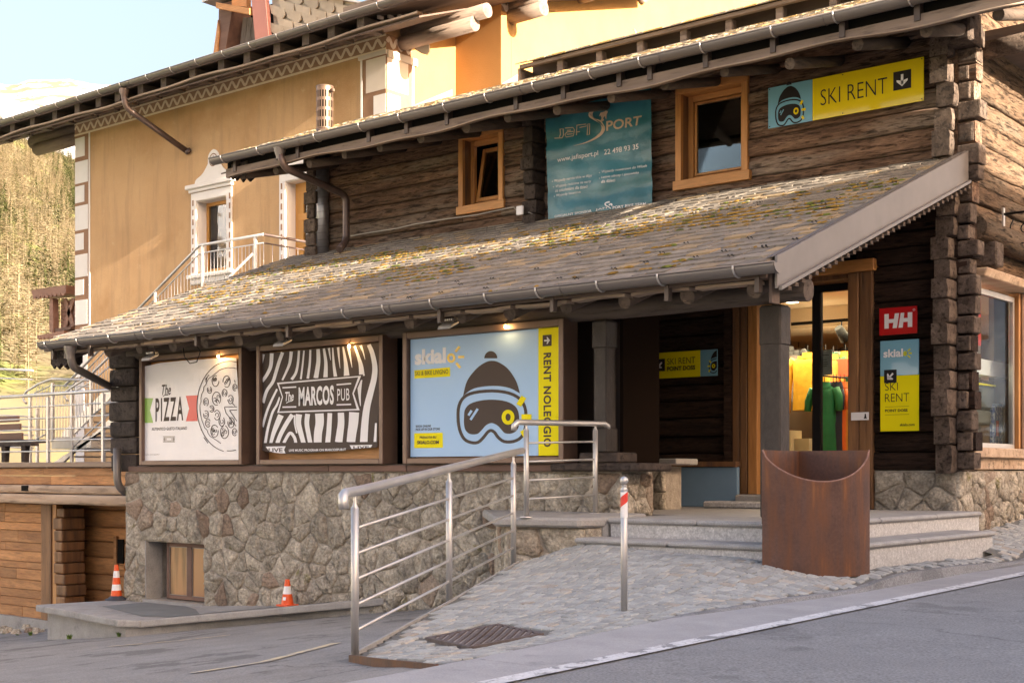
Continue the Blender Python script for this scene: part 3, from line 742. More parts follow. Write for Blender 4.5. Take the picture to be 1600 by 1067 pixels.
# ---- glazed recess behind the poster boxes
rec = sub('display_window_band', (-11, YS+.8, .08))
boxo('back_board', m_brown_d, rec, XL+.3, -7.31, YS+.72, YS+.77, .08, 1.9)
for px in (398, 614):
    X = PY(px,0,YS+.35).x
    boxo('glass_pane', m_glass, rec, X-.38, X+.32, YS+.33, YS+.34, .10, 1.5)
    boxo('glazing_bar', m_black, rec, X-.42, X-.38, YS+.31, YS+.36, .09, 1.6)
    boxo('shelf', m_black, rec, X-.35, X+.30, YS+.40, YS+.7, .30, .315)
boxo('end_wall', flat('shade_toned_wood', (.012,.008,.006), .9, spec=.0), rec, -7.30, -7.26, YS+.14, YS+.77, .085, 1.6)  # porch shade is put into this wall's near-black colour
# ---- posts and ledge stones at the porch
def block(name, m, x0, x1, y0, y1, z0, z1, bv=.02): return boxo(name, m, H, x0, x1, y0, y1, z0, z1, bv)
pL0, pL1 = PY(927,0,YS-.05).x, PY(947,0,YS-.05).x
block('post', m_post, pL0, pL1, YS-.05, YS+.12, .185, 1.45, .012)
block('post_capital', m_post, pL0-.012, pL1+.014, YS-.064, YS+.134, 1.18, 1.44, .012)
block('post_foot', m_post, pL0-.012, pL1+.014, YS-.064, YS+.134, .186, .42, .012)
block('post_base', m_log_blk, PY(905,0,YS-.08).x, PY(966,0,YS-.08).x, YS-.09, YS+.25, .085, .184, .015)
block('ledge_slab', m_log_blk, PY(860,0,YS-.1).x, PY(1001,0,YS-.1).x, YS-.12, YS+.45, .004, .083, .02)
pR0, pR1 = PY(1187,0,YS-.05).x, PY(1219,0,YS-.05).x
block('post', m_post, pR0, pR1, YS-.05, YS+.13, -.40, 1.45, .012)
block('post_capital', m_post, pR0-.006, pR1+.008, YS-.056, YS+.136, 1.10, 1.44, .012)
mb = MB(); zc = 1.555
bp = [(-15.0+i*.6, YS+.02, zc+.008*sin(i*1.3)) for i in range(17)] + [(PY(1262,0,YS).x, YS+.02, zc)]
mb.tube(bp, .098, 16); mb.build('beam', m_beam, H)
# ---- rafters of the lean-to
rpx = [(100,560),(166,553.5),(216,550),(269,547),(321.6,540),(375.6,535),(439,530),(498,524.5),(563,517.7),(638.7,511),(719,503.5),(796.6,494),(884,487.7),(975.5,479),(1075,466),(1181,457)]
proto = None
for px, py in rpx:
    X = PY(px, py, 9.72).x; y0 = 9.72+random.uniform(-.03,.03)
    mb = MB(); mb.r = random.random(); R = .068*random.uniform(.9,1.1)
    mb.tube([(X, y0, zroof(y0)-.235), (X+random.uniform(-.02,.02), 11.5, zroof(11.5)-.235), (X, YW-.02, zroof(YW-.02)-.235)], R, 12)
    mb.build('rafter', m_raft, H)
# boarding and pale eave strips above the rafters
mb = MB(); a0, a1 = -15.62, -5.16
mb.hexa([(a0,9.70,zroof(9.70)-.165),(a1,9.70,zroof(9.70)-.165),(a1,YW-.01,zroof(YW)-.165),(a0,YW-.01,zroof(YW)-.165),
         (a0,9.58,zroof(9.58)-.075),(a1,9.58,zroof(9.58)-.075),(a1,YW-.01,zroof(YW)-.075),(a0,YW-.01,zroof(YW)-.075)]); mb.build('roof_boarding', m_soffit, H)
rg = random.Random(8)
for (pa, pb) in zip(rpx, rpx[1:]):
    xa, xb = PY(pa[0],0,9.66).x+.09, PY(pb[0],0,9.66).x+.03; zz_ = zroof(9.64)-.155; n_ = 6; V = []; sag = rg.uniform(-.015,.02)
    if xb-xa < .15: continue
    mb = MB(); mb.r = rg.random(); path = [(xa+(xb-xa)*i/n_, zz_+sag*sin(pi*i/n_)+rg.uniform(-.003,.003)) for i in range(n_+1)]
    V = []
    for x, z in path: V += [(x,9.63,z-.016),(x,9.75,z-.016),(x,9.75,z+.012),(x,9.63,z+.012)]
    F_ = [(4*i+j, 4*i+4+j, 4*i+4+(j+1)%4, 4*i+(j+1)%4) for i in range(n_) for j in range(4)] + [(0,1,2,3), (4*n_+3,4*n_+2,4*n_+1,4*n_)]
    mb.add(V, F_); mb.build('eave_board', m_lath, H)
for px in (247, 521):
    q = PY(px, 0, 9.6); boxo('patched_eave_board', m_beam_l, H, q.x-.28, q.x+.28, 9.60, 9.63, zroof(9.6)-.155, zroof(9.6)-.085, .003)
# ---- lean-to roof: stone tiles
lroof = sub('lean_to_roof', (-10.3, YE, 1.5)); EXP = .205
sl = sqrt(1+.385**2)
mb = MB(); mb.hexa([(-15.66,YE+.03,zroof(YE+.03)-.07),(-5.14,YE+.03,zroof(YE+.03)-.07),(-5.14,YW-.02,zroof(YW)-.07),(-15.66,YW-.02,zroof(YW)-.07),
    (-15.66,YE+.03,zroof(YE+.03)-.025),(-5.14,YE+.03,zroof(YE+.03)-.025),(-5.14,YW-.02,zroof(YW)-.025),(-15.66,YW-.02,zroof(YW)-.025)]); mb.build('roof_deck', m_soffit, lroof)
def tile_data(x0, x1, nrows, exp, ye, zf, seed, wr=(.12,.26), slope=.385, sl_=None, ymax=99):
    rg = random.Random(seed); T = []; s_ = sl_ or sqrt(1+slope*slope)
    for r_ in range(nrows):
        yb = ye + r_*exp/s_
        x = x0 - rg.uniform(0, .15)
        while x < x1-.02:
            w_ = rg.uniform(*wr); xa, xb = max(x, x0-.03), min(x+w_, x1)
            if xb-xa > .05:
                dy = rg.uniform(-.020,.012); L_ = exp*1.25/s_; th = rg.uniform(.024,.034); lift = rg.uniform(.010,.015)
                n_ = 4; low = [(xa+.004+(xb-xa-.008)*i/n_, yb+dy+rg.uniform(-.007,.007)+(.012 if i in (0,n_) and rg.random()<.6 else 0)) for i in range(n_+1)]
                yt = min(yb+L_, ymax)
                T.append((rg.random(), low, yt, th, lift, depth(((xa+xb)/2, yb, 0)), zf))
            x += w_
    return T
def tile_mesh(mb, t):
    r_, low, yt, th, lift, _d, zf = t; mb.r = r_; n_ = len(low)
    V = [(x, y, zf(y)-.012+lift) for x, y in low] + [(x, y, zf(y)-.012+lift+th) for x, y in low] + [(x, yt, zf(yt)-.015) for x, y in low] + [(x, yt, zf(yt)-.015+th) for x, y in low]
    F_ = []
    for i in range(n_-1):
        F_ += [(i, i+1, n_+i+1, n_+i), (n_+i, n_+i+1, 3*n_+i+1, 3*n_+i)]
    F_ += [(0, n_, 3*n_, 2*n_), (n_-1, 3*n_-1, 4*n_-1, 2*n_-1)]
    mb.add(V, F_)
nrow = int((YW-YE)*sl/EXP)+1
T = tile_data(-15.66, -5.15, nrow, EXP, YE, zroof, 4, ymax=YW-.005); T.sort(key=lambda t: t[5])
for t in T[:300]:
    mb = MB(); tile_mesh(mb, t); mb.build('roof_tile', m_slate, lroof)
mb = MB()
for t in T[300:]: tile_mesh(mb, t)
mb.build('roof_tile_field', m_slate, lroof, kind='stuff')
# moss cushions along the tile edges, thick in the middle of the slope
mb = MB(); rg = random.Random(77)
for k in range(17000):
    x = rg.uniform(-15.3, -5.3); row_ = rg.randrange(0, nrow); y = YE+row_*EXP/sl+rg.uniform(-.012,.03)
    dens = noise.noise(Vector((x*.55, y*1.3, 3)))*.9 + .42 - abs(y-11.9)*.34 + .45*noise.noise(Vector((x*3, y*4, 9)))
    if y > 12.9 or rg.random() > dens: continue
    r_ = rg.uniform(.010,.028); c = Vector((x, y, zroof(y)+.026)); mb.r = rg.random(); sx = rg.uniform(.8,2.4)
    V = [c+Vector((cos(a)*r_*sx, sin(a)*r_, rg.uniform(-.004,.004)+.385*sin(a)*r_)) for a in [2*pi*i/6 for i in range(6)]] + [c+Vector((cos(a)*r_*sx*.55, sin(a)*r_*.55, r_*.42+.385*sin(a)*r_*.5)) for a in [2*pi*i/6+.3 for i in range(6)]]+[c+Vector((0,0,r_*.55))]
    mb.add(V, [(i,(i+1)%6,6+(i+1)%6,6+i) for i in range(6)]+[(6+i,6+(i+1)%6,12) for i in range(6)], smooth=True)
mb.build('moss', m_moss, lroof, kind='stuff')
for (px, py) in [(1062,457.5),(1098,430),(1088,407),(1125,423),(1073,385),(1132,398),(1142,405),(1152,432),(1172,377),(1195,391),(1243,379),(1273,352),(1186,321),(1311,315),(1288,324),(1103,309),(1086,337),(1398,290),(1195,390),(860,455),(815,465),(770,440),(720,449),(690,462),(640,470),(900,440),(960,425),(1010,415),(942,452),(600,470),(715,445),(760,455),(875,440),(840,425),(905,402),(1035,400)]:
    r = ray(px, py); t_ = (1.66-.385*YE)/(r.z-.385*r.y); p = r*t_
    if not (YE+.05 < p.y < YW): continue
    for dx in (-.018, .018):
        MB().tube([(p.x+dx, p.y+.03, p.z+.012), (p.x+dx, p.y-.012, p.z+.038), (p.x+dx, p.y-.025, p.z+.03)], .0045, 5).build('snow_hook', m_black, lroof)
# verge sheet on the right edge
vg = sub('verge', (-5.1, 11.5, 1.5)); XV = -5.12
def vz(y): return zroof(y)
MB().hexa([(XV,9.60,zroof(9.60)-.215),(XV+.025,9.60,zroof(9.60)-.215),(XV+.025,YW-.04,zroof(YW)-.17-.10),(XV,YW-.04,zroof(YW)-.17-.10),
           (XV,9.60,zroof(9.60)+.045),(XV+.025,9.60,zroof(9.60)+.045),(XV+.025,YW-.04,zroof(YW)+.04),(XV,YW-.04,zroof(YW)+.04)]).build('verge_sheet', m_verge, vg, bevel=.003)
MB().hexa([(XV-.09,9.60,zroof(9.60)+.035),(XV-.002,9.60,zroof(9.60)+.045),(XV-.002,YW-.04,zroof(YW)+.04),(XV-.09,YW-.04,zroof(YW)+.03),
           (XV-.09,9.60,zroof(9.60)+.039),(XV-.002,9.60,zroof(9.60)+.049),(XV-.002,YW-.04,zroof(YW)+.044),(XV-.09,YW-.04,zroof(YW)+.034)]).build('verge_lip', m_verge, vg)
MB().hexa([(XV+.026,9.62,zroof(9.62)-.235),(XV+.055,9.62,zroof(9.62)-.235),(XV+.055,YW-.04,zroof(YW)-.295),(XV+.026,YW-.04,zroof(YW)-.295),
           (XV+.026,9.62,zroof(9.62)-.205),(XV+.055,9.62,zroof(9.62)-.205),(XV+.055,YW-.04,zroof(YW)-.265),(XV+.026,YW-.04,zroof(YW)-.265)]).build('verge_drip', m_verge, vg)
for k in range(34):
    y = 9.75+k*.12; zz_ = zroof(y)-.235-.06*(y-9.6)/4.2
    MB().box(XV-.01, XV+.045, y, y+.055, zz_-.035, zz_+.0).build('saw_tooth_board', m_log_end, vg)
boxo('barge_board', m_soffit, vg, XV-.06, XV-.035, 9.62, 9.75, zroof(9.62)-.33, zroof(9.62)-.07)

# ---- gutters
def half_gutter(parent, x0, x1, y, ztop, r, brk, name='gutter', capl=True, capr=True):
    g = sub(name, ((x0+x1)/2, y, ztop-r), parent); n_ = 10; k = max(1, int((x1-x0)/1.9))
    xs_ = [x0+(x1-x0)*i/k for i in range(k+1)]
    mb = MB()
    def ring(x, rr, dz=0): return [(x, y-rr*cos(pi*j/n_), ztop+dz-rr*sin(pi*j/n_)) for j in range(n_+1)]
    for a, b in zip(xs_, xs_[1:]):
        V = ring(a, r)+ring(b, r)+ring(a, r-.006)+ring(b, r-.006); q = n_+1; mb.r = random.random()
        mb.add(V, [(j, j+1, q+j+1, q+j) for j in range(n_)]+[(2*q+j, 3*q+j, 3*q+j+1, 2*q+j+1) for j in range(n_)]+[(0,q,3*q,2*q),(n_,2*q+n_,3*q+n_,q+n_)], smooth=True)
        mb.tube([(b-.012, y-(r+.004)*cos(pi*j/n_), ztop-(r+.004)*sin(pi*j/n_)) for j in range(n_+1)], .004, 5)
    for x, c in ((x0, capl), (x1, capr)):
        if c: V = ring(x, r); mb.add(V, [tuple(range(len(V)))])
    mb.tube([(x0, y-r, ztop), (x1, y-r, ztop)], .009, 6)
    mb.build('trough', m_gutter, g)
    for bx in brk:
        mb = MB(); mb.tube([(bx, y-(r+.008)*cos(pi*j/n_), ztop-(r+.008)*sin(pi*j/n_)+.004) for j in range(n_+1)], [.009]*(n_+1), 5); 
        mb.tube([(bx, y+r, ztop), (bx, y+r+.10, ztop+.05)], .008, 5)
        mb.build('gutter_bracket', m_steel_d, g)
    return g
GYL = 9.46; GZL = 1.642
bpx = [78,128,178,232,290,350,417,478,543,606,680,765,845,940,1035,1153]
half_gutter(H, PY(66,538,GYL).x, PY(1217,415,GYL).x, GYL, GZL, .078, [PY(p,500,GYL).x for p in bpx])
boxo('fascia', m_soffit, H, -15.60, -5.17, 9.555, 9.575, zroof(9.56)-.115, zroof(9.56)-.03)
for px in (88, 108, 145, 312, 455, 692, 868, 1047, 1188):
    X = PY(px,0,9.6).x; boxo('fascia_bracket', m_brown_d, H, X-.02, X+.02, 9.54, 9.60, 1.44, 1.57)
# ---- upper roof
UE = 12.5
zup = lambda y: 4.615 + .405*(y-UE)
uroof = sub('upper_roof', (-10, UE, 4.6))
XU0, XU1 = -15.85, -4.1
mb = MB(); mb.hexa([(XU0,UE,zup(UE)-.08),(XU1,UE,zup(UE)-.08),(XU1,14.62,zup(14.62)-.08),(XU0,14.62,zup(14.62)-.08),(XU0,UE,zup(UE)-.025),(XU1,UE,zup(UE)-.025),(XU1,14.62,zup(14.62)-.025),(XU0,14.62,zup(14.62)-.025)]); mb.build('roof_deck', m_soffit, uroof)
T = tile_data(XU0, XU1, 15, .16, UE-.03, zup, 6, wr=(.10,.22), slope=.42, ymax=14.7); T.sort(key=lambda t: t[1][0][1]*1.0 + abs(t[1][0][0]+9)*.02)
for t in T[:300]:
    mb = MB(); tile_mesh(mb, t); mb.build('roof_tile', m_slate_u, uroof)
mb = MB()
for t in T[300:]: tile_mesh(mb, t)
mb.build('roof_tile_field', m_slate_u, uroof, kind='stuff')
mb = MB(); rg = random.Random(78)
for k in range(5200):
    x = rg.uniform(-15.6, -4.3); y = UE+rg.uniform(-.03,2.0)
    if rg.random() > .55+.5*noise.noise(Vector((x*.8, y, 3)))+.25*((x+16)/12): continue
    r_ = rg.uniform(.010,.028); c = Vector((x, y, zup(y)+.004)); mb.r = rg.random(); sx = rg.uniform(.8,1.6)
    mb.add([c+Vector((cos(a)*r_*sx, sin(a)*r_, 0)) for a in [2*pi*i/5 for i in range(5)]]+[c+Vector((0,0,r_*.9))], [(i,(i+1)%5,5) for i in range(5)], smooth=True)
m_moss_u = mat('straw_moss', (.26,.19,.075), (.42,.31,.14), ns=25, rough=1, rnd=.35, spec=.1)
mb.build('moss', m_moss_u, uroof, kind='stuff')
GYU = 12.40; GZU = 4.575
ubx = [352,408,497,567,629,699,764,838,926,1004,1100,1210,1307,1424,1560]
half_gutter(H, PY(333,262,GYU).x, XU1+.02, GYU, GZU, .085, [PY(p,120,GYU).x for p in ubx if PY(p,120,GYU).x < XU1], name='upper_gutter')
for px in (372, 470, 581, 640, 703, 811, 885, 972, 1020, 1107, 1212, 1320, 1437):
    X = PY(px,0,UE+.05).x; boxo('fascia_bracket', m_brown_d, H, X-.03, X+.03, UE-.02, UE+.10, 4.36, 4.56)
boxo('gap_shade_board', m_dark, H, XU0+.2, XU1, UE+.07, UE+.085, 4.36, 4.60)  # near-black closing board; shade of the gap under the gutter is its colour
mb = MB(); mb.hexa([(XU0+.1,UE+.03,zup(UE)-.24),(XU1,UE+.03,zup(UE)-.24),(XU1,YW+.2,zup(YW+.2)-.24),(XU0+.1,YW+.2,zup(YW+.2)-.24),(XU0+.1,UE+.03,zup(UE)-.22),(XU1,UE+.03,zup(UE)-.22),(XU1,YW+.2,zup(YW+.2)-.22),(XU0+.1,YW+.2,zup(YW+.2)-.22)]); mb.build('soffit', m_soffit, H)
# long wavy board and pale lath under the upper eave
n_ = 60; rg = random.Random(3); V = []; mb = MB()
for i in range(n_+1):
    x = XU0+.25+(XU1-XU0-.25)*i/n_; z = 4.32+.018*sin(x*1.7)+.012*sin(x*4.1+1)
    V += [(x,UE-.0,z),(x,UE+.06,z),(x,UE+.06,4.425),(x,UE-.0,4.425)]
mb.add(V, [(4*i+j, 4*i+4+j, 4*i+4+(j+1)%4, 4*i+(j+1)%4) for i in range(n_) for j in range(4)]+[(3,2,1,0),(4*n_,4*n_+1,4*n_+2,4*n_+3)]); mb.build('eave_board', m_purlin, H)
mb = MB(); mb.tube([(XU0+.3+(XU1-XU0-.3)*i/n_, UE-.012, 4.322+.018*sin((XU0+.3+(XU1-XU0-.3)*i/n_)*1.7)+.012*sin((XU0+.3+(XU1-XU0-.3)*i/n_)*4.1+1)) for i in range(n_+1)], .010, 5); mb.build('pale_edge_strip', m_lath, H)
urp = [(377,272),(431,265),(483,254),(538,240),(593,229),(657,214),(728,197),(793,182),(870,170),(955,151),(1038,131),(1132,110),(1234,97),(1340,67),(1447,45),(1560,20)]
for px, py in urp:
    q = PY(px, py, UE+.12); mb = MB(); mb.r = random.random(); z0 = q.z-.02
    if q.x > XU1: continue
    mb.tube([(q.x, q.y, z0), (q.x, YW+.1, z0+.34)], .062*random.uniform(.85,1.15), 12); mb.build('rafter', m_raft, H)
# purlin ends and blocks at the right corner under the eave
boxo('corner_block', m_log_end, H, XG-.10, XG+.24, YW-.30, YW+.1, 4.42, 4.66, .02)
MB().tube([(XG-.5,YW-.1,4.80),(-3.8,YW-.1,4.86)], .11, 12).build('purlin', m_log_end, H)
MB().tube([(XG+.02,YW+.25,4.42),(XG+.9,YW+.3,4.47)], .10, 12).build('purlin', m_log_end, H)
MB().box(XG+.02,XG+1.0,YW+.5,YW+9,4.66,4.72).build('gable_soffit', m_soffit, H)
# second tier of roof above with its short posts
Y2 = 14.55; xa = PY(815,105,Y2).x
zt = zup(Y2)+.01
for px in (873, 934, 998, 1066, 1137, 1216, 1300, 1390, 1480):
    X = PY(px,0,Y2).x; MB().box(X-.05,X+.05,Y2+.02,Y2+.14,zt-.02,zt+.17).build('short_post', m_purlin, uroof, bevel=.01)
boxo('tier_board', m_purlin, uroof, xa, XU1, Y2-.05, Y2+.02, zt+.165, zt+.215, .004)
boxo('tier_back', m_soffit, uroof, xa, XU1, Y2+.25, Y2+.27, zt-.1, zt+.36)
boxo('tier_end', m_purlin, uroof, xa-.05, xa-.005, Y2-.02, Y2+.5, zt-.02, zt+.18)
mb = MB(); rg = random.Random(5); x = xa-.05
while x < XU1:
    wd_ = rg.uniform(.12,.3); mb.r = rg.random(); mb.hexa([(x,Y2-.09,zt+.218),(x+wd_-.006,Y2-.09,zt+.218),(x+wd_-.006,Y2+1.5,zt+.80),(x,Y2+1.5,zt+.80),(x,Y2-.09+rg.uniform(0,.02),zt+.24),(x+wd_-.006,Y2-.09,zt+.24),(x+wd_-.006,Y2+1.5,zt+.82),(x,Y2+1.5,zt+.82)]); x += wd_
mb.build('tier_tiles', m_slate_u, uroof, kind='stuff')
# carved end board hanging at the left ends of both roofs
for (x, y, z) in ((XU0+.28, UE+.05, 4.50), (-15.55, 9.62, 1.56)):
    prof = [(0,.0),(0,-.22),(.08,-.30),(.14,-.24),(.20,-.30),(.30,-.22),(.40,-.30),(.50,-.20),(.62,-.26),(.75,-.16),(.75,.28*0)]
    mb = MB(); mb.prism([(x, y+a*.6, z+b*.75) for a, b in prof], (.03,0,0)); mb.build('carved_end_board', m_log_blk, H)
    mb = MB(); mb.prism([(x+a*.8, y, z+b*.75) for a, b in prof[:8]]+[(x+.4,y,z)], (0,.03,0)); mb.build('carved_end_board', m_log_blk, H)

# ---- downpipes and flue
def pipe(name, parent, pts, r, m=m_pipe):
    P_ = [Vector(p) for p in pts]; out = [P_[0]]
    for i in range(1, len(P_)-1):
        a, b, c = P_[i-1], P_[i], P_[i+1]; la = min(.12, (a-b).length/2.2); lb = min(.12, (c-b).length/2.2)
        s_ = b+(a-b).normalized()*la; e_ = b+(c-b).normalized()*lb
        for t in (0,.25,.5,.75,1): out.append(s_*(1-t)**2+b*2*t*(1-t)+e_*t*t)
    out.append(P_[-1]); mb = MB(); mb.tube(out, r, 12)
    for i in (1, len(P_)-2):
        if len(P_) > 2: pass
    return mb.build(name, m, parent)
pipe('downpipe', H, [PY(437,237,GYU), PY(443,262,GYU+.02), PY(541,305,YW-.22), PY(541,378,YW-.22), PY(530,390,YW-.45)], .052)
MB().lathe(PY(437,237,GYU)-Vector((0,0,.05)), [(.085,.10),(.08,.06),(.052,-.02),(.052,-.06)], 14).build('downpipe_funnel', m_gutter, H)
pipe('downpipe', H, [PY(110,545,GYL), PY(112,572,GYL+.02), PY(170,603,YS-.05), PY(176,606,YS+.15)], .05, m_gutter)
MB().lathe(PY(110,545,GYL)-Vector((0,0,.03)), [(.08,.06),(.078,.02),(.05,-.05),(.05,-.10)], 14).build('downpipe_funnel', m_gutter, H)
pipe('downpipe', H, [PY(183,700,YS-.12), PY(183,757,YS-.12), PY(196,770,YS+.02)], .05, m_gutter)
duct = sub('flue', (-14.95, YW-.1, 3.3)); fx, fy = PY(503.5,350,13.72).x, 13.72
MB().tube([(fx,fy,3.2),(fx,fy,4.75)], .105, 20).build('flue_pipe', mat('spiral_duct', (.30,.30,.33), (.38,.38,.40), ns=3, rough=.35, metal=.8), duct)
mb = MB()
for k in range(16): 
    z = 3.2+k*.105; mb.tube([(fx+.107*cos(a), fy+.107*sin(a), z+.10*a/(2*pi)*.6) for a in [2*pi*i/20 for i in range(21)]], .004, 4)
mb.build('spiral_seam', m_gutter, duct)
fx2, fy2 = PY(507.5,180,13.4).x, 13.4; zt_ = PY(507,137,13.4).z; zb2 = PY(507,208,13.4).z
m_flue = mat('tinted_steel_flue', (.13,.085,.06), (.20,.13,.09), ns=3, stretch=(1,1,.3), rough=.45, metal=.6)
MB().tube([(fx2,fy2,4.9),(fx2,fy2,zt_-.62)], .125, 24).build('flue_pipe', m_flue, duct)
mb = MB(); n_ = 36; R = .125
lv = [zt_-.62+.004, zt_-.60, zt_-.50, zt_-.455, zt_-.355, zt_-.31, zt_-.21, zt_-.165, zt_-.065, zt_]
for i in range(n_):
    a, b = 2*pi*i/n_, 2*pi*(i+1)/n_
    for q in range(len(lv)-1):
        if q % 2 == 1 and i % 2 == 0: continue
        mb.add([(fx2+R*cos(a),fy2+R*sin(a),lv[q]),(fx2+R*cos(b),fy2+R*sin(b),lv[q]),(fx2+R*cos(b),fy2+R*sin(b),lv[q+1]),(fx2+R*cos(a),fy2+R*sin(a),lv[q+1])], [(0,1,2,3)], smooth=True)
mb.build('perforated_cowl', m_flue, duct)
MB().tube([(fx2,fy2,zt_-.6),(fx2,fy2,zt_-.02)], .10, 16).build('inner_pipe', m_dark, duct)
MB().lathe((fx2,fy2,zt_), [(.13,-.01),(.13,.012),(.0,.03)], 24).build('cowl_cap', m_flue, duct)
MB().box(fx2+.125,fx2+.19,fy2-.02,fy2+.02,zt_-.09,zt_-.05).build('flue_clamp', m_flue, duct)
# cable along the upper wall with its junction box
cp = [PY(548,369,YW-.05),PY(575,364,YW-.05),PY(620,357,YW-.05),PY(650,350,YW-.05),PY(700,342,YW-.05),PY(745,336,YW-.05),PY(790,326,YW-.05),PY(803,324,YW-.05),PY(808,330,YW-.06)]
MB().tube(cp, .009, 5).build('cable', m_cable, H)
MB().tube([PY(826,332,YW-.26),PY(838,337,YW-.1),PY(845,345,YW-.06)], .008, 5).build('cable', m_cable, H)
q = PY(812,328,YW-.26); MB().box(q.x-.05,q.x+.06,YW-.28,YW-.24,q.z-.07,q.z+.05).build('junction_box', m_white, H, bevel=.01)

# ---- door, stone front under the log wall on the right, gable base
dr = sub('shop_door', ((DX0+DX1)/2, YW, -.26)); DY = YW+.32; DZ0 = -.26; DZ1 = 2.19
jr0, jr1 = PY(1325,600,YW-.04).x, PY(1363,600,YW-.04).x
jl0 = PY(1146,600,YW-.04).x; jl1 = PY(1183,600,YW-.04).x
boxo('jamb', m_jamb, dr, jr0, jr0+(jr1-jr0)*.44, YW-.05, YW+.32, DZ0-.15, DZ1, .008); boxo('jamb', m_jamb, dr, jr0+(jr1-jr0)*.46, jr1, YW-.045, YW+.32, DZ0-.15, DZ1, .008)
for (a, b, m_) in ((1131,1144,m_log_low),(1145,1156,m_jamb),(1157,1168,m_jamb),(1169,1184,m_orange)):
    boxo('jamb', m_, dr, PY(a,0,YW-.04).x, PY(b,0,YW-.04).x-.004, YW-.05, YW+.32, DZ0+(.0 if a > 1140 else .1), DZ1, .006)
boxo('lintel', m_orange_x, dr, PY(1150,0,YW-.06).x, PY(1366,0,YW-.06).x, YW-.075, YW+.2, DZ1+.003, DZ1+.135, .008)
boxo('soffit_board', m_jamb, dr, jl1, jr0, YW+.0, YW+.32, DZ1-.05, DZ1-.002)
gx0, gx1 = jl1-.01, jr0
boxo('top_frame', m_black, dr, gx0, gx1, DY, DY+.06, DZ1-.13, DZ1-.05)
mx = PY(1275.5,600,DY).x
boxo('mullion', m_black, dr, mx-.048, mx+.048, DY-.01, DY+.07, DZ0, DZ1-.13)
boxo('side_frame', m_black, dr, gx1-.03, gx1, DY, DY+.06, DZ0, DZ1-.13); boxo('side_frame', m_black, dr, gx0, gx0+.04, DY, DY+.06, DZ0, DZ1-.13)
boxo('bottom_frame', m_black, dr, gx0, gx1, DY, DY+.06, DZ0, DZ0+.08)
boxo('pane', m_glass, dr, gx0+.04, mx-.048, DY+.02, DY+.03, DZ0+.08, DZ1-.13); boxo('pane', m_glass, dr, mx+.048, gx1-.03, DY+.02, DY+.03, DZ0+.08, DZ1-.13)
fb = sub('front_stone_base', (-5.7, YW, -.4))
boxo('mortar', m_mortar, fb, DX1+.2, XG-.02, YW+.02, YW+.3, -.7, .015)
rubble(fb, lambda u, v, d: Vector((u, YW+.015-d, v)), jr1+.005, XG-.01, -.62, .0, .21, 15, depth_=.04)
gb = sub('gable_stone_base', (XG, 18, -.6))
boxo('mortar', m_mortar, gb, XG-.28, XG-.01, YW+.03, 24, -.9, .015)
rubble(gb, lambda u, v, d: Vector((XG-.008+d, u, v)), YW+.01, 19.5, -.68, .01, .17, 16, depth_=.035, asp=.9)
# shop window in the gable wall
sw = sub('shop_window', (XG, (G0+G1)/2, .2))
WZ0, WZ1 = .27, 2.02
boxo('stone_sill', m_beam_l, sw, XG-.2, XG+.10, G0-.35, G1+1.6, .155, .262, .01); boxo('sill_board', m_beam_l, sw, XG-.1, XG+.03, G0-.2, G1+1.5, -.0+.03, .15)
MB().hexa([(XG-.2,G0-.25,WZ1+.06),(XG+.16,G0-.25,WZ1+.06),(XG+.16,G1+1.6,WZ1+.06),(XG-.2,G1+1.6,WZ1+.06),(XG-.2,G0-.25,WZ1+.16),(XG+.20,G0-.25,WZ1+.15),(XG+.20,G1+1.6,WZ1+.15),(XG-.2,G1+1.6,WZ1+.16)]).build('lintel_slab', m_beam_l, sw, bevel=.01)
MB().tube([(XG+.10,G0-.35,2.58),(XG+.18,G0+2.6,2.52)], .13, 12).build('lintel_log', m_log_y, sw)
boxo('bracket_block', m_log_end, sw, XG-.02, XG+.24, G0-.12, G0+.12, WZ1+.18, WZ1+.44, .015)
boxo('frame', m_steel_d, sw, XG-.10, XG-.05, G0, G0+.05, WZ0, WZ1); boxo('frame', m_steel_d, sw, XG-.10, XG-.05, G1-.05, G1, WZ0, WZ1)
boxo('frame', m_steel_d, sw, XG-.10, XG-.05, G0+.05, G1-.05, WZ1-.06, WZ1); boxo('frame', m_steel_d, sw, XG-.10, XG-.05, G0+.05, G1-.05, WZ0, WZ0+.05)
boxo('frame_post', m_orange, sw, XG-.12, XG+.0, G1+.002, G1+.06, WZ0, WZ1+.05, .005); boxo('casing', m_jamb, sw, XG-.12, XG+.02, G1+.062, G1+.35, WZ0, WZ1+.05, .006)
boxo('pane', glass('clear_shop_glass', .04), sw, XG-.08, XG-.07, G0+.05, G1-.05, WZ0+.05, WZ1-.06)
boxo('curtain', mat('beige_blind', (.30,.25,.19), (.38,.32,.25), ns=3, rough=.9), sw, XG-.5, XG-.48, G1-.42, G1+.1, WZ0, WZ1)
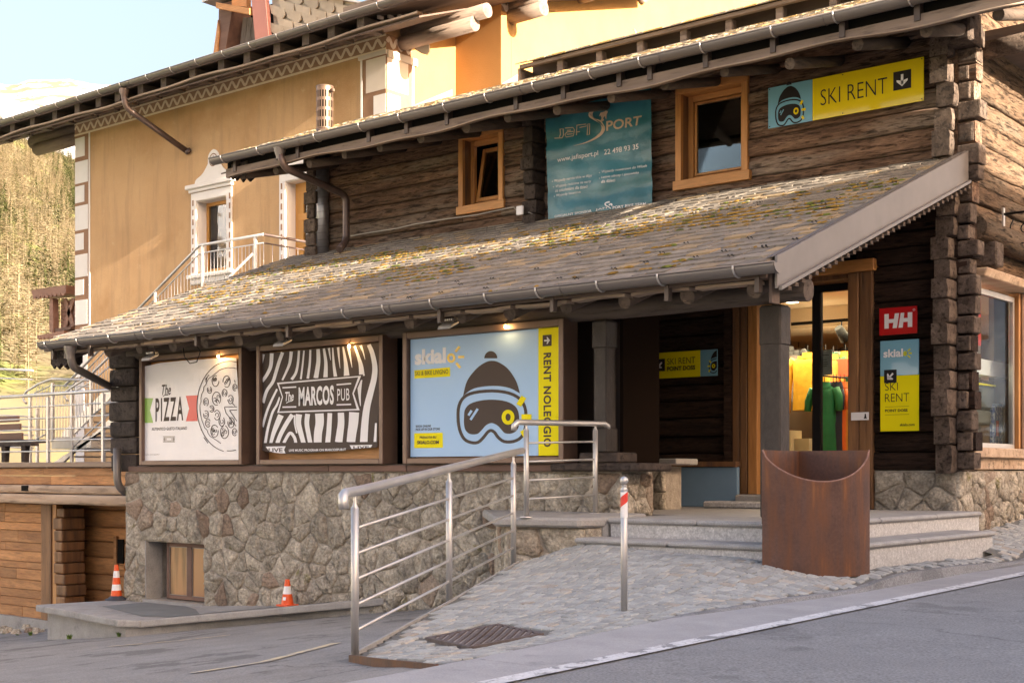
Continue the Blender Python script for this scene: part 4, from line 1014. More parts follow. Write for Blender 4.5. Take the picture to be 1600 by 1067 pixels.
# porch: low stone wall with bench slab, blue panel
pw = sub('porch_wall', (-8.9, 12.4, -.42))
pX1 = PY(1041,0,12.38).x
boxo('mortar', m_mortar, pw, -10.2, pX1-.02, 12.40, 12.72, -.45, .06)
rubble(pw, lambda u, v, d: Vector((u, 12.395-d, v)), -10.2, pX1-.235, -.42, .055, .17, 18, depth_=.03)
rubble(pw, lambda u, v, d: Vector((u, 12.36-d, v)), pX1-.225, pX1, -.42, .07, .14, 19, depth_=.045)
boxo('bench_slab', m_conc, pw, PY(1029,0,12.3).x, PY(1057,0,12.3).x, 12.30, 12.75, .075, .145, .012)
boxo('bench_board', m_orange_x, pw, -10.2, PY(1028,0,12.3).x, 12.33, 12.75, .10, .135, .004)
q0, q1 = PY(1036,0,13.6).x, PY(1153,0,13.6).x
boxo('blue_panel', mat('blue_painted_panel', (.17,.27,.38), (.20,.31,.43), ns=2, rough=.6), pw, q0, q1, 13.58, 13.64, -.41, .055, .006)
boxo('panel_rail', m_jamb, pw, q0, PY(1150,0,13.55).x, 13.54, 13.66, .060, .12, .004)
# interior shell
inn = sub('shop_interior', (-8.5, 18, -.4))
m_ceil = mat('warm_ceiling', (.55,.45,.32), (.60,.50,.37), ns=1, rough=.9); m_wall_i = mat('dark_shop_wall', (.10,.07,.05), (.15,.11,.08), ns=2, rough=.9)
boxo('ceiling', m_ceil, inn, -14, XG-.35, YW+.42, 21.5, 2.42, 2.5); boxo('back_wall', m_wall_i, inn, -14, XG-.35, 21.5, 21.6, -.4, 2.5)
boxo('floor', m_jamb, inn, -14, XG-.35, YW+.42, 21.5, -.35, -.3); boxo('side_wall', m_wall_i, inn, -14.1, -14, YW+.42, 21.5, -.4, 2.5)
boxo('inner_wall', m_wall_i, inn, XG-.42, XG-.36, G1+.2, 21.5, -.4, 2.5)
boxo('inner_front', m_ceil, inn, -14, DX0, YW+.36, YW+.40, -.4, 2.5)
MB().hexa([(-14,18.0,2.12),(XG-.45,18.0,2.12),(XG-.45,21.5,2.12),(-14,21.5,2.12),(-14,18.0,2.415),(XG-.45,18.0,2.415),(XG-.45,21.5,2.415),(-14,21.5,2.415)]).build('bulkhead', m_ceil, inn)
for (x, y) in ((-7.6,16.2),(-8.9,17.2),(-7.0,15.2),(-8.4,20.0)):
    MB().lathe((x, y, 2.405 if y < 18 else 2.11), [(.0,0),(.09,-.002),(.10,.01)], 20).build('downlight', emit('downlight_glow', (1,.78,.5), 6), inn)
ld = bpy.data.lights.new('shop_lamp', 'AREA'); ld.energy = 55; ld.color = (1,.74,.44); ld.size = 2.4
lo = bpy.data.objects.new('shop_lamp', ld); COL.objects.link(lo); lo.location = (-8.2, 17.0, 2.0); lo.rotation_euler = (radians(0), 0, 0)
ld2 = bpy.data.lights.new('shop_uplight', 'POINT'); ld2.energy = 26; ld2.color = (1,.74,.44); ld2.shadow_soft_size = .4
lo2 = bpy.data.objects.new('shop_uplight', ld2); COL.objects.link(lo2); lo2.location = (-8.6, 17.6, 1.2)

ld3 = bpy.data.lights.new('window_fill', 'POINT'); ld3.energy = 10; ld3.color = (1,.82,.6); ld3.shadow_soft_size = .15  # added fill to brighten the gable window display, no lamp there
lo3 = bpy.data.objects.new('window_fill', ld3); COL.objects.link(lo3); lo3.location = (XG-.62, G0+.2, 1.85)
# ---------------------------------------------------------------- lettering and flat print
def text_mesh(s, bold=0.0, spacing=1.0):
    cu = bpy.data.curves.new('lettering', 'FONT'); cu.body = s; cu.size = 1; cu.offset = bold; cu.resolution_u = 3; cu.space_character = spacing
    cu.fill_mode = 'FRONT'
    o = bpy.data.objects.new('lettering', cu); COL.objects.link(o)
    dg = bpy.context.evaluated_depsgraph_get(); me = bpy.data.meshes.new_from_object(o.evaluated_get(dg))
    V = [tuple(v.co) for v in me.vertices]; F_ = [tuple(p.vertices) for p in me.polygons]
    bpy.data.objects.remove(o); bpy.data.curves.remove(cu); bpy.data.meshes.remove(me)
    return V, F_
def put_text(s, parent, m, P, x0, x1, z0, z1, bold=0.0, rot=0, spacing=1.0, slant=0):
    """lettering filling the rectangle x0..x1, z0..z1 on the plane given by P(x, z); rot=1 reads downwards"""
    V, F_ = text_mesh(s, bold, spacing)
    ax, bx = min(v[0] for v in V), max(v[0] for v in V); ay, by = min(v[1] for v in V), max(v[1] for v in V)
    out = []
    for v in V:
        u = (v[0]-ax)/(bx-ax); w_ = (v[1]-ay)/(by-ay)
        if rot == 0: out.append(P(x0+(x1-x0)*u + slant*w_*(z1-z0), z0+(z1-z0)*w_))
        else: out.append(P(x0+(x1-x0)*w_, z1-(z1-z0)*u))
    mb = MB(); mb.add(out, F_); return mb.build('lettering', m, parent)
def plane(Y, dy=0): return lambda x, z: Vector((x, Y-dy, z))
def px_text(s, parent, m, Y, dy, xl, yt, yb, xr, **k):
    """as put_text, size taken from the left edge (xl, yt..yb) and the right edge xr"""
    a = PY(xl, yt, Y); b = PY(xl, yb, Y); c = PY(xr, yb, Y)
    return put_text(s, parent, m, plane(Y, dy), a.x, c.x, b.z, a.z, **k)
def poly(parent, m, P, pts, name='print'):
    mb = MB(); mb.add([P(*p) for p in pts], [tuple(range(len(pts)))]); return mb.build(name, m, parent)
def stroke(mb, P, pts, wd, closed=False, taper=None):
    n_ = len(pts); V = []
    for i in range(n_):
        a = pts[i-1] if (i or closed) else pts[i]; b = pts[(i+1) % n_] if (i < n_-1 or closed) else pts[i]
        dx, dy = b[0]-a[0], b[1]-a[1]; l_ = sqrt(dx*dx+dy*dy)+1e-9; w_ = wd/2 if not taper else wd/2*(1-(1-taper)*i/(n_-1))
        nx, ny = -dy/l_*w_, dx/l_*w_
        V += [P(pts[i][0]+nx, pts[i][1]+ny), P(pts[i][0]-nx, pts[i][1]-ny)]
    k = n_ if closed else n_-1
    mb.add(V, [(2*i, 2*i+1, (2*i+3) % (2*n_), (2*i+2) % (2*n_)) for i in range(k)])
def smooth(pts, closed=False, n_=5):
    out = []; N = len(pts); rng_ = range(N if closed else N-1)
    g = lambda i: pts[i % N] if closed else pts[max(0, min(N-1, i))]
    for i in rng_:
        p0, p1, p2, p3 = g(i-1), g(i), g(i+1), g(i+2)
        for k in range(n_):
            t = k/n_; out.append(tuple(.5*((2*p1[j])+(-p0[j]+p2[j])*t+(2*p0[j]-5*p1[j]+4*p2[j]-p3[j])*t*t+(-p0[j]+3*p1[j]-3*p2[j]+p3[j])*t**3) for j in (0,1)))
    if not closed: out.append(tuple(pts[-1]))
    return out
def ell(cx_, cy_, rx, ry, n_=20, a0=0, a1=360): return [(cx_+rx*cos(radians(a0+(a1-a0)*i/n_)), cy_+ry*sin(radians(a0+(a1-a0)*i/n_))) for i in range(n_+(0 if a1-a0 == 360 else 1))]
G_OUT = smooth([(740,330),(750,215),(800,130),(900,85),(1080,68),(1250,90),(1360,150),(1408,235),(1418,330),(1410,440),(1370,530),(1290,572),(1200,572),(1140,530),(1105,482),(1070,462),(1035,480),(995,530),(940,580),(870,582),(800,545),(755,450)], True, 3)
G_LENS = smooth([(800,330),(808,258),(855,200),(960,165),(1090,155),(1220,172),(1310,220),(1345,290),(1350,380),(1335,450),(1280,490),(1210,490),(1170,450),(1130,410),(1075,388),(1020,410),(975,460),(930,497),(860,497),(815,460),(800,400)], True, 3)
HAT = smooth([(790,118),(830,-30),(920,-150),(1010,-215),(1080,-232),(1150,-215),(1240,-150),(1320,-30),(1358,93)], False, 5)+smooth([(1358,93),(1250,38),(1090,18),(900,43),(790,118)], False, 5)[1:-1]
POM = ell(1067,-257,65,72,14,180,360)
def goggles(parent, P, dark, light, yel, flip=1, dz=.0015, clipx=None):
    """bobble hat over ski goggles; P(u, v, layer)"""
    f = lambda k: (lambda u, v: P(u, v, k))
    poly(parent, dark, f(1), HAT, 'emblem'); poly(parent, dark, f(1), POM, 'emblem')
    mb = MB(); stroke(mb, f(1), G_OUT, 31, True); mb.build('emblem', dark, parent); poly(parent, dark, f(1), G_LENS, 'emblem')
    for ab in ([(845,312),(877,263)], [(866,356),(938,246)]): mb = MB(); stroke(mb, f(2), ab, 24); mb.build('emblem', light, parent)
    mb = MB(); stroke(mb, f(3), ell(1242,330,45,56), 38, True); mb.build('emblem', yel, parent)
    for a, b in (((1347,212),(1400,128)), ((1375,327),(1475,327)), ((1385,460),(1428,532))): mb = MB(); stroke(mb, f(3), [a, b], 54); mb.build('emblem', yel, parent)
def arrow_sign(parent, P, cx_, cz, s, ang, box_m, arr_m):
    """white arrow in a dark square; P(x, z, layer)"""
    poly(parent, box_m, lambda x, z: P(x, z, 1), [(cx_-s, cz-s),(cx_+s, cz-s),(cx_+s, cz+s),(cx_-s, cz+s)], 'arrow_field')
    R_ = lambda a, b: (cx_+(a*cos(ang)-b*sin(ang))*s, cz+(a*sin(ang)+b*cos(ang))*s)
    mb = MB(); q = lambda x, z: P(x, z, 2)
    stroke(mb, q, [R_(-.62,0), R_(.45,0)], s*.28); mb.add([q(*R_(.68,0)), q(*R_(.12,.62)), q(*R_(-.08,.62)), q(*R_(.08,.0)), q(*R_(-.08,-.62)), q(*R_(.12,-.62))], [(0,1,2,3),(0,3,4,5)]); mb.build('arrow', arr_m, parent)

# ---- three lit poster boxes
YB = YS-.12
def poster_box(name, label, xa, xb, yr, fw=.058):
    o = thing(name, label, 'billboard', ((PY(xa,0,YB).x+PY(xb,0,YB).x)/2, YB, .09), 'framed poster boxes above the stone wall')
    X0, X1 = PY(xa,0,YB).x, PY(xb,0,YB).x; Z0, Z1 = .086, 1.487
    boxo('frame', m_brown, o, X0, X0+fw, YB, YB+.24, Z0, Z1, .006); boxo('frame', m_brown, o, X1-fw, X1, YB, YB+.24, Z0, Z1, .006)
    boxo('frame', m_brown, o, X0+fw, X1-fw, YB+.002, YB+.24, Z0, Z0+fw, .006); boxo('frame', m_brown, o, X0+fw, X1-fw, YB+.002, YB+.24, Z1-fw*1.15, Z1, .006)
    boxo('back_board', m_orange_x, o, X0+fw, X1-fw, YB+.15, YB+.17, Z0+fw, Z1-fw*1.15)
    return o, X0+fw, X1-fw, Z0+fw, Z1-fw*1.15
c1 = lambda cx_, cy_: (150+cx_/6.388, 520+cy_/6.388)
c3 = lambda cx_, cy_: (370+cx_/6.388, 520+cy_/6.388)
c5 = lambda cx_, cy_: (600+cx_/6.388, 480+cy_/6.388)
c6 = lambda cx_, cy_: (600+cx_/6.388, 600+cy_/6.388)
def curved_poster(o, pts, Y, m, bulge=.02):
    """vinyl sheet with its own outline, bowed a little"""
    xs = [p[0] for p in pts]; x0, x1 = min(xs), max(xs)
    mb = MB(); mb.add([(x, Y-bulge*sin(pi*(x-x0)/(x1-x0))*0, z) for x, z in pts], [tuple(range(len(pts)))]); return mb.build('poster', m, o)
YP = YB+.05
# pizza poster
o, a, b, c, d = poster_box('billboard', 'white pizza poster with green and red ribbon in a brown frame', 217, 377, 0)
top = [PY(*c1(*p), YP) for p in ((456,345),(475,335),(560,318),(640,300),(860,278),(1100,262),(1290,248),(1400,252),(1404,330))]
curved_poster(o, [(a-.02, c-.01)]+[(max(a-.01,min(b+.01,p.x)), p.z) for p in top]+[(b+.01, c-.01)], YP, m_poster)
Pz = lambda lay: (lambda x, y: (lambda q: Vector((min(max(q.x,a+.002),b-.002), YP-.002*lay, q.z)))(PY(*c1(x,y), YP)))
poly(o, m_green, Pz(1), [(472,652),(572,652),(540,770),(572,898),(472,898)], 'ribbon'); poly(o, m_red, Pz(1), [(898,628),(1015,622),(1005,750),(1015,880),(898,882),(930,755)], 'ribbon')
px_text('The', o, m_inkb, YP, .003, *[c1(648,0)[0], c1(0,520)[1], c1(0,622)[1], c1(745,0)[0]], bold=.01, slant=.2)
mb = MB(); stroke(mb, Pz(2), smooth([(672,635),(690,622),(725,618)]), 7); mb.build('print', m_inkb, o)
px_text('PIZZA', o, m_inkb, YP, .003, c1(595,0)[0], c1(0,652)[1], c1(0,884)[1], c1(872,0)[0], bold=.018, spacing=1.25)
px_text('AUTENTICO GUSTO ITALIANO', o, m_inkb, YP, .003, c1(558,0)[0], c1(0,946)[1], c1(0,976)[1], c1(910,0)[0], bold=.01)
mb = MB(); stroke(mb, Pz(2), [(672,1034),(790,1034),(782,1060),(790,1086),(672,1086),(680,1060)], 6, True); stroke(mb, Pz(2), [(706,1044),(756,1044),(756,1076),(706,1076)], 5, True); stroke(mb, Pz(2), [(690,1040),(690,1080)], 10); stroke(mb, Pz(2), [(772,1040),(772,1080)], 10); mb.build('print', flat('tan_print', (.30,.25,.20), .6), o)
px_text('www.marcospub.it', o, m_inkb, YP, .003, c1(490,0)[0], c1(0,1208)[1], c1(0,1222)[1], c1(635,0)[0])
mb = MB(); rg = random.Random(2); xm_ = 1412
def arc(cx_, cy_, rx, ry, a0, a1, wd, n_=24, j=0):
    pts = [(x+rg.uniform(-j,j), y+rg.uniform(-j,j)) for x, y in ell(cx_, cy_, rx, ry, n_, a0, a1)]
    run = []
    for p in pts+[None]:
        if p and p[0] < xm_: run.append(p)
        else:
            if len(run) > 1: stroke(mb, Pz(2), run, wd)
            run = []
arc(1335,735,326,452,100,293,7,40); arc(1335,735,290,385,108,300,6,34,6); arc(1335,735,300,442,60,95,7,8)
for cx_, cy_, r in ((1195,480,36),(1305,485,38),(1135,570,22),(1285,600,25),(1205,655,44),(1158,758,22),(1100,690,26),(1210,820,32),(1100,815,26),(1120,900,26),(1258,885,30),(1350,895,34),(1185,980,40),(1285,990,42),(1388,545,22),(1345,665,28),(1385,990,24)):
    k0 = rg.uniform(0,360); arc(cx_, cy_, r*.95, r*1.5, k0, k0+rg.uniform(290,340), 7, 16, 1.2)
    for q in range(4 if r > 33 else 1):
        rr = r*.28 if r > 33 else r*.5; ax, ay = (rg.uniform(-.45,.45)*r, rg.uniform(-.7,.7)*r) if r > 33 else (0,0); k1 = rg.uniform(0,360); arc(cx_+ax, cy_+ay, rr, rr*1.3, k1, k1+300, 6, 9)
for ln in ([(1285,738),(1410,738)],[(1283,742),(1300,800),(1400,930)],[(1335,772),(1410,768)],[(1335,772),(1408,880)],[(1360,700),(1390,730)],[(1385,470),(1392,500)],[(1090,470),(1130,420)],[(1095,490),(1110,450)],[(1050,960),(1055,975)],[(1078,1042),(1120,1100)]): stroke(mb, Pz(2), ln, 7)
mb.build('pizza_drawing', m_inkb, o)
# zebra poster
o, a, b, c, d = poster_box('billboard', 'brown and white zebra striped pub poster between the two other poster boxes', 400, 597.5, 0)
bot = [PY(*c3(*p), YP) for p in ((242,1170),(320,1190),(480,1207),(700,1203),(950,1180),(1200,1157),(1405,1140))]
tp_ = [PY(*c3(*p), YP) for p in ((1405,100),(242,208))]
curved_poster(o, [(max(a+.002,min(b-.002,p.x)), p.z) for p in bot]+[(b-.002, tp_[0].z), (a+.002, tp_[1].z)], YP, m_inkb)
Pz = lambda lay: (lambda x, y: (lambda q: Vector((min(max(q.x,a+.004),b-.004), YP-.002*lay, q.z)))(PY(*c3(x,y), YP)))
def yclamp(pts):
    out = []
    for x, y in pts:
        t_ = 212-(x-242)*.0935; out.append((x, max(y, t_)))
    return out
mb = MB()
for pts, wd, tp in (([(268,214),(262,260),(250,320)],28,.3),([(350,204),(340,330),(300,420),(252,485)],38,.8),([(458,195),(420,300),(390,400),(360,490),(300,580),(262,700)],34,.9),([(545,186),(530,300),(490,400),(455,472)],34,.5),
    ([(622,178),(612,300),(590,400),(548,466)],22,1.3),([(672,176),(658,320),(640,462)],16,1.2),([(735,170),(730,300),(710,456)],20,1.3),([(812,162),(815,290),(790,452)],34,1.4),([(870,156),(890,300),(886,444)],22,2.0),([(920,152),(930,220),(938,275)],24,.1),
    ([(958,148),(968,300),(986,438)],12,3.0),([(1012,143),(1022,260),(1032,355)],26,.1),([(1062,140),(1088,300),(1098,432)],14,4.2),([(1112,135),(1135,250),(1152,348)],30,.1),([(1178,130),(1215,240),(1240,330),(1250,430)],16,3.6),([(1238,125),(1262,190),(1282,268)],26,.1),
    ([(1318,118),(1352,200),(1378,330),(1372,450),(1335,600),(1300,740),(1280,900),(1268,1090)],40,1.9),([(1228,470),(1226,600),(1236,730)],54,.1),([(404,560),(345,680),(300,790),(256,940)],20,1.3),([(432,640),(400,720),(355,800),(310,960),(285,1100)],20,1.4),
    ([(442,820),(395,930),(365,1010),(340,1100)],60,.5),([(556,815),(500,900),(440,1010),(405,1100)],44,.9),([(622,812),(615,900),(640,1000),(668,1100)],62,.7),([(708,808),(700,900),(715,1000),(735,1100)],48,.9),([(825,804),(828,900),(812,1000),(808,1100)],86,.9),([(930,800),(925,900),(918,1000),(908,1100)],46,1.1),
    ([(1040,796),(1042,900),(1030,1000),(1018,1090)],62,1.2),([(1172,792),(1165,900),(1150,1000),(1140,1090)],100,.85),([(1390,900),(1385,1000),(1380,1090)],18,1.6),([(470,1098),(530,1000),(575,1040),(590,1098)],30,1.0),([(580,820),(578,900),(600,1000)],14,1.0)):
    stroke(mb, Pz(1), yclamp(smooth(pts, False, 6)), wd, taper=tp)
mb.build('zebra_stripe', m_white, o)
ban = [(404,498),(1245,428),(1172,605),(1230,772),(406,798),(455,640)]
k_ = lambda p, g: (p[0]+(20 if p[0] > 800 else -20)*g, p[1]+(14 if p[1] > 620 else -14)*g)
poly(o, m_inkb, Pz(2), [k_(p, 1) for p in ban], 'ribbon'); poly(o, m_white, Pz(3), ban, 'ribbon')
sh = lambda p: (p[0]+(-28 if p[0] > 800 else 22)*(.5 if p[0] in (1172,455) else 1), p[1]+(-14 if p[1] > 650 else 14 if p[1] < 590 else 0))
poly(o, m_inkb, Pz(4), [sh(p) for p in ban], 'ribbon')
mb = MB()
for (p, q) in (((462,548),(600,540)),((462,741),(600,738)),((1002,518),(1148,506)),((1002,718),(1148,713))): stroke(mb, Pz(5), [p, q], 14)
mb.build('print', m_white, o)
px_text('The', o, m_white, YP, .011, c3(482,0)[0], c3(0,590)[1], c3(0,682)[1], c3(572,0)[0], bold=.02, slant=.15)
mb = MB(); stroke(mb, Pz(5), smooth([(500,700),(530,684),(560,680)]), 8); mb.build('print', m_white, o)
px_text('MARCOS', o, m_white, YP, .011, c3(624,0)[0], c3(0,542)[1], c3(0,732)[1], c3(976,0)[0], bold=.035, spacing=1.05)
px_text('PUB', o, m_white, YP, .011, c3(1010,0)[0], c3(0,560)[1], c3(0,680)[1], c3(1132,0)[0], bold=.005, spacing=1.1)
poly(o, m_inkb, Pz(2), [(250,1098),(1402,1086),(1402,1142),(1200,1155),(950,1178),(700,1200),(480,1204),(320,1187),(250,1172)], 'poster_foot')
poly(o, m_white, Pz(3), [(292,1134),(492,1130),(476,1166),(490,1201),(430,1200),(330,1187)], 'ribbon'); poly(o, m_white, Pz(3), [(1130,1120),(1356,1116),(1342,1143),(1150,1158)], 'ribbon')
px_text('LIVE', o, m_inkb, YP, .008, c3(322,0)[0], c3(0,1150)[1], c3(0,1190)[1], c3(462,0)[0], bold=.02)
px_text('LIVE', o, m_inkb, YP, .008, c3(1168,0)[0], c3(0,1130)[1], c3(0,1154)[1], c3(1325,0)[0], bold=.02)
px_text('LIVE MUSIC PROGRAM ON MARCOSPUB.IT', o, m_white, YP, .008, c3(526,0)[0], c3(0,1160)[1], c3(0,1184)[1], c3(1095,0)[0], bold=.025)
# ski rental poster
o, a, b, c, d = poster_box('billboard', 'large light blue ski rental poster with bobble hat and goggles emblem', 628.5, 880, 0, .062)
yx = PY(c5(1540,0)[0], 0, YP).x
m_sb = mat('pale_blue_poster', (.40,.60,.86), (.44,.63,.88), ns=1, rough=.5, spec=.2)
boxo('poster', m_sb, o, a+.012, yx-.0015, YP, YP+.01, c+.012, d-.004); boxo('yellow_strip', m_yel, o, yx+.0015, b-.004, YP, YP+.01, c+.012, d-.004)
boxo('poster_edge', m_black, o, a, a+.010, YP+.001, YP+.03, c, d)
Pb = lambda x, y, k: (lambda q: Vector((q.x, YP-.002*k, q.z)))(PY(*c6(x, y), YP))
goggles(o, Pb, m_inkb, m_sb, m_yel)
px_text('skial', o, m_white, YP, .003, c5(308,0)[0], c5(0,425)[1], c5(0,580)[1], c5(620,0)[0], bold=.045)
P5 = lambda x, y: (lambda q: Vector((q.x, YP-.003, q.z)))(PY(*c5(x, y), YP))
m_amb = flat('amber_print', (.80,.52,.01), .3)
mb = MB(); stroke(mb, P5, ell(672,507,30,36), 26, True)
for p, q in (((715,445),(755,392)),((742,497),(803,495)),((722,555),(762,605))): stroke(mb, P5, [p, q], 26)
mb.build('emblem', m_amb, o)
poly(o, m_yel, P5, smooth([(305,630),(660,598),(662,690),(305,712)], True, 1), 'label_field')
px_text('SKI & BIKE LIVIGNO', o, m_inkb, YP, .006, c5(315,0)[0], c5(0,640)[1], c5(0,684)[1], c5(645,0)[0])
P6 = lambda x, y: (lambda q: Vector((q.x, YP-.003, q.z)))(PY(*c6(x, y), YP))
poly(o, m_yel, P6, [(308,490),(583,484),(588,490),(590,628),(584,634),(310,638),(303,632),(303,496)], 'label_field')
px_text('BOOK ONLINE', o, m_inkb, YP, .003, c6(320,0)[0], c6(0,410)[1], c6(0,432)[1], c6(470,0)[0], bold=.02)
px_text('PICK UP IN OUR STORE', o, m_inkb, YP, .003, c6(320,0)[0], c6(0,441)[1], c6(0,465)[1], c6(560,0)[0], bold=.02)
px_text('PRENOTA SU', o, m_inkb, YP, .006, c6(360,0)[0], c6(0,520)[1], c6(0,545)[1], c6(524,0)[0], bold=.02)
px_text('SKIALO.COM', o, m_inkb, YP, .006, c6(335,0)[0], c6(0,565)[1], c6(0,600)[1], c6(550,0)[0], bold=.035)
ta = PY(849.5,0,YP).x; tb = PY(861.5,0,YP).x
put_text('RENT NOLEGGIO', o, m_inkb, plane(YP,.004), ta, tb, PY(856,698,YP).z, PY(856,551,YP).z, bold=.03, rot=1, spacing=1.1)
q = PY(855,532,YP); arrow_sign(o, lambda x, z, k: Vector((x, YP-.002*k, z)), q.x, q.z, .055, 0, m_inkb, m_white)
# warm bulbs on small arms at the head of each box
for px, py, lb in ((341,557,'small warm bulb glowing at the top of the white pizza poster'), (545.5,541,'small warm bulb glowing at the top of the zebra striped poster'), (790,510.5,'small warm bulb glowing above the blue ski rental poster')):
    q = PY(px, py, YB-.02); t = thing('light_bulb', lb, 'light bulb', q, 'bulbs above the poster boxes')
    MB().lathe(q, [(0,-.016),(.010,-.012),(.014,0),(.010,.010),(.006,.016),(0,.018)], 12).build('bulb', m_bulb, t)
    MB().tube([q+Vector((0,0,.015)), q+Vector((0,-.0,.05)), q+Vector((0,.06,.07))], .005, 6).build('lamp_arm', m_black, t)
    l_ = bpy.data.lights.new('bulb_light', 'POINT'); l_.energy = .22; l_.color = (1,.6,.25); l_.shadow_soft_size = .02
    lo_ = bpy.data.objects.new('bulb_light', l_); COL.objects.link(lo_); lo_.location = q+Vector((0,-.05,.0))

# ---- wall signs
def wall_sign(name, label, x0, x1, z0, z1, Y, m, th=.02):
    t = thing(name, label, 'sign', ((x0+x1)/2, Y, z0)); 
    return t
# upper SKI RENT sign
YU = YW-.10
A_ = PY(1201,139,YU); B_ = PY(1444,158.5,YU); C_ = PY(1443,89,YU); D_ = PY(1201.5,201,YU)
x0, x1, z0, z1 = A_.x, B_.x, (D_.z+B_.z)/2, (A_.z+C_.z)/2
t = thing('ski_rent_sign', 'long blue and yellow ski rent sign with down arrow under the upper eave', 'sign', ((x0+x1)/2, YU, z0))
xs = PY(1270,0,YU).x
m_ys = flat('glossy_yellow', (.78,.60,.01), .12, coat=.8)
boxo('panel', m_sblue, t, x0, xs-.001, YU-.012, YU+.004, z0, z1, .002); boxo('panel', m_ys, t, xs+.001, x1, YU-.012, YU+.004, z0, z1, .002)
for (a, b) in ((x0+.02,z0+.02),(x0+.02,z1-.02),(x1-.02,z0+.02),(x1-.02,z1-.02),((x0+x1)/2,z1-.02),((x0+x1)/2,z0+.02)): MB().tube([(a,YU-.018,b),(a,YU-.012,b)], .006, 8).build('screw', m_black, t)
pc = PY(1234.5,169,YU); s = (z1-z0)/860
goggles(t, lambda u, v, k: Vector((pc.x+(u-1080)*s*.95, YU-.012-.002*k, pc.z-(v-230)*s*.98+.0)), m_ink, m_sblue, m_ys)
q = PY(1283,150,YU); r_ = PY(1387,150,YU); hh = .13*(z1-z0)/.4
put_text('SKI RENT', t, m_ink, plane(YU,.015), q.x, r_.x, z0+(z1-z0)*.32, z0+(z1-z0)*.70, bold=-.012)
q = PY(1410.5,130,YU); arrow_sign(t, lambda x, z, k: Vector((x, YU-.012-.002*k, z)), q.x, z0+(z1-z0)*.56, (z1-z0)*.215, -pi/2, m_ink, m_white)
# red HH sign
YH = YW-.10
a = PY(1374.5,482.6,YH); b = PY(1433.5,520,YH); z1 = a.z; z0 = PY(1375,524.5,YH).z
t = thing('red_sign', 'small red sign with two white slanted letters on the shop wall', 'sign', (a.x, YH, z0))
boxo('panel', m_redhh, t, a.x, b.x, YH-.012, YH+.004, z0, z1, .002)
W_, H_ = b.x-a.x, z1-z0; mb = MB(); P = plane(YH, .0145); U = lambda u, v: P(a.x+W_*u, z0+H_*v)
def qd(pts): mb.add([U(*p) for p in pts], [tuple(range(len(pts)))])
qd([(.15,.25),(.26,.25),(.26,.44),(.40,.44),(.37,.25),(.485,.25),(.535,.76),(.42,.76),(.41,.60),(.27,.60),(.27,.76),(.16,.76)][:]) if False else None
for pts in ([(.14,.24),(.26,.24),(.26,.78),(.14,.78)],[(.26,.44),(.385,.44),(.40,.58),(.26,.58)],[(.36,.24),(.475,.24),(.535,.78),(.42,.78)],[(.515,.24),(.63,.24),(.67,.78),(.575,.78)],[(.64,.44),(.76,.44),(.76,.58),(.65,.58)],[(.76,.24),(.88,.24),(.88,.78),(.76,.78)]): qd(pts)
mb.build('lettering', m_white, t); mb = MB(); stroke(mb, lambda u, v: P(a.x+W_*u, z0+H_*v), ell(.925,.86,.026,.036,12), .012, True); mb.build('lettering', m_white, t)
# vertical ski rent sign
a = PY(1376,533.3,YH); b = PY(1436,600,YH); z1 = a.z; z0 = PY(1378,674,YH).z; zs = PY(1377,588,YH).z
t = thing('vertical_sign', 'tall blue and yellow ski rent sign below the small red sign', 'sign', (a.x, YH, z0)); x0, x1 = a.x, b.x
boxo('panel', m_sblue, t, x0, x1, YH-.012, YH+.004, zs+.001, z1, .002); boxo('panel', m_yel, t, x0, x1, YH-.012, YH+.004, z0, zs-.001, .002)
W_, H_ = x1-x0, z1-z0; P = plane(YH, .0150)
put_text('skial', t, m_white, P, x0+.09*W_, x0+.60*W_, z0+H_*.815, z0+H_*.905, bold=.03)
m2 = flat('lime_print', (.60,.62,.02), .3); mb = MB(); f_ = lambda u, v: P(x0+W_*u, z0+H_*v)
mb = MB(); stroke(mb, f_, ell(.655,.848,.038,.014,12), .028, True)
for p_, q_ in (((.72,.872),(.79,.895)),((.745,.848),(.83,.848)),((.72,.825),(.79,.80))): stroke(mb, f_, [p_, q_], .020)
mb.build('emblem', m2, t)
arrow_sign(t, lambda x, z, k: Vector((x, YH-.012-.002*k, z)), x0+.27*W_, zs-.005, W_*.165, radians(-135), m_ink, m_white)
put_text('SKI', t, m_ink, P, x0+.13*W_, x0+.47*W_, z0+H_*.45, z0+H_*.535, bold=-.012); put_text('RENT', t, m_ink, P, x0+.13*W_, x0+.76*W_, z0+H_*.325, z0+H_*.415, bold=-.012)
put_text('POINT DOSS', t, m_ink, P, x0+.13*W_, x0+.72*W_, z0+H_*.212, z0+H_*.243, bold=.03); put_text('skialo.com', t, m_ink, P, x0+.52*W_, x0+.90*W_, z0+H_*.055, z0+H_*.085, bold=.02)
mb = MB(); stroke(mb, f_, [(.13,.27),(.76,.27)], .003); stroke(mb, f_, [(.13,.182),(.76,.182)], .003); mb.build('print', m_ink, t)
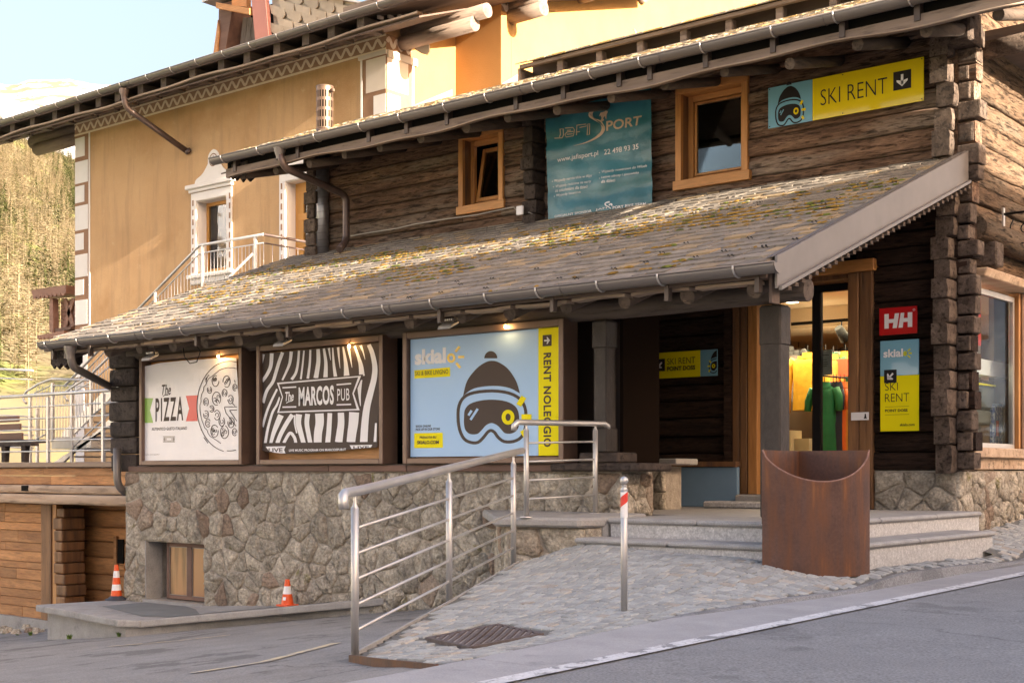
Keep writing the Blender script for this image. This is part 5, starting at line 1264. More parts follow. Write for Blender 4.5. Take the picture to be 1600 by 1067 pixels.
# dim sign inside the porch
YPn = YW-.06; a = PY(1017,551,YPn); b = PY(1121.5,590.5,YPn); z1 = a.z-.01; z0 = PY(1017,593.5,YPn).z+.01; x0, x1 = a.x, b.x; xs = PY(1095,0,YPn).x
t = thing('porch_sign', 'yellow and blue ski rent sign on the dark wall inside the porch', 'sign', (x0, YPn, z0))
boxo('panel', m_yel, t, x0, xs-.001, YPn-.012, YPn+.004, z0, z1, .002); boxo('panel', m_sblue, t, xs+.001, x1, YPn-.012, YPn+.004, z0, z1, .002)
W_, H_ = x1-x0, z1-z0; P = plane(YPn, .015); put_text('SKI RENT', t, m_ink, P, x0+.26*W_, x0+.68*W_, z0+H_*.52, z0+H_*.76, bold=-.008); put_text('POINT DOSS', t, m_ink, P, x0+.26*W_, x0+.68*W_, z0+H_*.27, z0+H_*.44, bold=.035)
arrow_sign(t, lambda x, z, k: Vector((x, YPn-.012-.002*k, z)), x0+.145*W_, z0+H_*.52, H_*.24, radians(-135), m_ink, m_white)
s = H_/900
goggles(t, lambda u, v, k: Vector((min(x1-.003, x1+.02-(u-1050)*s*1.0-.0), YPn-.012-.002*k, z0+H_*.42-(v-280)*s*.95)), m_ink, m_sblue, m_yel)
# small notice on the door jamb
q = PY(1330,643,YW-.07); r_ = PY(1357.5,656,YW-.07); t = thing('door_notice', 'small white notice with a dark bell mark fixed to the brown door post', 'notice', (q.x, q.y, r_.z))
boxo('panel', m_white, t, q.x, r_.x, YW-.075, YW-.065, r_.z-.0, q.z-.01, .001)
P = plane(YW-.078, 0); W_, H_ = r_.x-q.x, q.z-r_.z-.01
mb = MB(); mb.add([P(q.x+W_*u, r_.z+H_*v) for u, v in ((.72,.2),(.92,.2),(.87,.4),(.85,.8),(.79,.8),(.77,.4))], [(0,1,2,3,4,5)]); mb.build('print', m_ink, t)
put_text('OPEN DAILY', t, flat('grey_print', (.45,.43,.5), .5), P, q.x+.06*W_, q.x+.55*W_, r_.z+H_*.5, r_.z+H_*.62) if False else None

# ---- teal banner
YT = YW-.13
bn = [(854,177),(1018.5,137),(1020.5,322),(858,345)]
cs = [PY(*p, YT) for p in bn]
t = thing('banner', 'creased teal vinyl banner with travel club logo hanging between the windows', 'banner', (cs[3].x, YT, cs[3].z))
m_teal = mat('teal_vinyl', (.018,.100,.125), (.045,.205,.275), ns=1.2, rough=.32, bump=.012, bs=3.2, spec=.5, contrast=(.35,.65))
NX, NZ = 26, 30; mb = MB(); V = []
def crease(u, v): return .022*noise.noise(Vector((u*2.2, v*9, 1)))+.012*noise.noise(Vector((u*6, v*7, 5)))+.03*max(0, v-.72)*noise.noise(Vector((u*5+v*4, v*3, 8)))*3
def bpt(u, v, dy=0):
    top_ = cs[0].lerp(cs[1], u); bot_ = cs[3].lerp(cs[2], u); p = bot_.lerp(top_, v); y = YT - abs(.0) - .02 + crease(u, v) - dy
    return Vector((p.x, y, p.z - .02*sin(pi*u)*v*v*0 + .03*(1-v)*0))
for j in range(NZ+1):
    for i in range(NX+1): V.append(bpt(i/NX, j/NZ))
mb.add(V, [(j*(NX+1)+i, j*(NX+1)+i+1, (j+1)*(NX+1)+i+1, (j+1)*(NX+1)+i) for j in range(NZ) for i in range(NX)], smooth=True); mb.build('vinyl_sheet', m_teal, t)
# banner print, positions as shares of the banner, (u right, v up) from crop pixels
BX = lambda px: (px-845)/8.4
def buv(px, py):
    """photo pixel to banner (u, v)"""
    q = PY(px, py, YT); u = (q.x-cs[0].x)/(cs[1].x-cs[0].x); zt_ = cs[0].z+(cs[1].z-cs[0].z)*u; zb2_ = cs[3].z+(cs[2].z-cs[3].z)*u
    return u, (q.z-zb2_)/(zt_-zb2_)
def btext(s_, m, xl, yt, yb, xr, yb2, bold=.0, slant=0, spacing=1.0):
    """text with its baseline from (xl, yb) to (xr, yb2), height yb-yt"""
    Vt, F_ = text_mesh(s_, bold, spacing); ax, bx_ = min(v[0] for v in Vt), max(v[0] for v in Vt); ay, by = min(v[1] for v in Vt), max(v[1] for v in Vt)
    out = []
    for v in Vt:
        a_ = (v[0]-ax)/(bx_-ax); h_ = (v[1]-ay)/(by-ay); x = xl+(xr-xl)*a_+slant*h_*(yb-yt); y = yb+(yb2-yb)*a_-(yb-yt)*h_
        out.append(bpt(*buv(x, y), dy=.006))
    mb = MB(); mb.add(out, F_); mb.build('lettering', m, t)
c7 = lambda x, y: (845+x/8.4, 130+y/8.4); c8 = lambda x, y: (845+x/8.4, 230+y/8.4)
bp_ = lambda x, y: bpt(*buv(*c7(x, y)), dy=.006)
mb = MB()
for pts in ([(180,730),(280,725),(300,690),(305,610),(265,612),(262,680),(245,715)], [(330,600),(430,590),(445,620),(430,700),(335,715),(320,680),(350,650),(430,640)], [(345,680),(420,672)], [(350,630),(400,625)], [(470,690),(480,560),(600,545),(605,570),(510,590)],[(460,650),(510,640)], [(625,545),(650,540),(640,680),(610,690),(625,545)]):
    stroke(mb, bp_, pts, 11)
mb.build('lettering', m_beige, t)
poly_ = smooth([(440,835),(560,800),(680,740),(770,670),(810,600),(790,540),(700,490),(640,450),(640,400),(700,350),(835,325),(760,350),(700,390),(690,430),(720,470),(800,500),(845,560),(850,620),(800,690),(700,755),(560,810)], True, 3)
mb = MB(); mb.add([bp_(*p) for p in poly_], [tuple(range(len(poly_)))]); mb.build('emblem', m_beige, t)
mb = MB(); mb.add([bp_(*p) for p in [(775,450),(800,395),(850,385),(870,372),(895,378),(892,400),(880,420),(878,490),(865,470),(860,440),(835,470),(850,500),(820,520),(800,505),(815,470),(795,430)]], [tuple(range(16))]); mb.build('emblem', m_beige, t)
btext('PORT', m_beige, *c7(865,0)[:1], c7(0,510)[1], c7(0,640)[1], c7(1325,0)[0], c7(0,560)[1], bold=.02, slant=.1)
btext('www.jafisport.pl', m_white, c7(215,0)[0], c7(0,985)[1], c7(0,1070)[1], c7(755,0)[0], c7(0,975)[1], bold=.01)
btext('22 498 93 35', m_white, c7(830,0)[0], c7(0,880)[1], c7(0,950)[1], c7(1285,0)[0], c7(0,872)[1], bold=.01)
for s_, xl, yb, xr, yb2, h in (('Wyjazdy narciarskie w Alpy',165,480,665,405,46),('Wyjazdy rodzinne na narty',180,550,655,482,46),('ze szkoleniami dla dzieci',175,600,605,545,42),('Wyjazdy incentive',188,668,512,620,42),
    ('Wyjazdy rowerowe do Wloch',795,362,1392,280,46),('Letnie obozy i zimowiska',800,432,1295,368,42),('dla dzieci',798,485,980,462,40)):
    btext(s_, m_white, c8(xl,0)[0], c8(0,yb-h)[1], c8(0,yb)[1], c8(xr,0)[0], c8(0,yb2)[1], bold=.005, slant=.1)
mb = MB()
for x, y in ((148,460),(155,530),(168,655),(772,345),(775,420)): stroke(mb, lambda x_, y_: bpt(*buv(*c8(x_, y_)), dy=.006), [(x-5,y),(x+5,y)], 9)
mb.build('print', m_white, t)
btext('OFICJALNY SPONSOR', m_white, c8(165,0)[0], c8(0,905)[1], c8(0,945)[1], c8(660,0)[0], c8(0,870)[1], bold=.01)
btext('JAFI', m_white, c8(710,0)[0], c8(0,820)[1], c8(0,850)[1], c8(860,0)[0], c8(0,822)[1]); btext('PORT', m_white, c8(940,0)[0], c8(0,785)[1], c8(0,822)[1], c8(1080,0)[0], c8(0,806)[1], bold=.02)
btext('BIKE TEAM', m_white, c8(1100,0)[0], c8(0,762)[1], c8(0,805)[1], c8(1380,0)[0], c8(0,775)[1], bold=.015)
mb = MB(); stroke(mb, lambda x_, y_: bpt(*buv(*c8(x_, y_)), dy=.006), smooth([(900,728),(850,740),(840,765),(880,790),(915,815)]), 22, taper=.4); stroke(mb, lambda x_, y_: bpt(*buv(*c8(x_, y_)), dy=.006), smooth([(890,770),(925,755),(930,780)]), 18); mb.build('emblem', m_white, t)

# ---- floodlights under the gutter
for k, (px, py, lb) in enumerate(((236,555,'small grey floodlight over the pizza poster'), (443,532,'small grey floodlight over the zebra poster'), (702,504,'small grey floodlight over the blue ski poster'))):
    q = PY(px, py, 9.8); t = thing('floodlight', lb, 'floodlight', q, 'floodlights under the lean-to gutter')
    mb = MB(); p = [q+Vector((sx*.085, sy, sz)) for sx in (-1,) for sy, sz in ((-.09,-.075),(.05,-.01),(.065,.03),(-.075,-.035))]
    r_ = [v+Vector((.17,0,0)) for v in p]; mb.hexa([p[0],r_[0],r_[1],p[1],p[3],r_[3],r_[2],p[2]]); mb.build('housing', m_steel_d, t, bevel=.008)
    for j in range(5): MB().box(q.x-.06+j*.028, q.x-.052+j*.028, q.y-.03, q.y+.06, q.z+.015, q.z+.035).build('cooling_fin', m_steel_d, t)
    for sx in (-.07,.07): MB().tube([q+Vector((sx,0,.0)), q+Vector((sx,.0,.10))], .008, 6).build('yoke', m_brown_d, t)
    boxo('mount', m_brown_d, t, q.x-.08, q.x+.08, q.y-.02, q.y+.02, q.z+.095, q.z+.11)
q = PY(286,545,9.85); tag(MB().tube([q+Vector((0,0,.02)), q+Vector((.03,0,-.10)), q+Vector((.13,0,-.18)), q+Vector((.26,0,-.17)), q+Vector((.33,0,-.05)), q+Vector((.22,0,.06))], .006, 6).build('hanging_cable', m_black), 'black cable loop hanging in front of the pizza poster frame', 'cable')
# wrought iron bracket on the gable wall
Xb = XG+.06; a = PX(1569,325,Xb); b = PX(1571,382,Xb); c = PX(1571,333,Xb)
t = thing('iron_bracket', 'black wrought iron scroll bracket with spiral on the sunlit log gable', 'bracket', b)
MB().box(Xb-.02,Xb+.0,a.y-.02,a.y+.03,b.z,a.z).build('wall_plate', m_steel_d, t)
z_ = a.z-.07
MB().tube([(Xb,a.y,z_),(Xb+1.1,a.y,z_)], .014, 8).build('arm', m_black, t)
sp = [(Xb+.02+.0, a.y, z_-.02)]
mb = MB(); cxx, czz = Xb+.24, z_-.20
mb.tube([(cxx+(.19-.015*i*.55)*cos(pi*.75+i*.42)*1.0, a.y, czz+(.19-.015*i*.55)*sin(pi*.75+i*.42)) for i in range(22)], .008, 6); mb.tube([(cxx+(.165-.0)*cos(5.6), a.y, czz+.165*sin(5.6)), (cxx+.2,a.y,czz-.02),(cxx+.33,a.y,z_)], .008, 6)
mb.build('scroll', m_black, t)
# ---------------------------------------------------------------- OCHRE HOUSE behind
YBH = 17.5; YB3 = 19.4
Y_ = thing('ochre_house', 'large ochre plastered house with wavy frieze and white quoins behind the log building', 'building', (-22, YBH, -3))
yx0 = PY(117.5,0,YBH).x; yx1 = PY(604,0,YBH).x; X2 = yx1; X3 = PY(783,0,YB3).x
FZ0, FZ1 = PY(118,214,YBH).z, PY(118,194,YBH).z
wz = 11.5
wins = []
wa = (PY(308,0,YBH).x, PY(355,0,YBH).x, PY(335,422,YBH).z, PY(308,315,YBH).z)
wb = (PY(447,0,YBH).x, PY(500,0,YBH).x, PY(470,500,YBH).z, PY(447,284,YBH).z)
def wall_with_holes(parent, m, x0, x1, z0, z1, yf, th, holes):
    holes = sorted(holes); x = x0
    mb = MB()
    for (a, b, c, d) in holes:
        mb.box(x, a, yf, yf+th, z0, z1); mb.box(a, b, yf, yf+th, z0, c); mb.box(a, b, yf, yf+th, d, z1); x = b
    mb.box(x, x1, yf, yf+th, z0, z1); return mb.build('wall', m, parent)
wall_with_holes(Y_, m_render, yx0, X2, -3.2, FZ1+.45, YBH, .38, [wa, wb])
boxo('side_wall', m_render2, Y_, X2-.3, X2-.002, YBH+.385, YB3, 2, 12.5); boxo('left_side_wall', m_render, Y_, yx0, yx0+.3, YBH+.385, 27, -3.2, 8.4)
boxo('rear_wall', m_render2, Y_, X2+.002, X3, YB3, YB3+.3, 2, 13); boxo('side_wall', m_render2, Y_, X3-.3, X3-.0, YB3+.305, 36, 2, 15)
# frieze: pale bands and a wavy ribbon
m_frb = mat('frieze_brown', (.36,.215,.125), (.42,.25,.15), ns=6, rough=.95); m_frw = mat('frieze_cream', (.80,.66,.49), (.84,.70,.52), ns=6, rough=.95)  # extra light put into these frieze colours to offset the soffit shade
boxo('frieze_band', m_frb, Y_, yx0+.002, X2-.0, YBH-.012, YBH-.001, FZ0, FZ1)
bh = FZ1-FZ0
boxo('frieze_edge', m_frw, Y_, yx0, X2+.002, YBH-.02, YBH-.013, FZ1-.12*bh, FZ1); boxo('frieze_edge', m_frw, Y_, yx0, X2+.002, YBH-.02, YBH-.013, FZ0, FZ0+.14*bh)
P = plane(YBH, .0155); L_ = X2-yx0; nw = 36; mb = MB()
pts = [(yx0+.01+(L_-.02)*i/(nw*8), FZ0+bh*(.51+.24*sin(2*pi*i/8))) for i in range(nw*8+1)]; stroke(mb, P, pts, .062); mb.build('frieze_wave', m_frw, Y_)
P2 = lambda y, z: Vector((X2+.016, y, z))
boxo('frieze_band', m_sgraf, Y_, X2+.002, X2+.010, YBH, YBH+.62, FZ0, FZ1); mb = MB(); stroke(mb, P2, [(YBH+.62*i/24, FZ0+bh*(.51+.25*sin(2*pi*i/8))) for i in range(25)], .075); mb.build('frieze_wave', m_trim, Y_)
# painted corner quoins
qy = [214,250,289,317,352,358,394,438,444]
rows = [(216,246,132),(255,285,138),(292,321,132),(325,360,138),(363,391,132),(399,441,137),(440,463,131),(470,507,137)]
boxo('quoin_ground', m_sgraf, Y_, yx0+.002, PY(139,0,YBH).x, YBH-.008, YBH-.001, PY(120,560,YBH).z, FZ0-.001); boxo('quoin_edge', m_trim_w, Y_, PY(139,0,YBH).x+.001, PY(141,0,YBH).x, YBH-.012, YBH-.001, PY(120,530,YBH).z, FZ0-.001)
seq = [(217,247,133),(254,288,138),(292,318,132.5),(323,361,138),(366,392,131.5),(399,434,137.5),(438,462,131.5),(470,508,137),(515,545,131.5),(550,590,137),(597,625,131.5),(632,668,137)]
for (a, b, xr) in seq:
    boxo('quoin', m_trim_w, Y_, yx0+.012, PY(xr,0,YBH).x, YBH-.014, YBH-.0085, PY(120,b,YBH).z, PY(120,a,YBH).z, .002)
# corner pilaster at the right end (two faces)
pa = PY(567,0,YBH).x; cx0 = pa
pyb = PX(643,100,X2).y
def pil(z0, z1, f0, m):
    boxo('pilaster_panel', m, Y_, cx0+f0*(X2-cx0), X2-.004, YBH-.018, YBH-.0145, z0, z1); boxo('pilaster_panel', m, Y_, X2+.0145, X2+.018, YBH+.004, pyb-f0*(pyb-YBH), z0, z1)
pz = lambda y: PY(604,y,YBH).z
boxo('pilaster', m_sgraf, Y_, cx0, X2, YBH-.014, YBH-.002, 3, FZ0-.03); boxo('pilaster', m_sgraf, Y_, X2+.002, X2+.014, YBH-.0, pyb, 3, FZ0-.03)
pil(pz(139), pz(87), .16, m_trim); pil(pz(180), pz(146), .48, m_trim_w)
boxo('pilaster_edge', m_trim_w, Y_, cx0-.05, cx0-.002, YBH-.02, YBH-.001, 3, FZ0-.03); boxo('pilaster_edge', m_trim_w, Y_, X2+.002, X2+.018, pyb+.002, pyb+.05, 3, FZ0-.03)
boxo('moulding', m_trim, Y_, cx0-.08, X2+.03, YBH-.05, YBH-.001, FZ0-.075, FZ0-.003); boxo('moulding', m_trim, Y_, X2+.003, X2+.05, YBH+.0, pyb+.12, FZ0-.13, FZ0-.0)
m_skt = mat('pink_beige_skirting', (.34,.235,.18), (.38,.27,.21), ns=4, rough=.95)
for Xs, pts_ in ((X2, [(604.5,182),(706,140),(706,300),(604.5,300)]), (X3, [(784,131),(814,113),(814,300),(784,300)])):
    mb = MB(); mb.prism([PX(a_, b_, Xs+.004) for a_, b_ in pts_], (.016,0,0)); mb.build('skirting_band', m_skt, Y_)
# windows with plaster surrounds
def ochre_window(hole, door):
    a, b, c, d = hole; o = sub('window' if not door else 'balcony_door', ((a+b)/2, YBH, c), Y_); s = .17; yf = YBH-.03
    boxo('surround', m_trim_w, o, a-s, a-.001, yf, YBH, c-.05, d, .003); boxo('surround', m_trim_w, o, b+.001, b+s, yf, YBH, c-.05, d, .003)
    boxo('surround', m_trim_w, o, a-s, b+s, yf, YBH, d+.001, d+.18, .003)
    boxo('moulding', m_trim_w, o, a-s-.04, b+s+.04, yf-.04, YBH, d+.182, d+.25, .008); boxo('moulding', m_trim_w, o, a-s-.10, b+s+.10, yf-.09, YBH, d+.252, d+.34, .012); boxo('moulding_line', m_sgraf, o, a-s-.04, b+s+.04, yf-.004, YBH, d+.172, d+.184)
    for x in (a-s*.72, b+s*.55):
        zz_ = c
        while zz_ < d+.05:
            boxo('painted_dash', m_sgraf, o, x, x+.045, yf-.003, yf-.0005, zz_, zz_+.12); zz_ += .20
    if not door:
        xm = (a+b)/2+.07; z0 = d+.345
        pr = smooth([(xm-.62,z0),(xm-.58,z0+.10),(xm-.36,z0+.20),(xm-.18,z0+.38)], False, 4)+smooth([(xm-.18,z0+.38),(xm-.16,z0+.56),(xm,z0+.66),(xm+.16,z0+.56),(xm+.18,z0+.38)], False, 3)[1:]+smooth([(xm+.18,z0+.38),(xm+.36,z0+.20),(xm+.58,z0+.10),(xm+.62,z0)], False, 4)[1:]
        mb = MB(); mb.prism([(x, YBH-.001, z) for x, z in pr], (0,-.02,0)); mb.build('pediment', m_trim_w, o)
        mb = MB(); stroke(mb, plane(YBH,.026), ell(xm, z0+.44, .125, .125, 24), .022, True)
        for k in range(6): stroke(mb, plane(YBH,.026), [(xm, z0+.44), (xm+.085*cos(k*pi/3+.5), z0+.44+.085*sin(k*pi/3+.5))], .022)
        mb.build('rosette', m_sgraf, o)
        boxo('sill', m_trim_w, o, a-s-.08, b+s+.08, YBH-.10, YBH, c-.13, c-.052, .012); boxo('sill', m_trim_w, o, a-s-.02, b+s+.02, YBH-.05, YBH, c-.26, c-.132, .02)
        mb = MB(); mb.prism([(xm-.24,YBH-.001,c-.262),(xm+.20,YBH-.001,c-.262),(xm+.02,YBH-.001,c-.50),(xm-.06,YBH-.001,c-.50)], (0,-.02,0)); mb.build('sill_drop', m_trim_w, o)
    D = .30
    boxo('reveal', m_trim_w, o, a, a+.012, YBH+.001, YBH+D, c, d); boxo('reveal', m_trim_w, o, a+.012, b, YBH+.001, YBH+D, d-.012, d)
    fw = .085; y0 = YBH+D
    for (p, q, r_, s_) in ((a+.012,a+fw,c,d-.012),(b-fw,b,c,d-.012),(a+fw,b-fw,c,c+fw),(a+fw,b-fw,d-fw,d-.012)):
        boxo('frame', m_orange_w if q-p < s_-r_ else m_orange_wx, o, p, q, y0-.07, y0, r_, s_, .006)
    if not door:
        boxo('pane', m_glass_s, o, a+fw, b-fw, y0-.04, y0-.03, c+fw, d-fw); boxo('curtain', m_curtain, o, a+fw, a+fw+.20, y0+.02, y0+.05, c+fw, d-fw)
        boxo('room_behind', m_dark, o, a-.8, b+.1, y0+.3, y0+.32, c-.1, d+.4)
    else:
        ph = (d-fw-c)/4.6; zz_ = d-fw
        for k in range(5):
            boxo('door_rail', m_orange_wx, o, a+fw, b-fw, y0-.07, y0-.005, zz_-.13, zz_, .004); zz_ -= .13
            if zz_-ph*.75 < c: break
            boxo('door_stile', m_orange_w, o, a+fw, a+fw+.16, y0-.07, y0-.005, zz_-.40, zz_, .004)
            boxo('pane', m_glass_s, o, a+fw+.16, b-fw, y0-.04, y0-.03, zz_-.40, zz_); zz_ -= .40
        boxo('room_behind', m_curtain, o, a, b, y0+.1, y0+.12, c, d)
m_orange_w = mat('honey_window_wood', (.50,.24,.05), (.62,.32,.09), ns=6, stretch=WZ, rough=.5, bump=.002, bs=30); m_orange_wx = mat('honey_window_rail', (.50,.24,.05), (.62,.32,.09), ns=6, stretch=WX, rough=.5)
ochre_window(wa, False); ochre_window(wb, True)
# window and painted ornament on the far sunlit wall (only its edge shows)
yy0, yy1 = PX(1120,20,X3).y, PX(1172,20,X3).y
fwn = sub('sunlit_window', (X3, yy0, 7.8), Y_)
boxo('surround', m_trim_w, fwn, X3+.003, X3+.03, yy0-.35, yy0, 7.5, 10.5, .004); boxo('surround', m_trim_w, fwn, X3+.003, X3+.03, yy1, yy1+.9, 7.5, 10.5, .004)
boxo('frame', m_orange_w, fwn, X3+.003, X3+.05, yy1-.5, yy1-.03, 7.5, 10.5, .006); boxo('reveal', m_trim, fwn, X3+.003, X3+.02, yy0+.01, yy1-.52, 7.5, 10.5)
oy = PX(990,50,X3).y; oy2 = PX(1028,50,X3).y; oz = PX(990,62,X3).z; ozt = PX(990,46,X3).z
mb = MB(); mb.prism([(X3+.003,oy,ozt),(X3+.003,oy+.25,ozt-.22),(X3+.003,oy2-.5,ozt-.28),(X3+.003,oy2-.25,ozt+.10),(X3+.003,oy2,ozt+.10),(X3+.003,oy2+.2,ozt-.3),(X3+.003,oy2+.6,oz-.5),(X3+.003,oy+.15,oz-.5),(X3+.003,oy+.18,ozt-.35)], (.02,0,0)); mb.build('painted_scroll', m_trim_w, Y_)
# roof slab, eave, rafters, gutter
OE = 16.35; gz1 = PY(118,163,OE).z; zo = lambda y: gz1+.02+.30*(y-OE)
XO0, XO1 = PY(-90,0,OE).x, PY(652,0,OE).x
mb = MB(); mb.hexa([(XO0,OE,zo(OE)-.03),(XO1,OE,zo(OE)-.03),(XO1,24,zo(24)-.03),(XO0,24,zo(24)-.03),(XO0,OE,zo(OE)+.06),(XO1,OE,zo(OE)+.06),(XO1,24,zo(24)+.06),(XO0,24,zo(24)+.06)]); mb.build('roof', m_soffit, Y_)
gx = [-60,3,26,59,92,125,158,192,233,271,310,352,394,437,486,535,594]
half_gutter(Y_, XO0, XO1, OE-.12, zo(OE)+.04, .085, [PY(p,100,OE-.12).x for p in gx])
zs_ = PY(300,137,OE+.1).z
zl_ = zo(OE)-.26
n_ = 70; rgx = random.Random(4); mb = MB(); V = []
for i in range(n_+1):
    x = XO0+(XO1-XO0)*i/n_; z = zl_+.022*sin(x*1.1)+.012*sin(x*2.9); V += [(x,OE+.0,z),(x,OE+.14,z),(x,OE+.14,z+.035),(x,OE+.0,z+.035)]
mb.add(V, [(4*i+j, 4*i+4+j, 4*i+4+(j+1)%4, 4*i+(j+1)%4) for i in range(n_) for j in range(4)]); mb.build('eave_lath', m_lath, Y_)
mb = MB(); mb.hexa([(XO0,OE+.05,zl_-.05),(XO1,OE+.05,zl_-.05),(XO1,YBH+.1,FZ1+.06),(XO0,YBH+.1,FZ1+.06),(XO0,OE+.05,zl_-.02),(XO1,OE+.05,zl_-.02),(XO1,YBH+.1,FZ1+.09),(XO0,YBH+.1,FZ1+.09)]); mb.build('soffit', m_soffit, Y_)
for k, px in enumerate((-20,12,43,78,113,146,176,212,248,293,338,378,425,470,510,556)):
    X = PY(px+6,0,OE).x; mb = MB(); mb.box(X-.09,X+.09,OE+.02,OE+.5,zl_+.04,zo(OE)-.02); mb.build('rafter', m_raft, Y_)
    MB().tube([(X-.25,OE+.12,zl_-.055),(X-.12,OE+.5,zl_-.05+.45*(FZ1+.06-zl_+.05)),(X-.1,YBH-.02,FZ1+.045)], .03, 8).build('bracket', m_soffit, Y_)
# purlin logs at both gable ends
for (px0, px1, py, r_) in ((57,118,222,.17),(68,118,236,.15)):
    p0 = PY(px0-4,0,YBH+.35); q = PY(118,py-14 if r_ > .16 else py-16,YBH+.1); zc_ = PY(85,213 if r_ > .16 else 228,YBH+.3).z
    MB().tube([(p0.x, YBH+.35-.1*(r_<.16), zc_),(yx0+.3, YBH+.35-.1*(r_<.16), zc_)], r_, 14).build('purlin', m_purlin, Y_)
def purlin(px, py, px2, X_, r_):
    a_ = PX(px, py, X_+.0); e = PY(px2, py, a_.y); MB().tube([(X_-.1,a_.y,a_.z),(e.x,a_.y,a_.z)], r_, 14).build('purlin', m_purlin, Y_)
purlin(628,69,742,X2,.135); purlin(634,53,762,X2+.02,.13)
purlin(799,27,850,X3,.145); purlin(800,12,848,X3,.14); purlin(906,-4,930,X3,.14); purlin(1001,-4,1008,X3,.14)
# verge above the sunlit gables with a saw-tooth edge
for (X_, ya, yb, za, sl_) in ((X2, YBH-.9, YB3+1.2, FZ1+.18, .30), (X3, YB3-.9, 36, PX(800,8,X3).z+.05, .36)):
    mb = MB(); mb.hexa([(X_-.2,ya,za),(X_+.62,ya,za),(X_+.62,yb,za+sl_*(yb-ya)),(X_-.2,yb,za+sl_*(yb-ya)),(X_-.2,ya,za+.10),(X_+.62,ya,za+.10),(X_+.62,yb,za+.10+sl_*(yb-ya)),(X_-.2,yb,za+.10+sl_*(yb-ya))]); mb.build('verge_board', m_purlin, Y_)
    mb = MB(); mb.hexa([(X_+.622,ya,za-.22),(X_+.66,ya,za-.22),(X_+.66,yb,za-.22+sl_*(yb-ya)),(X_+.622,yb,za-.22+sl_*(yb-ya)),(X_+.622,ya,za+.16),(X_+.66,ya,za+.16),(X_+.66,yb,za+.16+sl_*(yb-ya)),(X_+.622,yb,za+.16+sl_*(yb-ya))]); mb.build('barge_board', m_pipe, Y_)
    for k in range(int((yb-ya)/.26)):
        y = ya+.05+k*.26; MB().box(X_+.60,X_+.64,y,y+.13,za-.27+sl_*(y-ya),za-.21+sl_*(y-ya)).build('saw_tooth_board', m_trim, Y_)
boxo('frieze_band', m_sgraf, Y_, X3+.003, X3+.012, YB3, YB3+.45, PX(800,24,X3).z, PX(800,8,X3).z)
mb = MB(); z_a = PX(800,24,X3).z; z_b = PX(800,8,X3).z; stroke(mb, lambda y, z: Vector((X3+.016,y,z)), [(YB3+.45*i/64, (z_a+z_b)/2+(z_b-z_a)*.25*sin(2*pi*i/24)) for i in range(65)], .085); mb.build('frieze_wave', m_trim, Y_)
# downpipe from the eave to the wall
pipe('downpipe', Y_, [PY(194,148,OE-.12), PY(196,168,OE-.10), PY(294,238,YBH-.02)], .062)
MB().lathe(PY(194,146,OE-.12)-Vector((0,0,.02)), [(.10,.10),(.10,.04),(.064,-.04),(.064,-.10)], 14).build('downpipe_funnel', m_pipe, Y_)
MB().tube([PY(296,239,YBH-.0), PY(291.5,234,YBH-.06)], .075, 12).build('pipe_sleeve', m_pipe, Y_)
# dormer on the roof
DYY = 18.2; dp = lambda x, y: PY(x, y, DYY)
dm = sub('dormer', tuple(dp(400,80)), Y_)
def slab(name, m, pts, th, off=0):
    mb = MB(); mb.prism([dp(*p)+Vector((0,off,0)) for p in pts], (0,th,0)); return mb.build(name, m, dm)
slab('dormer_side', m_dark, [(345,6),(420,-8),(420,95),(342,100)], .05, .5)
for k in range(5):
    xa_, xb_ = 366+k*7.6, 366+(k+1)*7.6-.7; slab('wall_plank', m_oldwood, [(xa_-6,98),(xb_-6,98),(xb_+2,24),(xa_+2,24)], .04, .2)
slab('side_board', m_brown_w, [(345,8),(368,2),(352,100),(343,100)], .5, -.05); slab('corner_board', m_orange_x, [(337,92),(343,92),(347,50),(345,33)], .06, -.08)
slab('outrigger', m_orange_x, [(352,9),(352,18),(404,28),(404,18)], .12, -.25); slab('outrigger', m_orange_x, [(371,2),(371,12),(394,14),(394,0)], .12, -.15)
slab('dark_plank', m_brown_w, [(396,28),(412,24),(414,80),(392,80)], .05, .12)
slab('barge_board', m_pink, [(403,-25),(425,-25),(433,68),(412,72)], .10, -.22); slab('roof_edge', m_steel_d, [(333,10),(372,-4),(372,-7),(333,6)], .5, -.3)
dpx = [(426,-30),(470,-30),(640,38),(640,60),(434,72)]
slab('roof_backing', m_scales, dpx, .08, -.06)
rgx = random.Random(3)
for r_ in range(7):
    for k in range(10):
        x = 418+k*25+(12 if r_ % 2 else 0)-r_*.5; y = -24+r_*14+k*6.3
        pts_ = [(x,y-8),(x+24,y-2),(x+24,y+9),(x+20,y+14),(x+12,y+12),(x+3,y+6)]
        if x < 424 or (y-8) < -34+.36*(x-430)-6 or y > 88: continue
        mb = MB(); mb.r = rgx.random(); mb.prism([dp(*p)+Vector((0,-.075-.008*r_,0)) for p in pts_], (0,-.03,0)); mb.build('shingle', m_scales, dm)
slab('ridge_capping', m_steel_d, [(478,-8),(640,22),(640,19),(478,-11)], .3, -.2)
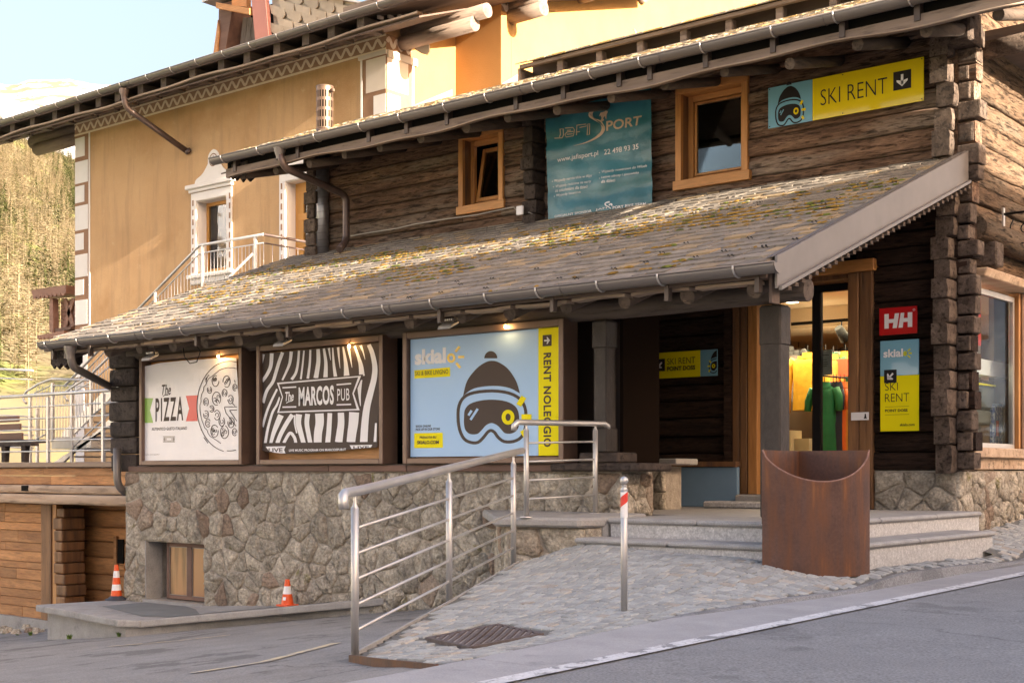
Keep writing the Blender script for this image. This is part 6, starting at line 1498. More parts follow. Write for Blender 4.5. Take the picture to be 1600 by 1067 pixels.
# carved wooden balcony seen past the left corner
bal = sub('balcony', tuple(PY(95,480,YBH+.6)), Y_); YBA = YBH+.5
bpx = lambda x, y: PY(x, y, YBA)
def bslab(name, m, pts, th=.05, off=0):
    mb = MB(); mb.prism([bpx(*p)+Vector((0,off,0)) for p in pts], (0,th,0)); return mb.build(name, m, bal)
m_balw = mat('red_brown_balcony_wood', (.22,.11,.075), (.32,.17,.12), ns=8, stretch=WX, rough=.7, bump=.003, bs=30, rnd=.1)
bslab('cornice', m_balw, [(63,455),(117.5,447),(117.5,460),(66,466)], .5, -.25)
for k in range(8): bslab('scallop', m_balw, [(66+k*6.4,465.5-k*.75),(71+k*6.4,464.7-k*.75),(70.5+k*6.4,468.5-k*.75),(67+k*6.4,469-k*.75)], .04, -.26)
for k in range(8): bslab('panel_board', m_balw, [(92,470+k*6.1),(117.5,468+k*6.1),(117.5,473.4+k*6.1),(92,475.4+k*6.1)], .05, .05)
bslab('backing', m_balw, [(92,470),(117.5,468),(117.5,515),(92,518)], .04, .12)
for pts in ([(98,466),(104,466),(117,508),(112,512)],[(117,466),(112,466),(98,512),(104,512)]): bslab('cross_slat', m_balw, pts, .03, -.01)
bslab('balcony_post', m_balw, [(86,467),(91,467),(92,500),(92,520),(86,520),(85.5,503)], .15, -.15)
bslab('bottom_rail', m_brown_w, [(90,514),(117.5,511),(117.5,515),(90,520)], .2, -.12)
bslab('lower_roof', m_balw, [(75,526),(117.5,518),(117.5,524),(100,530),(76,530)], .6, -.3); 
for k in range(5): bslab('scallop', m_balw, [(77+k*6,529.5-k*.7),(81.5+k*6,529-k*.7),(81+k*6,532-k*.7),(78+k*6,532.4-k*.7)], .04, -.31)

# ---------------------------------------------------------------- TIMBER GARAGE with terrace
YG = 12.55
gar = thing('timber_garage', 'honey coloured plank garage with pale hewn beams under the terrace', 'garage', (-19.5, YG, -2.7))
gxr = XL-.0; gxl = PY(-130,0,YG).x
zt0 = PY(60,722,YG).z
boxo('terrace_edge', m_brown, gar, gxl, gxr, YG-.30, YG+.1, PY(60,730,YG-.3).z, PY(60,722,YG-.3).z, .006)
boxo('terrace_floor', m_conc, gar, gxl-10, gxr, YG+.1, YBH, -.02, .085)
zf = [PY(60,y,YG-.2).z for y in (731,743,757)]
for k, (a_, b_) in enumerate(zip(zf, zf[1:])):
    x = gxl
    while x < gxr:
        L2 = random.uniform(1.6,2.8); mb = MB(); mb.r = random.random(); mb.box(x, min(x+L2,gxr)-.004, YG-.22, YG-.16, b_+.004, a_-.002); mb.build('fascia_plank', m_plank, gar, bevel=.004); x += L2
logpiece('hewn_beam', 0, gxl, gxr, YG-.40, .3, lambda a: PY(60,771,YG-.4).z+.012*fbm(a,3), lambda a: PY(60,757.5,YG-.4).z, 3, m_beam_l, gar); logpiece('hewn_beam', 0, gxl, gxr, YG-.47, .4, lambda a: PY(60,787,YG-.45).z+.02*fbm(a,4), lambda a: PY(60,771.5,YG-.45).z, 4, m_beam_l, gar)
q = PY(39,762,YG-.41); boxo('mortice', m_dark, gar, q.x-.09, q.x+.09, YG-.425, YG-.40, q.z-.05, q.z+.04)
xs1 = PY(72,0,YG).x; xs2 = PY(82,0,YG).x
za_ = PY(30,786,YG).z; zb_2 = PY(30,962,YG).z
nb = 12; zc = [za_+(zb_2-za_)*(i+random.uniform(-.15,.15)*(0 < i < nb))/nb for i in range(nb+1)]
for i in range(nb):
    x = gxl
    while x < xs1-.05:
        L2 = random.uniform(1.2,2.6); e = min(x+L2, xs1); 
        if xs1-e < .4: e = xs1
        mb = MB(); mb.r = random.random(); mb.box(x, e-.004, YG-.03+random.uniform(-.006,.006), YG+.03, zc[i+1]+.003, zc[i]-.003); mb.build('wall_plank', m_plank, gar, bevel=.006); x = e
boxo('post', m_jamb, gar, xs1, PY(79.5,0,YG-.1).x, YG-.10, YG+.05, zb_2-.1, za_, .006); boxo('post', m_orange, gar, PY(80,0,YG-.1).x, PY(86,0,YG-.1).x, YG-.08, YG+.05, zb_2-.1, za_, .006)
zc2 = [PY(95,y,YG+.0).z for y in (793,808,827,845,860,878,895,912,930,948,965)]
for i in range(len(zc2)-1):
    mb = MB(); mb.r = random.random(); xa_, xb_ = PY(86.5,0,YG-.1).x+random.uniform(-.03,.03), PY(108,0,YG).x+random.uniform(-.03,.06)
    mb.box(xa_, xb_, YG-.12+random.uniform(-.03,.03), YG+.3, zc2[i+1]+.005, zc2[i]-.005); mb.build('log_end', m_jamb, gar, bevel=.03, seg=2)
YG2 = YG+.55; zs2 = seams(zb_2-.5, za_+.05, .19, .33, 41, .012)
for i in range(len(zs2)-1): logpiece('log', 0, PY(105,0,YG2).x-.2, gxr+.4, YG2, .15, zs2[i][1], zs2[i+1][1], 90+i, m_plank, gar)
q = PY(184,842,YG2-.02); q2 = PY(190,880,YG2-.02); boxo('window_slit', m_dark, gar, q.x, q2.x+.05, YG2-.03, YG2-.005, q2.z, q.z); boxo('slit_frame', m_plank, gar, q.x-.08, q.x-.002, YG2-.05, YG2, q2.z-.03, q.z+.05, .004); boxo('slit_frame', m_plank, gar, q.x-.08, q2.x+.12, YG2-.06, YG2, q2.z-.10, q2.z-.032, .004)
boxo('backing', m_dark, gar, gxl, gxr+.3, YG2+.16, YG2+.2, -3.5, -.1); boxo('concrete_foot', m_conc, gar, gxl, gxr+.3, YG-.12, YG+.9, -4.2, zb_2+.004)
boxo('backing', m_dark, gar, gxl, xs1, YG+.04, YG+.08, -3.5, -.1)
# ---- rails
def rail_line(t, pts, r, m, name='rail'): return MB().tube(pts, r, 8).build(name, m, t)
tr = thing('terrace_railing', 'long sunlit steel railing with five bars along the timber terrace edge', 'railing', (-19, YG-.2, .1))
YR = YG-.12; zt2 = 1.22; zb3 = .1
zr = [PY(120,y,YR).z for y in (613,632,651,669,687,704)]
rail_line(tr, [(gxl+1,YR,zr[0]),(gxr-.0,YR,zr[0])], .028, m_steel, 'handrail')
for z in zr[1:]: rail_line(tr, [(gxl+1,YR,z),(gxr,YR,z)], .013, m_steel, 'bar')
for px in (-60,-5,74,160): 
    X = PY(px+1,0,YR).x; boxo('post', m_steel, tr, X-.028, X+.028, YR-.02, YR+.03, .06, zr[0]-.05, .003); MB().tube([(X,YR,zr[0]-.06),(X,YR,zr[0])], .010, 6).build('pin', m_steel, tr)
# far terrace rail catching the sun
tr2 = thing('rear_terrace_railing', 'bright far railing at the left edge of the terrace behind the front rail', 'railing', (-27, 15.5, .1)); YR2 = 15.6
for py in (564+15,576+17,652-1,667,680,700):
    p = PY(-40,py-4,YR2); e = PY(52,py,YR2); rail_line(tr2, [p, (e.x,YR2,e.z)], .016 if py != 579 else .026, m_steel, 'bar')
for px in (47,58): p = PY(px,640,YR2); boxo('post', m_steel, tr2, p.x-.03, p.x+.03, YR2-.02, YR2+.03, .08, 1.35, .003)
# steel stair going up to the balcony door
st = thing('steel_staircase', 'steel staircase with thin vertical balusters climbing the ochre wall to the balcony door', 'staircase', (-21, 15.6, .1)); Y1 = 15.5; Y2s = 16.75
zl0 = 3.24; xa0 = PY(312,0,Y1).x; xe = PY(412,0,Y1).x; slope = (PY(312,383,Y1).z-PY(212,487,Y1).z)/(PY(312,383,Y1).x-PY(212,487,Y1).x)
xbot = xa0-(zl0-.95)/slope
boxo('landing', m_steel_d, st, xa0, xe+3.0, Y1, YBH-.02, zl0-.12, zl0, .004)
zh = 4.19
for yv in (Y1, Y2s):
    MB().hexa([(xbot-.3,yv-.02,.95-.25-.3*slope),(xa0,yv-.02,zl0-.25),(xa0,yv+.02,zl0-.25),(xbot-.3,yv+.02,.95-.25-.3*slope),(xbot-.3,yv-.02,.95+.02-.3*slope),(xa0,yv-.02,zl0+.02),(xa0,yv+.02,zl0+.02),(xbot-.3,yv+.02,.95+.02-.3*slope)]).build('stringer', m_steel_d, st)
nst = 13
for k in range(nst):
    x = xbot+(xa0-xbot)*(k+.5)/nst; z = .95+(zl0-.95)*(k+.5)/nst; boxo('tread', m_steel_d, st, x-.13, x+.14, Y1+.02, Y2s-.02, z-.03, z, .002)
def hand(y, zoff, r, m, full=True): return [(xbot-.25, y, .95+zoff-.25*slope), (xa0, y, zl0+zoff), (xe, y, zl0+zoff)]
rail_line(st, hand(Y1, .95, 0, 0), .026, m_steel, 'handrail'); rail_line(st, [(p[0],p[1],p[2]) for p in hand(Y1, .80, 0, 0)], .014, m_steel, 'rail')
rail_line(st, hand(Y2s, .95, 0, 0)[:2], .024, m_steel_d, 'handrail')
rail_line(st, [(xe,Y1,zh),(xe,YBH-.05,zh)], .026, m_pipe, 'handrail'); rail_line(st, [(xe,Y1,zh-.15),(xe,YBH-.05,zh-.15)], .014, m_pipe, 'rail')
bz = lambda x: zl0 if x > xa0 else zl0-(xa0-x)*slope
for k in range(62):
    x = xbot+(xe-xbot)*k/61; MB().tube([(x,Y1,bz(x)+.04),(x,Y1,bz(x)+.80)], .006, 5).build('baluster', m_steel, st)
for px in (243,317,399,430):
    X = PY(px,0,Y1).x if px < 420 else xe
    yv = Y1 if px < 420 else Y1+1.2
    boxo('post', m_steel, st, X-.03, X+.03, yv-.02, yv+.02, bz(X)-.1, bz(X)+.93, .003)
for k in range(9): MB().tube([(xe,Y1+.2+k*.2,zl0),(xe,Y1+.2+k*.2,zh-.15)], .006, 5).build('baluster', m_steel, st)
X = PY(431.5,0,Y1+1.2).x; MB().box(xe-.05,xe+.05,Y1+1.15,Y1+1.25,zh-.05,zh+.22).build('lamp_box', m_black, st, bevel=.01)
# lower landing with its own rails, and a second flight of grey steel
lo_s = thing('lower_stair_flight', 'lower landing with curled handrails and grey stair flight on the sunny terrace', 'staircase', (-24, 14.2, .1)); YL = 14.4
def L3(px, py): return PY(px, py, YL)
for path in ([(41,630),(37,625),(36,620),(42,611),(60,600),(81,592),(140,594)], [(106,626),(101,620),(102,613),(110,607),(139,588),(172,556),(205,520)]):
    MB().tube([L3(*p) for p in path], .024, 8).build('handrail', m_steel, lo_s)
for path in ([(54,614),(80,602),(142,604)],[(116,612),(140,598),(172,572)],[(57,686),(72,678)],[(110,702),(178,640)],[(145,648),(178,622)]): MB().tube([L3(*p) for p in path], .014, 6).build('rail', m_steel, lo_s)
for (px, ya, yb) in ((82,598,690),(112,608,722),(142,588,668),(47,616,705)): a_ = L3(px,ya); b_ = L3(px,yb); boxo('post', m_steel, lo_s, a_.x-.035, a_.x+.035, YL-.02, YL+.03, b_.z, a_.z, .003)
for k in range(22):
    px = 57+k*4.6; 
    if abs(px-82) < 2 or abs(px-112) < 2: continue
    yt_ = 603 if px < 116 else 603-(px-116)*.9; a_ = L3(px,yt_); b_ = L3(px,684 if px < 112 else 690-(px-112)*1.2); MB().tube([a_,b_], .006, 5).build('baluster', m_steel, lo_s)
a_ = L3(80,683); b_ = L3(142,700); boxo('landing', m_steel_d, lo_s, a_.x, b_.x, YL, YL+1.1, b_.z, a_.z, .004)
MB().hexa([L3(84,722),L3(98,722),L3(98,722)+Vector((0,.06,0)),L3(84,722)+Vector((0,.06,0)),L3(178,660),L3(178,648),L3(178,648)+Vector((0,.06,0)),L3(178,660)+Vector((0,.06,0))]).build('stringer', m_steel_d, lo_s)
for k in range(6):
    p = L3(100+k*12, 712-k*9); boxo('tread', m_steel_d, lo_s, p.x-.12, p.x+.16, YL+.03, YL+1.0, p.z-.03, p.z, .002)
boxo('door_below', m_trim_w, Y_, PY(118,0,YBH-.03).x, PY(131,0,YBH-.03).x, YBH-.03, YBH-.015, .1, 1.9)
# dark bench on the terrace
be = thing('bench', 'dark brown slatted bench cut by the left picture edge on the sunny terrace', 'bench', PY(10,715,13.4)); YQ = 13.4; Q = lambda x, y: PY(x, y, YQ)
for (a_, b_) in ((692,695.5),(688,690.5)):
    p = Q(-40,a_); e = Q(50,b_); boxo('seat_slat', m_log_blk, be, p.x, e.x, YQ-.02+(a_ < 690)*.2, YQ+.14+(a_ < 690)*.2, e.z-.01, p.z+.0, .005)
for px in (-20,4,35): p = Q(px,697); MB().hexa([Q(px,722)+Vector((-.04,0,0)),Q(px,722)+Vector((.06,0,0)),Q(px,722)+Vector((.06,.1,0)),Q(px,722)+Vector((-.04,.1,0)),Q(px,696)+Vector((-.05,0,0)),Q(px,696)+Vector((.09,0,0)),Q(px,696)+Vector((.09,.1,0)),Q(px,696)+Vector((-.05,.1,0))]).build('leg', m_log_blk, be)
for (y0_, y1_, xr) in ((651,658,5),(663,672,8),(677,686,11)): a_ = Q(-40,y0_); b_ = Q(xr,y1_); boxo('back_slat', m_brown_w, be, a_.x, b_.x, YQ+.30, YQ+.34, b_.z, a_.z, .005)
# ---------------------------------------------------------------- steps and porch platform
steps = thing('entrance_steps', 'broad granite steps and porch platform leading to the shop door', 'steps', (-6.0, 10.5, -.75))
ZP = -.41; XPc, YPc = -5.0, 9.78
def nosed(name, m, x0, x1, y0, y1, z0, z1): return boxo(name, m, steps, x0, x1, y0, y1, z0, z1, .018)
# platform slabs
xcuts = [-6.86,-6.1,-5.52,XPc]
nosed('tread_slab', m_granite, -6.86, -5.95, YPc-.03, YPc+.45, ZP-.05, ZP); nosed('tread_slab', m_granite, -5.945, XPc+.03, YPc-.03, YPc+.45, ZP-.05, ZP)
for a, b in ((YPc+.455, 11.3), (11.305, 12.6), (12.605, YW+.02)): nosed('tread_slab', m_granite, XPc-.40, XPc+.03, a, b, ZP-.05, ZP)
for (a, b) in ((-6.86,-6.15),(-6.145,XPc-.405)):
    for c, d in ((YPc+.455,11.2),(11.205,12.4),(12.405,YW+.4)): boxo('floor_slab', m_granite, steps, a, b, c, d, ZP-.06, ZP-.001, .003)
boxo('floor_slab', m_granite, steps, -10.4, -6.865, YS+.52, YW+.3, ZP-.06, ZP-.002)
boxo('riser', m_granite_r, steps, -6.84, XPc-.01, YPc, YPc+.2, -.9, ZP-.052); boxo('riser', m_granite_r, steps, XPc-.2, XPc, YPc+.205, YW+.0, -.9, ZP-.052)
ZT = -.575; YT2 = YPc-.38; XT2 = XPc+.40
nosed('tread_slab', m_granite, -6.95, -6.0, YT2-.03, YPc-.002, ZT-.05, ZT); nosed('tread_slab', m_granite, -5.995, XT2+.0, YT2-.03, YPc-.002, ZT-.05, ZT)
for a, b in ((YPc+.0, 11.2), (11.205, 13.08)): nosed('tread_slab', m_granite, XPc+.002, XT2+.03, a, b, ZT-.05, ZT)
boxo('riser', m_granite_r, steps, -6.93, XT2-.03, YT2, YT2+.2, -.95, ZT-.052); boxo('riser', m_granite_r, steps, XT2-.2, XT2, YT2+.205, 13.05, -.95, ZT-.052)
for k, (x0, y0, z1) in enumerate(((PY(1100,0,13.25).x, 13.22, ZP+.075), (PY(1149,0,13.5).x, 13.48, ZP+.15))):
    nosed('door_step', m_conc if k else m_granite_r, x0, PY(1330,0,13.5).x, y0, YW+.3, ZP, z1)
# landing slab on its stone foot where the ramp rail ends
MB().prism([(-8.9,YS-.02,-.385),(-7.78,9.28,-.41),(-7.0,9.52,-.41),(-6.88,9.75,-.41),(-6.88,YS-.02,-.385)], (0,0,-.085)).build('landing_slab', m_conc, steps, bevel=.02)
lf = sub('landing_foot', (-7.4,9.4,-.9), steps)
Af, Bf, Cf = Vector((-7.74,9.36,0)), Vector((-7.04,9.56,0)), Vector((-6.93,9.5,0))
MB().prism([(-8.7,YS-.02,-.50),(-7.72,9.40,-.50),(-7.0,9.62,-.50),(-6.92,9.75,-.50),(-6.92,YS-.02,-.50)], (0,0,-.9)).build('mortar', m_mortar, lf)
def seg_rubble(A, B, z0, z1, sz, seed):
    d = (B-A); L_ = d.length; d.normalize(); nn = Vector((d.y, -d.x, 0))
    rubble(lf, lambda u, v, dd: Vector((A.x+d.x*u+nn.x*dd, A.y+d.y*u+nn.y*dd, v)), 0, L_, z0, z1, sz, seed, depth_=.03)
seg_rubble(Vector((-7.72,9.395,0)), Vector((-7.0,9.615,0)), -.95, -.50, .19, 3); seg_rubble(Vector((-8.7,YS-.02,0)), Vector((-7.72,9.395,0)), -1.5, -.50, .2, 4); seg_rubble(Vector((-7.0,9.615,0)), Vector((-6.92,9.75,0)), -.95, -.50, .2, 6)
boxo('concrete_fillet', m_conc, steps, -6.98, -6.87, 9.75, YS-.0, -.8, -.44, .03)

# ---------------------------------------------------------------- raised slab in front of the basement window
kb = thing('window_apron', 'low raised concrete apron with rounded rim below the basement window', 'concrete apron', (-13, 9.6, -2))
def zk(x): return -1.69 if x < -12.9 else -1.69 + (x+12.9)*.123
pts = [(-15.45,9.34),(-13.15,8.98),(-11.4,9.90),(-10.3,YS-.03),(-13,YS-.02),(-15.2,YS-.02)]
for pts in ([(-15.45,9.34),(-13.15,8.98),(-12.903,9.11),(-12.903,YS-.02),(-15.2,YS-.02)], [(-12.897,9.11),(-11.4,9.90),(-10.3,YS-.03),(-12.897,YS-.02)]):
    mb = MB(); mb.prism([(x, y, zk(x)) for x, y in pts], (0,0,-.085)); mb.build('rim_slab', m_conc, kb, bevel=.02, seg=2)
mb = MB()
for ip in ([(-14.6,9.75),(-13.2,9.35),(-12.9,9.50),(-12.9,YS-.03),(-14.6,YS-.03)], [(-12.9,9.50),(-11.9,10.05),(-11.0,YS-.03),(-12.9,YS-.03)]):
    mb.add([(x, y, zk(x)+.005) for x, y in ip], [tuple(range(len(ip)))])
mb.build('asphalt_infill', mat('smooth_grey_infill', (.16,.165,.16), (.20,.205,.20), ns=3, rough=.9), kb)
sp_ = [(-15.3,9.42),(-13.12,9.07),(-11.5,10.07),(-10.4,YS-.0),(-15.2,YS-.02)]
mb = MB(); mb.prism([(x, y, zk(x)-.08) for x, y in sp_], (0,0,-.9)); mb.build('skirt', m_conc, kb)

# ---------------------------------------------------------------- steel railings
rr = thing('ramp_railing', 'brushed steel railing with five sloping bars along the ramp edge', 'railing', (-6.5, 7.2, -1))
R0, R1 = Vector((-5.74,5.56,-1.085)), Vector((-7.34,9.02,-.80))
# handrail height follows the photograph at both ends
def rpt(t, h): 
    p = R0.lerp(R1, t); return p+Vector((0,0,h))
HR = .965
d_ = (R1-R0).normalized()
for t in (0,.5,1):
    b_ = rpt(t, -.02); 
    MB().tube([b_, b_+Vector((0,0,HR-.075))], .024, 16).build('post', m_steel, rr)
    MB().lathe(b_+Vector((0,0,HR-.075)), [(.024,0),(.010,.025),(.009,.075)], 14).build('post_head', m_steel, rr)
end_ = Vector((-7.47, 9.36, 0)); 
top0 = rpt(-.035, HR+.0); top1 = rpt(1.085, HR)
MB().tube([top0+Vector((.03,-.05,-.085)), top0+Vector((.028,-.055,-.04)), top0+Vector((.015,-.04,-.008)), top0+Vector((-.01,.0,.005)), rpt(.03,HR+.002), rpt(.5,HR+.002), rpt(1,HR+.002), top1], .030, 14).build('handrail', m_steel, rr)
for k in range(5):
    h = .14+k*.152
    MB().tube([rpt(.003,h), rpt(.5,h), rpt(.998,h)], .010, 8).build('bar', m_steel, rr)
r2 = thing('landing_railing', 'short brushed steel railing with four bars on the landing beside the wall', 'railing', (-7.4, 9.8, -.4))
A2, B2 = Vector((-7.50,9.40,-.41)), Vector((-7.36,10.27,-.395)); H2 = .855
for p, dz in ((A2, .0), (B2, .0)):
    MB().tube([p, p+Vector((0,0,H2-.07))], .024, 16).build('post', m_steel, r2); MB().lathe(p+Vector((0,0,H2-.07)), [(.024,0),(.010,.025),(.009,.07)], 14).build('post_head', m_steel, r2)
    MB().lathe(p, [(.055,0),(.055,.008),(.028,.012)], 16).build('foot_plate', m_steel, r2)
u_ = (B2-A2).normalized(); u_.z = 0; ha, hb = A2+Vector((0,0,H2)), B2+Vector((0,0,H2-.005))
MB().tube([ha-u_*.15+Vector((0,0,-.075)), ha-u_*.145+Vector((0,0,-.03)), ha-u_*.10, ha, hb, hb+u_*.12, hb+u_*.165+Vector((0,0,-.02)), hb+u_*.175+Vector((0,0,-.045))], .027, 14).build('handrail', m_steel, r2)
for k in range(4):
    h = .165+k*.168; MB().tube([A2+Vector((0,0,h)), B2+Vector((0,0,h+.012))], .010, 8).build('bar', m_steel, r2)

# ---------------------------------------------------------------- bollard
bo = Vector((-4.93, 7.20, gpave(-4.93,7.2))); HB = .885
bl = thing('bollard', 'slim steel bollard with ball top and red and white band', 'bollard', bo)
MB().tube([bo-Vector((0,0,.02)), bo+Vector((.0,0,HB-.10))], .0225, 20).build('post', m_steel, bl)
MB().lathe(bo+Vector((0,0,HB-.10)), [(.0225,0),(.0245,.006),(.018,.016),(.014,.026),(.022,.03),(.014,.035)], 18).build('collar', m_steel, bl)
MB().lathe(bo+Vector((0,0,HB-.036)), [(0,-.028)]+[(.028*cos(a), .028*sin(a)) for a in [radians(-80+i*16) for i in range(11)]]+[(0,.028)], 18).build('ball', m_steel, bl)
MB().lathe(bo+Vector((0,0,HB-.275)), [(.0238,0),(.0238,.165)], 24).build('white_band', m_conew, bl)
mb = MB(); n_ = 20
for i in range(n_):
    a0, a1 = -pi+2*pi*i/n_, -pi+2*pi*(i+1)/n_
    za, zb = .035+.022*a0*.8, .035+.022*a1*.8
    f_ = lambda a, z: bo+Vector((.0246*cos(a-pi*.62), .0246*sin(a-pi*.62), HB-.275+max(.0,min(.165,z+.012))))
    mb.add([f_(a0,.02+za),f_(a1,.02+zb),f_(a1,.085+zb),f_(a0,.085+za)], [(0,1,2,3)], smooth=True)
mb.build('red_stripe', m_red, bl)

# ---------------------------------------------------------------- rusty steel planter
PX0, PY0, PR = -5.0, 9.78, .605
pb = -.80; pt = .168
pl = thing('planter', 'tall empty rusty steel planter with scooped curved front at the step corner', 'planter', (PX0+.25, PY0-.25, pb))
th_ = .012; n_ = 40; mb = MB(); V = []
def rim(i):
    s = i/n_; return pt - .245*max(0, sin(pi*min(1,max(0,(s-.0)/1.0))))**.62 if 0 < s < 1 else pt
for i in range(n_+1):
    a = -pi/2+ (pi/2)*i/n_; c_, s_ = cos(a), sin(a); z = rim(i)
    for rr_ in (PR, PR-th_): V += [(PX0+rr_*c_, PY0+rr_*s_, pb), (PX0+rr_*c_, PY0+rr_*s_, z)]
F_ = []
for i in range(n_): F_ += [(4*i,4*i+4,4*i+5,4*i+1),(4*i+2,4*i+3,4*i+7,4*i+6),(4*i+1,4*i+5,4*i+7,4*i+3)]
mb.add(V, F_, smooth=False); 
ob = mb.build('curved_front', m_rust, pl)
MB().tube([(PX0+(PR-.006)*cos(-pi/2+pi/2*i/n_), PY0+(PR-.006)*sin(-pi/2+pi/2*i/n_), rim(i)+.001) for i in range(n_+1)], .0075, 6).build('worn_rim', mat('worn_rust_edge', (.30,.17,.13), (.16,.08,.06), ns=30, rough=.7), pl)
boxo('side_plate', m_rust, pl, PX0-th_*.5, PX0+th_*.5, PY0-PR+.004, PY0, -.40, pt); boxo('side_plate', m_rust, pl, PX0+th_*.5+.001, PX0+PR-.004, PY0-th_, PY0, -.40, pt)
MB().add([(PX0+.01,PY0-.01,-.2),(PX0+PR*.98,PY0-.01,-.2)]+[(PX0+PR*.97*cos(a),PY0+PR*.97*sin(a),-.2) for a in [-pi/2*i/12 for i in range(1,12)]]+[(PX0+.01,PY0-PR*.97,-.2)], [tuple(range(14))]).build('planter_floor', m_rust, pl)

# ---------------------------------------------------------------- traffic cones
def cone(name, label, p, h, rb, base, bands):
    t = thing(name, label, 'traffic cone', p, 'traffic cones on the driveway apron')
    r_ = lambda z: rb*(1-z/h)+.024*(z/h)*1.0
    z = 0; 
    for (z0, z1, m_, nm) in bands:
        MB().lathe(p+Vector((0,0,.02)), [(r_(z0*h)+.0015, z0*h), (r_(z1*h)+.0015, z1*h)], 24).build(nm, m_, t)
    MB().lathe(p+Vector((0,0,.02)), [(r_(h),h),(0,h+.002)], 24).build('cone_top', m_cone, t)
    if base == 'round': MB().lathe(p, [(rb*2.0,0),(rb*2.0,.012),(rb*1.5,.022),(rb*1.1,.05),(rb*1.02,.055)], 28).build('base', m_rubber, t)
    else: MB().box(p.x-rb*1.35,p.x+rb*1.35,p.y-rb*1.35,p.y+rb*1.35,p.z,p.z+.02).build('base', m_cone, t, bevel=.008)
    return t
p1 = PZ(182,937,-1.69); p1.z = zk(p1.x)+.003; hc = 56/2086*depth(p1)
cone('traffic_cone', 'tall orange cone with two white bands and dark rubber foot by the timber garage', p1, hc-.03, hc*.155, 'round', [(0,.24,m_cone,'orange_band'),(.24,.42,m_conew,'white_band'),(.42,.62,m_cone,'orange_band'),(.62,.82,m_conew,'white_band'),(.82,1,m_cone,'orange_band')])
p2 = PY(449,946,10.2); p2.z = zk(p2.x)+.003; hc = 41/2086*depth(p2)
c2_ = cone('traffic_cone', 'shorter orange cone with one white band against the stone wall', p2, hc-.015, hc*.235, 'square', [(0,.42,m_cone,'orange_band'),(.42,.73,m_conew,'white_band'),(.73,1,m_cone,'orange_band')])
q = p2+Vector((.02,-.088,.075)); MB().add([q,q+Vector((.05,0,0)),q+Vector((.05,.008,.035)),q+Vector((0,.008,.035))], [(0,1,2,3)]).build('white_label', m_white, c2_)
# ---------------------------------------------------------------- weeds along the wall foot
def weed(px, py, z, h, n, label):
    c = PZ(px, py, z); mb = MB(); rg = random.Random(px)
    for k in range(n):
        a = rg.uniform(0,2*pi); l_ = h*rg.uniform(.5,1); b = c+Vector((rg.uniform(-.06,.06)*h*4, rg.uniform(-.05,.05)*h*4, 0)); mb.r = rg.random()
        d = Vector((cos(a)*.35, sin(a)*.35, 1)); w_ = .008; sd_ = Vector((-sin(a)*w_, cos(a)*w_, 0)); p_, q_ = b+d*l_*.5, b+Vector((cos(a)*.7*l_, sin(a)*.7*l_, l_*.85))
        mb.add([b-sd_,b+sd_,p_+sd_*.9,p_-sd_*.9,q_], [(0,1,2,3),(3,2,4)])
    tag(mb.build('weed', m_grass), label, 'weed', 'weeds at the foot of the apron and garage')
weed(503,962,-1.62,.16,110,'green grass tuft growing against the wall near the short cone')
for px, py, z, lb in ((6,990,-2.62,'low green weed at the far left foot of the garage'),(108,998,-1.93,'small green weed below the left end of the apron'),(186,994,-1.90,'small green weed below the middle of the apron'),(48,992,-2.2,'tiny green weed between garage foot and apron corner'),(27,992,-2.5,'tiny green weed at the garage foot')): weed(px, py, z, .07, 50, lb)
mb = MB(); rg = random.Random(6)
for k in range(14):
    q = PZ(rg.uniform(0,70), rg.uniform(981,990), -2.35); r_ = rg.uniform(.04,.10); mb.r = rg.random(); mb.add([q+Vector((cos(a)*r_,sin(a)*r_*.8,0)) for a in [i*pi/3 for i in range(6)]]+[q+Vector((cos(a+.3)*r_*.6,sin(a+.3)*r_*.5,r_*.7)) for a in [i*pi/3 for i in range(6)]], [(i,(i+1)%6,6+(i+1)%6,6+i) for i in range(6)]+[(6,7,8,9,10,11)])
ob = mb.build('loose_stones', m_stone); tag(ob, 'row of small grey stones along the foot of the garage wall', 'stones'); ob['kind'] = 'stuff'

# ---------------------------------------------------------------- clothes and fittings inside the shop
def garment(name, label, c, wd, ht, m, sleeve=.5, kind='jacket'):
    """hanging garment, c = middle of the shoulders"""
    t = thing(name, label, kind, (c[0], c[1], c[2]-ht)); c = Vector(c); sk = min(1, wd/.3); mb = MB(); n_ = 10; V = []; rows = [(0,.62,.05),(.06,.92,.10),(.15,1,.12),(.45,.93,.13),(.8,.95,.13),(1,.98,.12)]
    for h, ws, dp_ in rows:
        for i in range(n_):
            a = 2*pi*i/n_; V.append(c+Vector((cos(a)*wd/2*ws, sin(a)*dp_*(1+.12*sin(i*5+h*9)), -h*ht)))
    mb.add(V, [(r_*n_+i, r_*n_+(i+1)%n_, (r_+1)*n_+(i+1)%n_, (r_+1)*n_+i) for r_ in range(len(rows)-1) for i in range(n_)]+[tuple(range(n_))], smooth=True); mb.build('body', m, t)
    for s in (-1,1): MB().tube([c+Vector((s*wd*.42,0,-.04*ht)), c+Vector((s*wd*.56,0,-.16*ht)), c+Vector((s*wd*.62,-.02,-sleeve*.6*ht)), c+Vector((s*wd*.64,-.03,-sleeve*ht))], [.065*sk,.06*sk,.05*sk,.045*sk], 10).build('sleeve', m, t)
    MB().lathe(c+Vector((0,0,-.02)), [(.09,0),(.075,.05),(.07,.08)], 14).build('collar', m, t); MB().tube([c+Vector((0,0,.0)), c+Vector((0,0,.16))], .006, 5).build('hanger', m_black, t)
    return t
def cloth(name, c): return mat(name, c, tuple(x*.75 for x in c), ns=8, rough=.7, bump=.01, bs=9)
IY = 16.0
